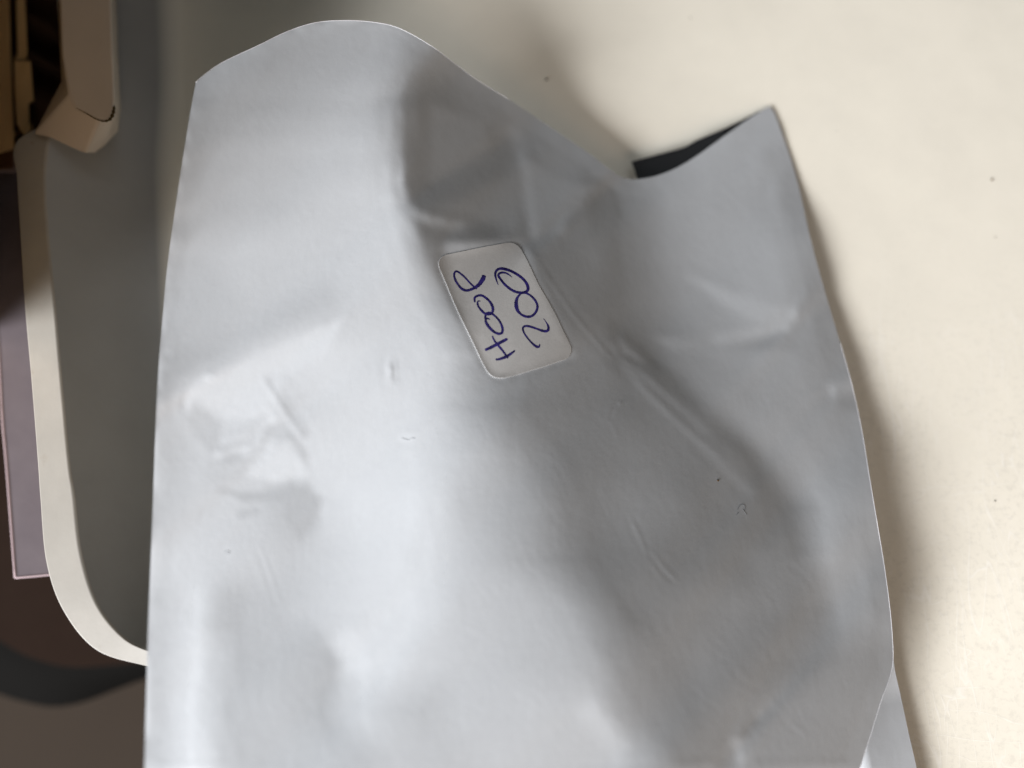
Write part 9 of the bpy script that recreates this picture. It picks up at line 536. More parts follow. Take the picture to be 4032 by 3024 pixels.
[6326,-2,0,5,-5,-5,-4,-3,3,8,14,18,21,29,31,25,20,19,19,18,17,14,9,4,5,7,6,4,3,3,3,1,0,0,0,-2,-3,-2,-5,-8,-7,-4,-1,0,2,2,3,8,10,12,16,20,24,29,32,33,34,32,27,23,18,13,12,10,9,6,3,1,1,-1,-5,-6,-5,-4,-5,-4,-5,-3,-4,-5,-4,-2,-3,-3,-5,-6,-7,-8,-9,-9,-8,-8,-9,-11,-11,-11,-11,-12,-13,-14,-15,-15,-15,-18,-20,-21,-22,-24,-23,-23,-22,-20,-21,-22,-24,-29,-33,-37,-41,-42,-43,-46,-48,-51,-53,-51,-50,-47,-47,-45,-42,-40,-39,-39,-38,-37,-39,-41,-45,-47,-49,-51,-56,-64,-69,-74,-79,-84,-88,-85,-81,-79,-84,-85,-74,-53,-39,-35,-38,-43,-47,-50,-55,-58,-60,-60,-61,-61,-63,-66,-70,-70,-71,-73,-75,-76,-79,-84,-86,-84,-80,-79,-80,-76,-72,-72,-71,-71,-69,-68,-68,-65,-64,-61,-56,-49,-40,-24],
[6335,-2,1,6,-4,-3,-3,0,4,9,16,20,24,28,30,25,22,20,21,19,17,13,7,3,5,6,5,3,2,3,1,0,-1,-2,-1,-2,-2,-4,-4,-7,-6,-2,2,3,4,4,4,8,10,14,16,21,27,31,31,32,32,30,25,19,15,13,11,9,8,5,2,1,-1,-3,-6,-6,-5,-5,-5,-6,-4,-4,-5,-4,-4,-3,-3,-4,-6,-6,-9,-9,-10,-9,-8,-10,-10,-10,-10,-11,-13,-13,-15,-15,-16,-15,-16,-19,-21,-21,-24,-25,-25,-23,-21,-21,-21,-22,-22,-27,-32,-34,-37,-40,-43,-44,-48,-49,-50,-49,-46,-44,-44,-43,-40,-37,-37,-37,-37,-37,-40,-43,-46,-50,-53,-56,-61,-67,-72,-78,-83,-86,-86,-82,-78,-83,-88,-81,-59,-39,-31,-35,-45,-53,-55,-54,-54,-57,-60,-61,-61,-62,-64,-68,-69,-71,-73,-74,-76,-78,-81,-85,-88,-82,-79,-80,-80,-75,-72,-71,-70,-69,-68,-67,-65,-64,-63,-59,-55,-48,-39,-24],
[6345,-2,1,7,-2,-1,-1,2,6,11,18,22,24,29,29,24,23,23,21,19,16,11,7,3,4,5,5,2,1,1,1,-1,-2,-2,-3,-2,-3,-4,-5,-4,-3,0,4,5,6,5,6,8,11,14,19,23,27,31,31,29,29,29,22,16,13,12,11,8,6,4,2,0,-2,-4,-7,-6,-6,-5,-6,-6,-4,-5,-5,-5,-3,-3,-4,-5,-7,-8,-10,-10,-9,-10,-9,-10,-11,-10,-10,-12,-14,-14,-15,-16,-17,-16,-18,-20,-21,-23,-25,-26,-25,-23,-21,-22,-21,-22,-22,-26,-28,-31,-34,-39,-42,-43,-45,-48,-46,-45,-43,-41,-41,-42,-38,-35,-35,-36,-36,-37,-41,-45,-49,-53,-57,-61,-66,-70,-75,-81,-85,-88,-84,-77,-78,-88,-88,-67,-42,-30,-32,-42,-51,-59,-61,-57,-54,-56,-59,-62,-63,-63,-66,-68,-70,-72,-73,-76,-77,-80,-82,-86,-86,-83,-80,-80,-81,-73,-72,-70,-68,-68,-66,-65,-64,-62,-61,-58,-53,-48,-37,-23],
[6356,-2,1,9,0,0,2,4,8,13,19,23,24,28,29,25,25,24,21,18,14,11,6,4,3,4,4,1,0,-1,0,-1,-2,-3,-3,-3,-4,-5,-3,-2,0,3,4,7,7,7,7,9,12,17,21,24,28,29,29,26,26,26,21,14,12,11,10,6,5,3,1,-1,-4,-4,-6,-7,-6,-5,-6,-6,-5,-6,-5,-5,-3,-4,-5,-7,-8,-8,-10,-11,-10,-10,-9,-11,-12,-11,-11,-13,-14,-14,-15,-17,-17,-19,-19,-21,-23,-24,-25,-26,-24,-23,-22,-23,-22,-23,-23,-24,-25,-29,-31,-37,-40,-41,-43,-44,-42,-41,-40,-39,-40,-39,-36,-33,-33,-35,-37,-39,-42,-48,-52,-56,-61,-65,-70,-73,-78,-83,-88,-87,-81,-74,-79,-88,-78,-50,-32,-32,-40,-49,-56,-61,-62,-60,-56,-56,-58,-63,-64,-65,-67,-69,-71,-72,-74,-77,-79,-81,-84,-86,-85,-82,-82,-82,-80,-72,-70,-68,-68,-66,-64,-64,-62,-61,-58,-56,-52,-47,-36,-23],
[6369,-1,0,11,2,2,4,5,10,14,20,22,24,28,30,27,27,24,20,16,13,10,7,4,3,3,2,-1,-1,-1,-1,-2,-2,-4,-3,-4,-4,-4,-2,2,2,4,6,7,8,9,9,11,14,19,23,25,26,28,26,24,22,23,18,13,12,10,9,5,4,2,-1,-3,-4,-5,-5,-6,-6,-6,-7,-6,-6,-5,-6,-5,-5,-5,-6,-8,-9,-8,-11,-11,-10,-10,-11,-11,-13,-11,-12,-14,-15,-14,-16,-17,-19,-20,-21,-23,-23,-24,-25,-25,-24,-23,-23,-23,-24,-24,-23,-24,-23,-25,-30,-34,-38,-38,-39,-40,-38,-36,-38,-38,-38,-36,-34,-32,-33,-34,-38,-41,-45,-50,-55,-60,-65,-69,-73,-76,-80,-86,-89,-86,-77,-74,-80,-79,-61,-38,-32,-40,-49,-55,-58,-61,-61,-60,-59,-58,-59,-62,-65,-67,-68,-71,-72,-73,-75,-77,-80,-83,-86,-87,-83,-81,-82,-83,-76,-73,-69,-68,-66,-65,-63,-61,-61,-59,-56,-55,-50,-45,-36,-22],
[6387,-3,0,12,3,4,5,8,10,16,19,22,23,30,31,30,26,24,18,15,12,10,6,4,2,2,0,-1,-2,-1,-1,-3,-3,-4,-4,-4,-4,-2,0,4,5,5,7,9,9,10,11,13,18,21,23,25,24,25,24,21,20,19,16,12,11,10,7,5,2,0,-2,-4,-5,-4,-5,-6,-7,-6,-7,-7,-6,-5,-6,-6,-6,-7,-8,-8,-9,-10,-11,-11,-11,-11,-11,-12,-13,-13,-12,-14,-15,-16,-16,-19,-20,-22,-23,-22,-23,-23,-25,-24,-24,-23,-24,-25,-24,-25,-24,-23,-22,-23,-27,-32,-34,-35,-35,-36,-34,-33,-35,-36,-36,-33,-33,-31,-33,-35,-40,-43,-47,-53,-59,-64,-69,-72,-76,-78,-83,-89,-88,-79,-74,-77,-80,-66,-44,-34,-38,-48,-56,-58,-60,-60,-59,-59,-61,-62,-61,-62,-65,-68,-69,-72,-72,-74,-76,-78,-82,-85,-89,-85,-82,-81,-81,-83,-75,-71,-69,-67,-64,-63,-62,-60,-58,-57,-55,-53,-49,-43,-35,-21],
[6409,-3,-4,13,3,6,7,9,12,16,19,21,25,30,33,30,25,23,17,14,11,8,6,4,2,1,-1,-2,-1,-1,-2,-4,-4,-4,-5,-4,-2,0,2,5,6,8,9,9,10,11,14,16,20,23,24,23,22,22,22,19,17,16,14,12,9,8,6,4,0,-1,-3,-4,-4,-4,-5,-7,-7,-6,-8,-8,-6,-6,-6,-7,-7,-8,-9,-9,-10,-11,-11,-12,-12,-11,-12,-13,-13,-13,-14,-14,-15,-17,-18,-20,-22,-23,-22,-21,-23,-23,-24,-24,-24,-25,-25,-25,-25,-25,-25,-23,-22,-21,-24,-29,-30,-31,-31,-32,-32,-30,-32,-33,-32,-31,-31,-32,-34,-38,-41,-46,-50,-56,-63,-68,-72,-75,-78,-81,-85,-89,-84,-72,-71,-81,-77,-53,-35,-34,-46,-55,-59,-60,-60,-60,-57,-58,-61,-65,-65,-64,-66,-68,-69,-72,-73,-75,-77,-79,-84,-88,-89,-84,-81,-81,-82,-82,-74,-70,-67,-65,-63,-61,-60,-58,-56,-56,-53,-51,-47,-42,-33,-21],
[6436,-4,-7,10,5,6,7,11,15,15,18,22,27,31,33,28,25,21,17,13,9,7,7,4,2,0,-2,-2,-2,-1,-3,-4,-4,-5,-5,-3,0,1,4,6,8,10,10,10,11,13,16,20,22,22,23,22,21,20,18,18,14,14,12,11,7,7,4,2,0,-3,-3,-4,-4,-4,-6,-7,-7,-7,-7,-9,-7,-6,-6,-8,-8,-9,-10,-11,-11,-12,-11,-12,-13,-12,-12,-13,-14,-14,-15,-15,-16,-18,-20,-21,-22,-22,-21,-21,-23,-23,-24,-25,-25,-25,-26,-25,-26,-26,-24,-23,-21,-21,-22,-25,-26,-26,-27,-30,-29,-27,-29,-29,-28,-30,-30,-33,-36,-40,-44,-49,-53,-60,-66,-71,-75,-77,-81,-83,-87,-89,-83,-70,-69,-75,-67,-44,-32,-39,-52,-60,-61,-60,-59,-59,-57,-58,-63,-65,-66,-66,-68,-68,-71,-71,-74,-76,-78,-82,-85,-89,-90,-84,-81,-81,-84,-77,-72,-69,-66,-63,-61,-59,-58,-56,-55,-53,-52,-49,-45,-41,-32,-20],
[6464,-4,-7,5,6,6,7,12,14,15,19,24,28,32,31,27,23,20,17,13,9,6,6,4,2,-1,-3,-2,-2,-2,-3,-4,-5,-5,-4,-1,1,4,5,7,10,10,11,12,12,16,19,22,22,22,21,21,19,18,16,15,13,11,11,9,7,4,3,0,-2,-3,-4,-4,-4,-5,-6,-7,-7,-7,-7,-9,-8,-6,-7,-8,-10,-10,-11,-12,-13,-12,-12,-13,-12,-13,-13,-13,-14,-15,-15,-16,-18,-20,-22,-21,-21,-20,-21,-22,-23,-24,-25,-25,-26,-25,-26,-25,-26,-26,-24,-23,-21,-20,-21,-22,-21,-21,-24,-26,-26,-25,-24,-26,-25,-28,-31,-34,-38,-43,-48,-52,-58,-63,-69,-73,-76,-80,-82,-84,-89,-91,-88,-76,-64,-58,-50,-40,-36,-44,-57,-63,-61,-58,-58,-58,-59,-61,-63,-65,-66,-67,-69,-69,-72,-73,-75,-77,-80,-84,-87,-91,-87,-84,-81,-81,-85,-74,-70,-67,-64,-61,-59,-57,-56,-54,-53,-51,-50,-47,-45,-39,-31,-19],
[6491,-4,-8,4,5,6,7,12,13,15,22,26,28,30,31,25,22,20,17,13,9,6,5,3,1,-2,-3,-3,-2,-2,-3,-4,-6,-4,-2,0,3,5,7,9,11,11,12,13,15,17,21,23,23,21,19,19,17,16,14,13,12,10,9,7,5,3,0,-1,-3,-4,-4,-4,-5,-6,-7,-7,-7,-6,-7,-8,-7,-8,-8,-10,-11,-12,-12,-14,-13,-13,-12,-13,-13,-14,-13,-13,-14,-16,-16,-17,-19,-22,-22,-21,-19,-19,-22,-23,-24,-25,-25,-25,-26,-26,-25,-25,-25,-26,-24,-23,-21,-19,-19,-19,-17,-18,-19,-23,-23,-21,-22,-22,-24,-28,-30,-35,-41,-46,-52,-56,-62,-67,-71,-75,-77,-81,-84,-87,-91,-95,-93,-79,-54,-37,-36,-41,-43,-51,-60,-62,-60,-57,-57,-59,-60,-62,-65,-66,-66,-67,-69,-71,-73,-75,-76,-79,-82,-85,-89,-90,-87,-83,-82,-83,-84,-72,-67,-64,-61,-58,-57,-55,-53,-53,-51,-49,-49,-45,-43,-38,-31,-18],
[6517,-5,-9,4,5,6,8,11,12,18,24,27,26,29,29,24,21,20,17,13,10,6,3,3,0,-2,-4,-4,-2,-2,-2,-5,-6,-3,0,3,4,6,9,11,12,11,13,14,17,20,21,23,23,21,17,17,16,14,12,11,11,9,6,5,3,1,-1,-3,-4,-4,-4,-4,-6,-7,-8,-6,-7,-6,-7,-7,-8,-9,-9,-12,-13,-13,-14,-14,-13,-13,-13,-14,-14,-13,-13,-14,-16,-16,-16,-19,-21,-22,-22,-20,-18,-20,-22,-24,-24,-25,-25,-26,-26,-26,-25,-24,-25,-25,-24,-22,-21,-18,-16,-15,-15,-14,-17,-19,-20,-18,-20,-20,-24,-27,-31,-36,-43,-49,-56,-61,-66,-70,-72,-76,-79,-81,-86,-91,-97,-98,-92,-72,-41,-22,-31,-45,-52,-55,-60,-60,-59,-57,-58,-59,-61,-63,-66,-67,-67,-67,-70,-72,-74,-76,-78,-81,-83,-87,-90,-91,-85,-83,-84,-86,-78,-70,-65,-61,-58,-55,-54,-53,-51,-51,-49,-48,-47,-44,-42,-36,-30,-18],
[6540,-5,-9,4,5,6,8,11,15,20,25,26,23,27,29,24,19,19,17,13,10,6,3,2,1,-2,-5,-5,-2,-2,-3,-5,-5,0,2,4,6,7,11,12,12,12,14,17,19,21,21,23,22,20,16,15,14,13,11,10,9,6,4,2,0,0,-3,-3,-3,-4,-5,-5,-7,-7,-7,-7,-6,-6,-7,-8,-9,-10,-11,-13,-14,-16,-14,-14,-13,-14,-13,-15,-14,-13,-13,-15,-17,-18,-18,-20,-21,-22,-20,-19,-19,-20,-24,-24,-24,-25,-26,-26,-26,-24,-25,-24,-24,-24,-23,-22,-20,-16,-13,-12,-11,-13,-14,-17,-17,-16,-18,-20,-23,-28,-32,-37,-45,-53,-60,-65,-69,-72,-74,-77,-80,-84,-89,-96,-100,-96,-84,-62,-32,-17,-30,-51,-57,-57,-57,-59,-58,-58,-59,-60,-62,-64,-67,-67,-67,-68,-70,-74,-75,-78,-79,-82,-86,-89,-91,-88,-87,-84,-84,-86,-74,-68,-62,-57,-55,-53,-51,-50,-50,-48,-48,-46,-45,-44,-40,-36,-29,-17],
[6561,-5,-9,5,6,6,8,13,17,21,25,23,21,26,29,22,19,19,17,13,10,6,2,2,0,-2,-5,-5,-3,-1,-4,-4,-2,1,5,5,6,9,12,13,12,14,16,19,20,22,21,22,21,18,15,14,13,12,10,8,6,4,1,0,-1,-3,-4,-4,-3,-3,-5,-6,-7,-7,-7,-6,-7,-6,-8,-9,-10,-12,-13,-14,-15,-16,-16,-13,-13,-14,-15,-14,-15,-14,-14,-16,-18,-18,-20,-21,-21,-21,-20,-18,-18,-22,-24,-24,-24,-26,-26,-26,-26,-24,-24,-23,-24,-23,-21,-20,-19,-14,-9,-8,-10,-11,-13,-15,-14,-15,-18,-20,-23,-29,-33,-39,-46,-56,-63,-69,-70,-73,-75,-79,-83,-87,-94,-100,-100,-90,-74,-53,-29,-18,-34,-52,-57,-56,-56,-57,-59,-58,-60,-61,-63,-66,-67,-67,-68,-68,-71,-76,-77,-78,-80,-84,-88,-90,-91,-88,-87,-87,-86,-86,-70,-64,-58,-54,-51,-50,-49,-47,-47,-47,-46,-45,-44,-42,-39,-36,-28,-17],
[6580,-5,-9,6,8,9,11,15,17,21,23,21,20,26,27,21,19,19,18,12,10,4,2,1,-1,-2,-6,-4,-2,-2,-3,-3,1,3,5,6,8,10,13,13,14,15,19,20,21,21,21,21,18,17,14,13,13,11,9,5,4,1,-1,-2,-3,-4,-5,-5,-3,-3,-5,-6,-7,-6,-7,-6,-7,-8,-9,-10,-12,-13,-15,-15,-16,-16,-16,-14,-14,-14,-15,-15,-15,-15,-15,-17,-18,-20,-20,-22,-20,-20,-19,-19,-19,-22,-25,-24,-25,-26,-26,-26,-25,-24,-23,-23,-23,-21,-20,-17,-16,-11,-7,-5,-9,-11,-11,-13,-13,-14,-17,-20,-24,-30,-34,-40,-49,-57,-66,-69,-72,-74,-77,-82,-87,-92,-98,-101,-96,-81,-65,-46,-29,-24,-36,-50,-54,-55,-56,-57,-58,-60,-61,-63,-64,-66,-67,-69,-68,-70,-73,-76,-78,-79,-82,-84,-89,-91,-92,-91,-89,-89,-89,-80,-68,-59,-54,-51,-48,-47,-46,-45,-45,-45,-44,-44,-43,-41,-39,-34,-28,-17],
[6595,-5,-7,7,11,11,14,15,18,19,21,20,21,24,24,22,20,19,17,12,9,4,2,0,-2,-2,-4,-4,-2,-2,-1,0,2,5,6,7,9,12,13,15,16,17,19,20,21,21,20,19,17,15,13,13,11,10,6,3,1,-1,-3,-3,-5,-5,-5,-5,-4,-3,-5,-6,-6,-6,-7,-7,-8,-8,-11,-11,-14,-14,-16,-16,-16,-17,-16,-14,-15,-14,-15,-16,-16,-15,-17,-17,-19,-20,-21,-20,-20,-20,-19,-19,-21,-23,-25,-25,-25,-25,-25,-25,-25,-23,-23,-22,-21,-20,-17,-15,-11,-9,-5,-6,-7,-9,-10,-12,-12,-14,-17,-21,-26,-32,-37,-43,-52,-60,-67,-71,-74,-76,-81,-86,-91,-95,-97,-95,-86,-72,-56,-42,-31,-31,-39,-48,-53,-56,-56,-58,-59,-61,-62,-64,-66,-67,-68,-70,-70,-72,-74,-78,-79,-81,-83,-86,-90,-91,-93,-90,-89,-89,-90,-75,-62,-55,-50,-47,-45,-44,-44,-43,-44,-43,-43,-43,-42,-40,-38,-34,-27,-17],
[6609,-5,-6,10,13,14,14,15,17,18,18,19,20,23,23,22,21,20,16,13,8,5,1,0,-1,-2,-3,-3,-2,-1,0,2,4,6,7,9,11,13,15,16,17,18,20,20,21,19,19,18,15,15,12,12,9,7,4,1,-1,-4,-4,-5,-6,-5,-6,-4,-4,-4,-5,-5,-6,-7,-7,-7,-9,-10,-12,-13,-14,-16,-17,-16,-17,-17,-15,-15,-15,-16,-15,-16,-17,-16,-17,-18,-20,-20,-20,-20,-20,-19,-20,-20,-22,-24,-24,-25,-25,-25,-24,-24,-24,-23,-21,-21,-19,-18,-14,-12,-9,-6,-4,-5,-6,-8,-9,-10,-12,-15,-18,-23,-28,-34,-41,-48,-55,-63,-70,-73,-77,-80,-85,-89,-93,-95,-93,-87,-77,-63,-49,-39,-33,-35,-42,-50,-53,-56,-58,-59,-60,-62,-64,-66,-67,-68,-69,-71,-72,-74,-77,-79,-81,-82,-85,-88,-90,-92,-92,-90,-88,-88,-86,-68,-57,-50,-47,-43,-43,-42,-42,-41,-42,-42,-42,-42,-41,-40,-37,-33,-27,-17],
[6621,-3,-4,14,17,15,14,13,14,16,17,18,20,21,23,23,21,20,17,12,9,4,2,0,-1,-2,-2,-2,-1,0,2,3,5,7,9,11,12,14,16,18,18,19,20,20,20,19,17,17,14,13,12,10,7,5,1,-1,-4,-5,-5,-7,-6,-6,-5,-5,-4,-4,-5,-5,-6,-7,-8,-8,-10,-11,-13,-14,-16,-17,-17,-17,-17,-16,-17,-15,-16,-15,-16,-17,-17,-17,-18,-19,-19,-20,-20,-19,-20,-20,-20,-22,-22,-24,-25,-25,-24,-24,-24,-23,-23,-21,-21,-19,-17,-14,-12,-9,-7,-4,-4,-3,-5,-7,-8,-10,-12,-16,-20,-25,-31,-37,-44,-52,-59,-66,-71,-77,-80,-84,-88,-91,-93,-92,-87,-79,-68,-57,-45,-38,-36,-39,-44,-50,-54,-57,-59,-60,-62,-63,-66,-66,-69,-69,-71,-72,-74,-76,-79,-80,-83,-84,-87,-89,-91,-92,-91,-90,-89,-88,-80,-59,-51,-46,-43,-41,-41,-40,-40,-41,-41,-41,-41,-41,-40,-39,-37,-33,-26,-17],
[6629,0,1,24,18,13,11,11,12,14,15,17,20,22,23,23,22,19,17,12,9,4,2,0,-1,-1,-1,-1,0,1,3,5,6,9,10,12,13,16,17,18,19,20,20,19,19,18,17,15,14,12,10,8,6,2,-1,-3,-5,-7,-7,-7,-6,-7,-5,-5,-4,-4,-5,-5,-6,-7,-9,-9,-11,-13,-13,-16,-16,-18,-17,-18,-17,-17,-16,-16,-16,-16,-17,-17,-17,-18,-18,-19,-20,-19,-20,-19,-20,-20,-21,-23,-23,-24,-24,-25,-24,-23,-23,-23,-21,-21,-19,-17,-15,-12,-10,-6,-5,-3,-3,-2,-4,-6,-7,-10,-13,-17,-22,-27,-34,-40,-47,-55,-62,-69,-74,-79,-83,-87,-90,-92,-92,-88,-81,-72,-62,-51,-44,-38,-38,-41,-46,-51,-55,-58,-60,-61,-63,-65,-67,-68,-69,-71,-72,-74,-76,-77,-80,-82,-84,-86,-88,-90,-91,-92,-91,-90,-89,-85,-69,-56,-48,-43,-41,-40,-39,-39,-40,-40,-41,-40,-41,-40,-40,-39,-36,-33,-26,-16],
]
ZB = np.cumsum(np.array(ZROWS, float), axis=1)*.01
ZP = np.pad(ZB, 1, 'edge'); ZB = ZB-(ZP[2:, 1:-1]+ZP[:-2, 1:-1]+ZP[1:-1, 2:]+ZP[1:-1, :-2]-4*ZB)/6
def zmap(u, v):
    """cubic B-spline of the height table (mm) at picture position"""
    x = (np.asarray(u, float)*SC-GX0)/GST; y = (np.asarray(v, float)*SC-GY0)/GST
    x = np.clip(x, 0, GNX-1.001); y = np.clip(y, 0, GNY-1.001)
    i = np.floor(x).astype(int); j = np.floor(y).astype(int); fx = x-i; fy = y-j
    def wts(t_): return [(1-t_)**3/6, (3*t_**3-6*t_**2+4)/6, (-3*t_**3+3*t_**2+3*t_+1)/6, t_**3/6]
    wx, wy = wts(fx), wts(fy); r = 0
    for b_ in range(4):
        for a in range(4):
            r = r+wx[a]*wy[b_]*ZB[np.clip(j+b_-1, 0, GNY-1), np.clip(i+a-1, 0, GNX-1)]
    return r
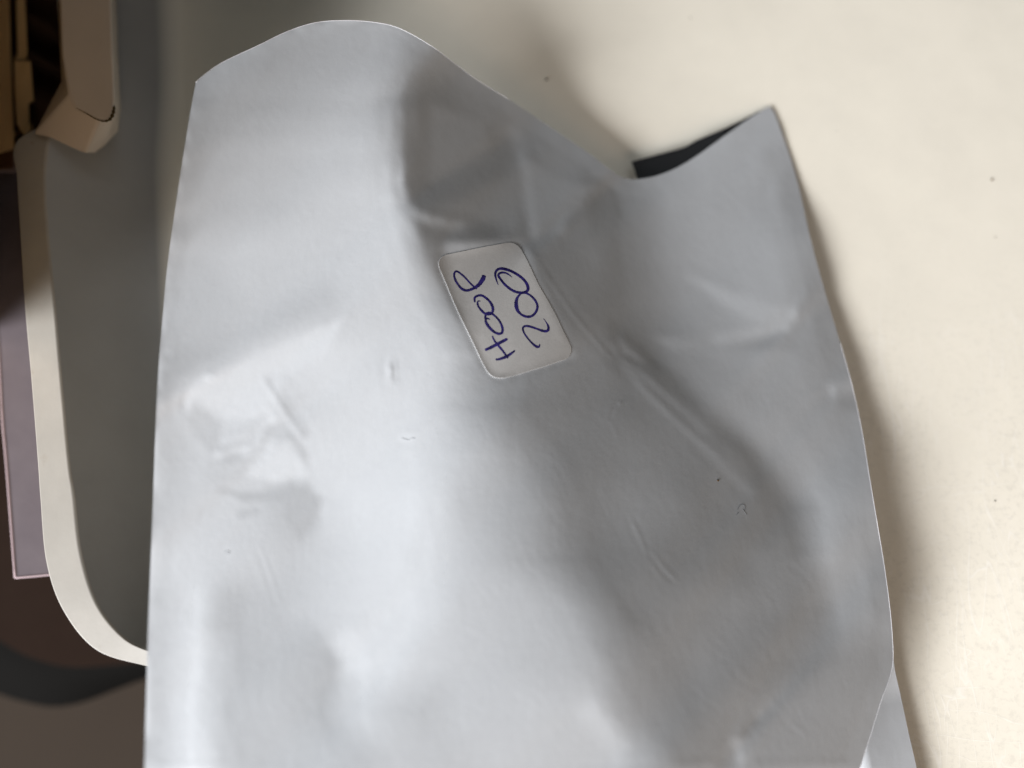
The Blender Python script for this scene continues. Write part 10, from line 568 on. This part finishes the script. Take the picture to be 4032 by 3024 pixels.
# creases: (points, half width px, depth mm; >0 = ridge)
CREASES = [([(848,782),(851,800),(852,822)],3.0,-0.135),([(842,795),(851,800)],5,0.075),([(577,812),(600,850),(630,895),(660,940)],6,-0.15),([(560,1175),(580,1230),(605,1300)],5,0.09),([(465,1012),(500,988),(560,976),(600,990)],7,0.135),([(1336,868),(1325,882),(1318,905)],2.5,-0.09),([(1335,873),(1345,868)],3,0.105),([(1318,905),(1335,945)],4,0.045),([(1362,1118),(1378,1150),(1395,1190)],4,0.09),([(1400,1195),(1430,1235),(1458,1262)],4,-0.066),([(1408,1190),(1438,1230),(1466,1257)],4,0.048),([(1225,482),(1262,448),(1308,408)],6,-0.15),([(1312,405),(1325,440),(1335,470)],6,0.12),([(1147,540),(1185,600),(1240,680),(1300,750),(1345,795)],5,0.135),([(1345,770),(1362,800),(1400,845),(1470,910),(1560,990)],8,0.21),([(1342,745),(1348,765),(1380,790)],9,-0.24),([(1190,210),(1215,300),(1225,380)],9,0.075),([(470,1340),(455,1420)],9,0.045),([(400,1290),(385,1330)],6,-0.045),([(795,900),(760,880)],8,0.018),([(1590,1560),(1620,1600),(1640,1659)],7,0.09),([(1600,1590),(1625,1560),(1640,1540)],5,-0.105),([(1660,1500),(1720,1570),(1760,1600)],6,0.075),([(1690,1280),(1705,1360),(1700,1400)],9,0.075),([(1500,1290),(1480,1380),(1500,1440)],10,0.06),([(1560,1420),(1600,1470),(1640,1490)],7,-0.06),([(1700,855),(1800,845),(1812,855)],10,0.105),([(1640,690),(1700,700),(1712,692)],12,0.105),([(1340,470),(1350,600),(1345,740)],14,-0.105),([(780,1440),(795,1480)],6,0.045),([(640,1510),(660,1560)],10,0.036),([(1070,1050),(1065,1090)],6,0.045),([(885,890),(930,905)],12,0.024),([(700,1245),(740,1260)],8,-0.036),([(1120,1160),(1145,1220),(1180,1250)],6,0.03),([(350,765),(400,770)],8,-0.06),([(1612.5,1442.4),(1626.4,1459.9),(1639.0,1478.5)],5.7,-0.026),([(1656.0,1275.6),(1672.9,1296.0),(1682.7,1320.7)],3.3,-0.043),([(1692.4,1141.5),(1703.9,1182.6),(1722.8,1221.0)],5.5,0.022),([(1705.8,1220.5),(1736.5,1243.8),(1760.3,1274.1)],4.2,-0.046),([(1745.1,1089.9),(1756.0,1118.5),(1771.5,1144.9)],3.6,-0.031),([(1589.4,1267.8),(1607.4,1286.5),(1622.2,1307.7)],5.3,-0.022),([(1111.7,1479.0),(1152.7,1499.2),(1186.5,1529.9)],4.9,-0.031),([(1596.2,1424.0),(1597.8,1453.9),(1596.0,1483.9)],5.1,0.037),([(1653.9,1479.5),(1658.2,1509.2),(1664.5,1538.5)],5.5,-0.029),([(1431.4,1442.0),(1432.4,1463.6),(1436.7,1484.7)],5.6,0.041),([(1615.4,1356.9),(1647.3,1392.7),(1676.5,1430.7)],5.8,-0.028),([(1970.3,1426.0),(1974.4,1450.6),(1976.1,1475.4)],5.9,0.036),([(1475.8,1473.2),(1518.2,1509.6),(1562.7,1543.6)],4.0,-0.032),([(1801.9,1391.2),(1812.2,1410.9),(1817.1,1432.5)],4.9,-0.037),([(1418.2,1307.1),(1446.3,1348.7),(1467.2,1394.4)],6.0,-0.033),([(1651.6,1385.6),(1654.6,1406.8),(1656.3,1428.0)],3.4,0.043),([(1571.8,1375.9),(1587.1,1398.9),(1597.1,1424.7)],5.5,-0.028),([(1709.4,1468.4),(1723.7,1487.9),(1739.2,1506.6)],5.9,-0.033),([(1703.4,1396.1),(1703.9,1449.5),(1697.4,1502.5)],4.8,0.043),([(1382.3,1175.5),(1409.6,1211.1),(1429.8,1251.2)],5.7,0.021),([(1945.7,1294.6),(1978.6,1336.1),(1998.0,1385.4)],5.9,-0.044),([(1555.8,1319.8),(1584.1,1343.6),(1610.5,1369.6)],3.9,-0.025),([(1703.9,1506.5),(1728.2,1547.6),(1748.6,1590.8)],3.3,-0.044),([(1761.3,1426.1),(1755.4,1457.9),(1759.5,1489.9)],5.2,0.046),([(1547.0,1384.8),(1570.6,1417.6),(1587.5,1454.2)],5.2,-0.03),([(1539.6,1404.7),(1553.7,1419.6),(1571.3,1430.2)],5.4,-0.047),([(871.4,1287.6),(849.8,1336.8),(842.8,1390.1)],3.9,-0.007),([(944.5,961.9),(968.9,997.7),(991.4,1034.6)],5.5,0.007),([(1095.5,1172.4),(1102.2,1211.7),(1117.9,1248.4)],3.1,-0.007),([(1405.5,1403.1),(1395.7,1437.9),(1387.0,1473.1)],5.7,-0.006),([(870.8,1498.1),(901.2,1528.1),(920.0,1566.5)],3.4,0.009),([(987.2,1338.7),(1028.0,1364.0),(1071.9,1383.3)],4.6,0.011),([(1291.9,1081.9),(1324.0,1110.5),(1354.7,1140.6)],4.7,0.007),([(765.6,1279.6),(791.5,1322.2),(804.0,1370.4)],2.8,-0.012),([(878.1,1132.1),(866.4,1185.6),(862.3,1240.3)],5.6,-0.01),([(938.2,1367.5),(949.2,1415.4),(953.5,1464.3)],3.6,-0.011),([(646.9,1195.6),(644.1,1251.6),(623.9,1304.0)],3.1,0.012),([(1105.1,1320.1),(1098.1,1380.8),(1114.4,1439.7)],3.1,0.012),([(995.3,962.8),(993.1,1022.9),(986.3,1082.6)],4.6,0.012),([(842.8,1211.8),(835.2,1246.7),(831.1,1282.2)],6.0,0.011),([(1171.5,1238.4),(1182.6,1269.5),(1202.9,1295.6)],4.1,0.01),([(1110.1,1220.4),(1111.5,1263.6),(1111.5,1306.8)],5.9,0.011),([(958.3,1321.0),(953.9,1381.7),(968.3,1440.8)],5.2,-0.014),([(1155.9,1372.4),(1156.8,1396.8),(1155.6,1421.2)],4.5,0.006),([(1014.9,1608.0),(1013.0,1633.9),(1006.4,1659.0)],5.6,0.011),([(1509.8,1188.8),(1517.2,1216.4),(1522.8,1244.4)],3.0,-0.011),([(865.1,973.3),(874.3,1000.8),(890.7,1024.8)],4.2,-0.009),([(939.0,1480.6),(915.5,1517.0),(893.1,1554.1)],3.6,0.009),([(839.0,1418.2),(821.7,1434.4),(811.4,1455.7)],3.0,-0.007),([(1075.4,1241.1),(1085.1,1272.1),(1082.4,1304.5)],5.7,-0.014),([(673.6,1347.2),(662.2,1396.7),(644.4,1444.4)],3.1,-0.007),([(736.5,948.5),(754.4,978.5),(775.7,1006.2)],5.6,-0.013),([(593.1,1425.8),(594.7,1480.0),(595.3,1534.3)],5.4,-0.022),([(392.1,1502.2),(417.6,1544.4),(449.4,1582.1)],4.6,0.024),([(521.0,1266.1),(531.0,1309.7),(544.3,1352.3)],3.4,-0.019),([(440.8,1096.5),(436.3,1124.3),(427.7,1151.1)],4.3,-0.011),([(604.8,1339.2),(583.6,1398.7),(541.6,1445.7)],4.9,-0.015),([(466.1,1433.0),(498.5,1478.3),(523.3,1528.2)],3.9,0.01),([(300.3,1471.6),(303.0,1506.2),(310.9,1540.0)],5.3,0.014),([(349.6,1255.9),(333.4,1293.5),(332.1,1334.4)],3.7,0.023),([(655.7,1135.6),(667.0,1168.0),(667.2,1202.2)],3.9,0.019),([(466.2,1063.7),(479.2,1096.9),(502.7,1123.8)],5.2,-0.02),([(633.6,1141.5),(634.0,1195.0),(640.5,1248.2)],2.5,-0.012),([(727.2,1238.9),(709.7,1260.2),(701.1,1286.5)],3.5,-0.023),([(751.0,1386.1),(746.9,1409.5),(747.8,1433.2)],3.1,-0.013),([(695.6,991.3),(713.0,1040.9),(740.6,1085.7)],5.5,-0.012),([(640.5,1630.5),(630.4,1692.8),(599.6,1747.8)],5.7,0.011),([(510.3,1238.6),(509.1,1280.5),(509.4,1322.4)],4.4,0.016),([(1203.3,1041.4),(1216.1,1067.3),(1224.6,1094.9)],3.8,-0.023),([(1174.0,976.1),(1203.9,993.9),(1227.0,1019.9)],3.3,0.012),([(1204.1,1007.9),(1220.3,1043.7),(1231.3,1081.5)],4.4,-0.023),([(1319.7,1108.4),(1338.8,1121.4),(1361.4,1126.1)],4.7,0.015),([(1169.5,1030.9),(1169.6,1071.5),(1167.0,1112.0)],2.9,0.018),([(1290.8,1076.1),(1300.7,1096.5),(1313.3,1115.2)],2.7,-0.018),([(1032.9,895.6),(1047.4,936.3),(1049.8,979.3)],2.6,-0.018),([(1274.6,1035.8),(1276.3,1070.4),(1274.5,1104.9)],5.1,0.013),([(1114.0,1150.2),(1152.2,1174.0),(1183.5,1206.3)],4.1,-0.011),([(1193.1,978.2),(1207.9,995.2),(1223.4,1011.5)],3.0,-0.017),([(1010.4,1247.1),(1040.2,1279.9),(1059.8,1319.6)],3.1,-0.014),([(1175.9,1094.7),(1199.1,1124.8),(1228.0,1149.3)],4.4,-0.022),([(1204.6,1127.2),(1204.8,1172.0),(1217.1,1215.1)],2.8,0.019),([(1236.3,1108.9),(1254.2,1114.3),(1270.2,1123.8)],4.9,-0.021),([(1365.8,1291.2),(1359.5,1308.2),(1347.1,1321.6)],3.5,0.011),([(966.7,923.5),(982.2,940.5),(993.1,960.7)],4.9,-0.019),([(1330,728),(1348,760),(1385,787),(1440,832)],9,-0.6),([(1338,765),(1362,800),(1400,845),(1470,912),(1560,1000),(1640,1090)],10,0.14)]
def segd(X, Y, pts):
    d = np.full(X.shape, 1e9); tt = np.zeros(X.shape); n = len(pts)-1
    for k, ((a, b_), (c, e)) in enumerate(zip(pts[:-1], pts[1:])):
        vx, vy = c-a, e-b_; q = ((X-a)*vx+(Y-b_)*vy)/(vx*vx+vy*vy); qc = np.clip(q, 0, 1)
        dd = np.hypot(X-a-qc*vx, Y-b_-qc*vy); m = dd < d
        d = np.where(m, dd, d); tt = np.where(m, (k+qc)/n, tt)
    return d, tt
def detail(u, v):
    r = np.zeros(np.shape(u))
    for pts, wd, dep in CREASES:
        d, tt = segd(u, v, pts)
        r = r+dep*np.exp(-.5*(d/wd)**2)*(np.sin(math.pi*np.clip(tt*.9+.05, 0, 1))**.6)
    return r
def zbag(u, v): return zmap(u, v)+detail(np.asarray(u, float), np.asarray(v, float))
def coons(Lc, Tc, Rc, nu, nv):
    L_ = crv(Lc, nv); T_ = crv(Tc, nu); R_ = crv(Rc, nv)
    L_[0] = T_[0]; R_[0] = T_[-1]
    s = np.linspace(0, 1, nu)[None, :, None]; q = np.linspace(0, 1, nv)[:, None, None]
    B_ = L_[-1]+(R_[-1]-L_[-1])*np.linspace(0, 1, nu)[:, None]
    return (1-s)*L_[:, None]+s*R_[:, None]+(1-q)*T_[None]+q*B_[None]-((1-s)*(1-q)*T_[0]+s*(1-q)*T_[-1]+(1-s)*q*B_[0]+s*q*B_[-1])
bag = empty('mailing_bag', tuple(at(1150, 900, 5)))
tag(bag, 'crumpled white plastic mailing bag lying on the cream tray, with a handwritten sticker', 'mailing bag')
NU, NV = 400, 400
UV = coons(LEFT, TOP, RIGHT, NU, NV); u, v = UV[..., 0], UV[..., 1]
Z = np.maximum(zbag(u, v), 1.5)
mesh('front_sheet', at(u, v, Z).reshape(-1, 3), grid_faces(NU, NV, flip=True), M_film, bag)
# back sheet: same outline, slacker, resting on the tray
nb = 90
UVb = coons(LEFT, TOP, RIGHTB, nb, nb); ub, vb = UVb[..., 0], UVb[..., 1]
zf = zmap(ub, vb)
s = np.linspace(0, 1, nb)[None, :]; q = np.linspace(0, 1, nb)[:, None]
zl = zf[:, :1]; zr = zf[:, -1:]*1.0
kk = np.clip((vb[:, -1:]-1250)/250, 0, 1); zr = zr*(1-kk)+7.0*kk
zt_ = zf[:1, :]
ze = (1-s)*zl+s*zr+(1-q)*zt_-((1-s)*(1-q)*zt_[:, :1]+s*(1-q)*zt_[:, -1:])-q*0
ze = np.where(q > .3, (1-s)*zl+s*zr, ze*(1-q/.3)+((1-s)*zl+s*zr)*(q/.3))
edge = np.minimum(1, 8*np.minimum(np.minimum(s, 1-s), q+.0*s))
inn = np.clip((1-kk)+s*0, 0, 1)
zb_ = np.minimum(ze-6*edge, zf-.35-1.5*edge)
zb_ = np.where((s > .93) & (kk > .3), ze, zb_)
zb_ = np.maximum(zb_, .8)
mesh('back_sheet', at(ub, vb, zb_).reshape(-1, 3), grid_faces(nb, nb), M_film, bag)
# black lining seen in the open mouth
a = crv([(1364, 349), (1420, 334), (1478, 318), (1505, 303), (1560, 280), (1610, 256), (1640, 240)], 30)
b2 = crv([(1376, 384), (1404, 388), (1450, 374), (1502, 344), (1570, 294), (1618, 262), (1645, 244)], 30)
za = np.minimum(zmap(b2[:, 0]+6, b2[:, 1]+8)-.9, 5.0); za = np.maximum(za, 1.0); rows_ = []
for k in range(6):
    s_ = k/5.; p = a+(b2-a)*s_; rows_.append(at(p[:, 0], p[:, 1]+0*s_, za-.4*s_))
p = b2+np.array([14, 22]); rows_.append(at(p[:, 0], p[:, 1], np.minimum(za-.8, zmap(p[:, 0], p[:, 1])-1.0)))
mesh('black_lining', np.vstack(rows_), grid_faces(30, 7, flip=True), M_black, bag)
# bright cut edges of the film
e = crv(TOP[:13], 160); tube('hem', at(e[:, 0], e[:, 1], zbag(e[:, 0], e[:, 1])+.0), .00013, M_hem, bag, 6)
e = crv(RIGHT[6:19], 160); tube('hem', at(e[:, 0], e[:, 1], np.maximum(zbag(e[:, 0], e[:, 1]), 1.5)+.0), .00013, M_hem, bag, 6)

# sticker
def sk(x, y): return (1650+np.asarray(x, float)*.39172)/SC, (900+np.asarray(y, float)*.39172)/SC
OUT = [(270, 263), (440, 228), (600, 195), (760, 165), (900, 142), (960, 152), (1010, 190), (1050, 250), (1120, 390), (1200, 560), (1290, 715), (1380, 880), (1450, 1030), (1510, 1150), (1530, 1220), (1500, 1290), (1430, 1325), (1270, 1380), (1100, 1432), (980, 1470), (880, 1495), (800, 1500), (735, 1480), (685, 1430), (620, 1310), (560, 1180), (480, 1015), (400, 850), (330, 690), (260, 520), (205, 390), (200, 335), (225, 288), (270, 263)]
oc = crv(OUT, 181)[:-1]; cen = oc.mean(0)
def zst(x, y):
    uu, vv = sk(x, y); return zmap(uu, vv)
# smooth the sheet a little so it bridges small dents like stiff paper
cx, cy = cen; A_ = []; bb = []
gxs, gys = np.meshgrid(np.linspace(200, 1530, 14), np.linspace(142, 1500, 14)); X_ = (gxs.ravel()-cx)/700; Y_ = (gys.ravel()-cy)/700
def basis(X_, Y_): return np.stack([X_*0+1, X_, Y_, X_*X_, X_*Y_, Y_*Y_, X_**3, X_*X_*Y_, X_*Y_*Y_, Y_**3], -1)
coef, *_ = np.linalg.lstsq(basis(X_, Y_), zst(gxs.ravel(), gys.ravel()), rcond=None)
res = zst(gxs.ravel(), gys.ravel())-basis(X_, Y_)@coef
def zs(x, y):
    x = np.asarray(x, float); y = np.asarray(y, float)
    fit = (basis((x-cx)/700, (y-cy)/700)@coef)
    return np.maximum(zst(x, y), fit*.35+zst(x, y)*.65)+.20
K = 26; V = [list(at(*sk(cx, cy), zs(cx, cy)))]; nn = len(oc)
for k in range(1, K+1):
    s_ = k/K; p = cen+(oc-cen)*s_; uu, vv = sk(p[:, 0], p[:, 1])
    V += at(uu, vv, zs(p[:, 0], p[:, 1])+.10*max(0, (s_-.9)*10)**2*(p[:, 0] < cx)).tolist()
F = [(0, 1+(i+1) % nn, 1+i) for i in range(nn)]
for k in range(1, K):
    o1 = 1+(k-1)*nn; o2 = 1+k*nn
    for i in range(nn): F.append((o1+i, o1+(i+1) % nn, o2+(i+1) % nn, o2+i))
st = mesh('sticker', V, [f_[::-1] for f_ in F], M_paper, bag)
tag(st, 'small pale grey paper sticker with rounded corners and blue handwriting')
p = np.vstack([oc, oc[:1]]); uu, vv = sk(p[:, 0], p[:, 1]); zz = zs(p[:, 0], p[:, 1])+.10*(p[:, 0] < cx)
top_ = at(uu, vv, zz); q_ = cen+(p-cen)*1.002; uu, vv = sk(q_[:, 0], q_[:, 1]); bot_ = at(uu, vv, zst(q_[:, 0], q_[:, 1])-.05)
mesh('sticker_edge', np.vstack([top_, bot_]), grid_faces(len(p), 2, flip=True), M_edge, st)
GLY = [('handwritten_letter',[([(655,468),(640,510),(600,565),(545,602),(482,622),(430,605),(390,560),(362,510),(352,465),(362,435),(385,432),(420,455),(460,490),(520,555),(582,608)],[34,34,30,22,20,20,18,18,16,16,14,14,14,14,12])]),('handwritten_letter',[([(562,742),(558,700),(585,677),(630,673),(675,700),(715,740),(740,790),(738,838),(708,862),(665,856),(625,820),(595,780),(588,742),(600,727),(618,732)],[14,18,20,18,18,18,22,22,20,18,18,18,16,14,6])]),('handwritten_letter',[([(712,916),(684,902),(670,930),(700,985),(750,1035),(800,1058),(834,1045),(838,1000),(815,940),(775,890),(725,852),(685,848),(667,878),(670,925),(676,950)],[8,16,24,22,20,20,20,20,18,16,16,18,16,18,10])]),('handwritten_letter',[([(662,1222),(720,1196),(780,1165),(888,1108)],[22,24,26,22]),([(768,1316),(805,1313),(870,1290),(920,1260),(964,1226)],[14,22,24,20,14]),([(735,1078),(760,1130),(800,1180),(850,1240),(893,1305)],[12,16,18,16,16])]),('handwritten_digit',[([(797,570),(775,510),(766,455),(785,415),(830,402),(890,415),(950,440),(1020,485),(1070,535),(1095,590),(1085,628),(1040,645),(980,638),(920,610),(860,560),(820,510),(798,475),(808,450),(850,442),(895,458),(935,490)],[4,12,18,20,22,22,20,20,20,22,24,22,20,20,20,18,18,18,16,12,4])]),('handwritten_digit',[([(1018,658),(985,700),(976,760),(990,822),(1030,865),(1080,885),(1130,880),(1170,845),(1190,790),(1178,740),(1140,690),(1095,658),(1050,648),(1012,662),(990,700),(982,760)],[14,20,30,28,18,20,20,20,20,18,18,16,14,14,14,14])]),('handwritten_digit',[([(1248,902),(1280,945),(1300,990),(1292,1026),(1250,1030),(1180,1006),(1120,986),(1070,980),(1045,995),(1048,1030),(1075,1080),(1120,1135),(1170,1180),(1205,1190),(1212,1160)],[3,8,18,22,20,16,18,18,16,14,14,14,16,20,8])])]
def ribbon(strokes, name):
    V, F = [], []
    for pts, wds in strokes:
        P = crv(pts, max(30, 7*len(pts))); n_ = len(P); wv = np.interp(np.linspace(0, 1, n_), np.linspace(0, 1, len(wds)), wds)
        rnd = random.Random(len(pts)*7+int(pts[0][0])); wv = wv*1.3*(1+.07*np.array([rnd.uniform(-1, 1) for _ in range(n_)]))
        T_ = np.gradient(P, axis=0); T_ /= np.linalg.norm(T_, axis=1)[:, None]+1e-9; N_ = np.stack([-T_[:, 1], T_[:, 0]], 1)
        wv[0] *= .5; wv[-1] *= .5; off = len(V)
        for i in range(n_):
            for sd, hz in ((-1, .018), (-.4, .035), (.4, .035), (1, .018)):
                x, y = P[i]+N_[i]*wv[i]*.5*sd; uu, vv = sk(x, y); V.append(at(uu, vv, zs(x, y)+hz).tolist())
        for i in range(n_-1):
            for k in range(3): a_ = off+i*4+k; F.append((a_, a_+4, a_+5, a_+1))
    return mesh(name, V, F, M_ink, st)
for nm, strokes in GLY: ribbon(strokes, nm)

# ------------------------------------------------------------------ specks and fibres
def crumb(u, v, z, r, m, lab, seed): return tag(fleck('crumb', u, v, z, r, m, None, seed, flat=.7), lab, 'crumb')
crumb(1551, 1038, float(zbag(1551, 1038))+.05, .00045, M_crumb, 'tiny dark brown speck lying alone on the right half of the white bag', 3)
crumb(2143, 388, .05, .0006, M_crumb, 'brown crumb on the bare cream tray surface, upper right of the bag', 5)
crumb(2150, 512, .05, .00032, M_crumb, 'smaller brown crumb on the cream tray, just below the brown crumb', 6)
crumb(2150, 1082, .05, .0004, M_dirt, 'dark speck on the cream tray beside the lower right part of the bag', 7)
crumb(1180, 172, .05, .0007, M_dirt, 'blurred dark speck on the tray just above the upper edge of the bag', 8)
def fib(paths, lab):
    V, F = [], []; root = empty('lint', tuple(at(paths[0][0][0], paths[0][0][1], float(zbag(*paths[0][0])))))
    tag(root, lab, 'lint')
    for pth in paths:
        c = crv(pth, 20); tube('fibre', at(c[:, 0], c[:, 1], zbag(c[:, 0], c[:, 1])+.08), .00005, M_fibre, root, 5)
fib([[(1593, 1102), (1598, 1092), (1606, 1090), (1610, 1098), (1606, 1104)], [(1604, 1100), (1610, 1108), (1613, 1113)], [(1591, 1112), (1596, 1106)]], 'curled grey fibre lying on the bag just below the brown speck')
fib([[(867, 946), (875, 948), (882, 950), (890, 946), (896, 947)]], 'thin wavy fibre on the bright left half of the bag')
fib([[(485, 1193), (492, 1191), (496, 1194), (490, 1197)]], 'small grey fibre clump on the lower left of the bag')
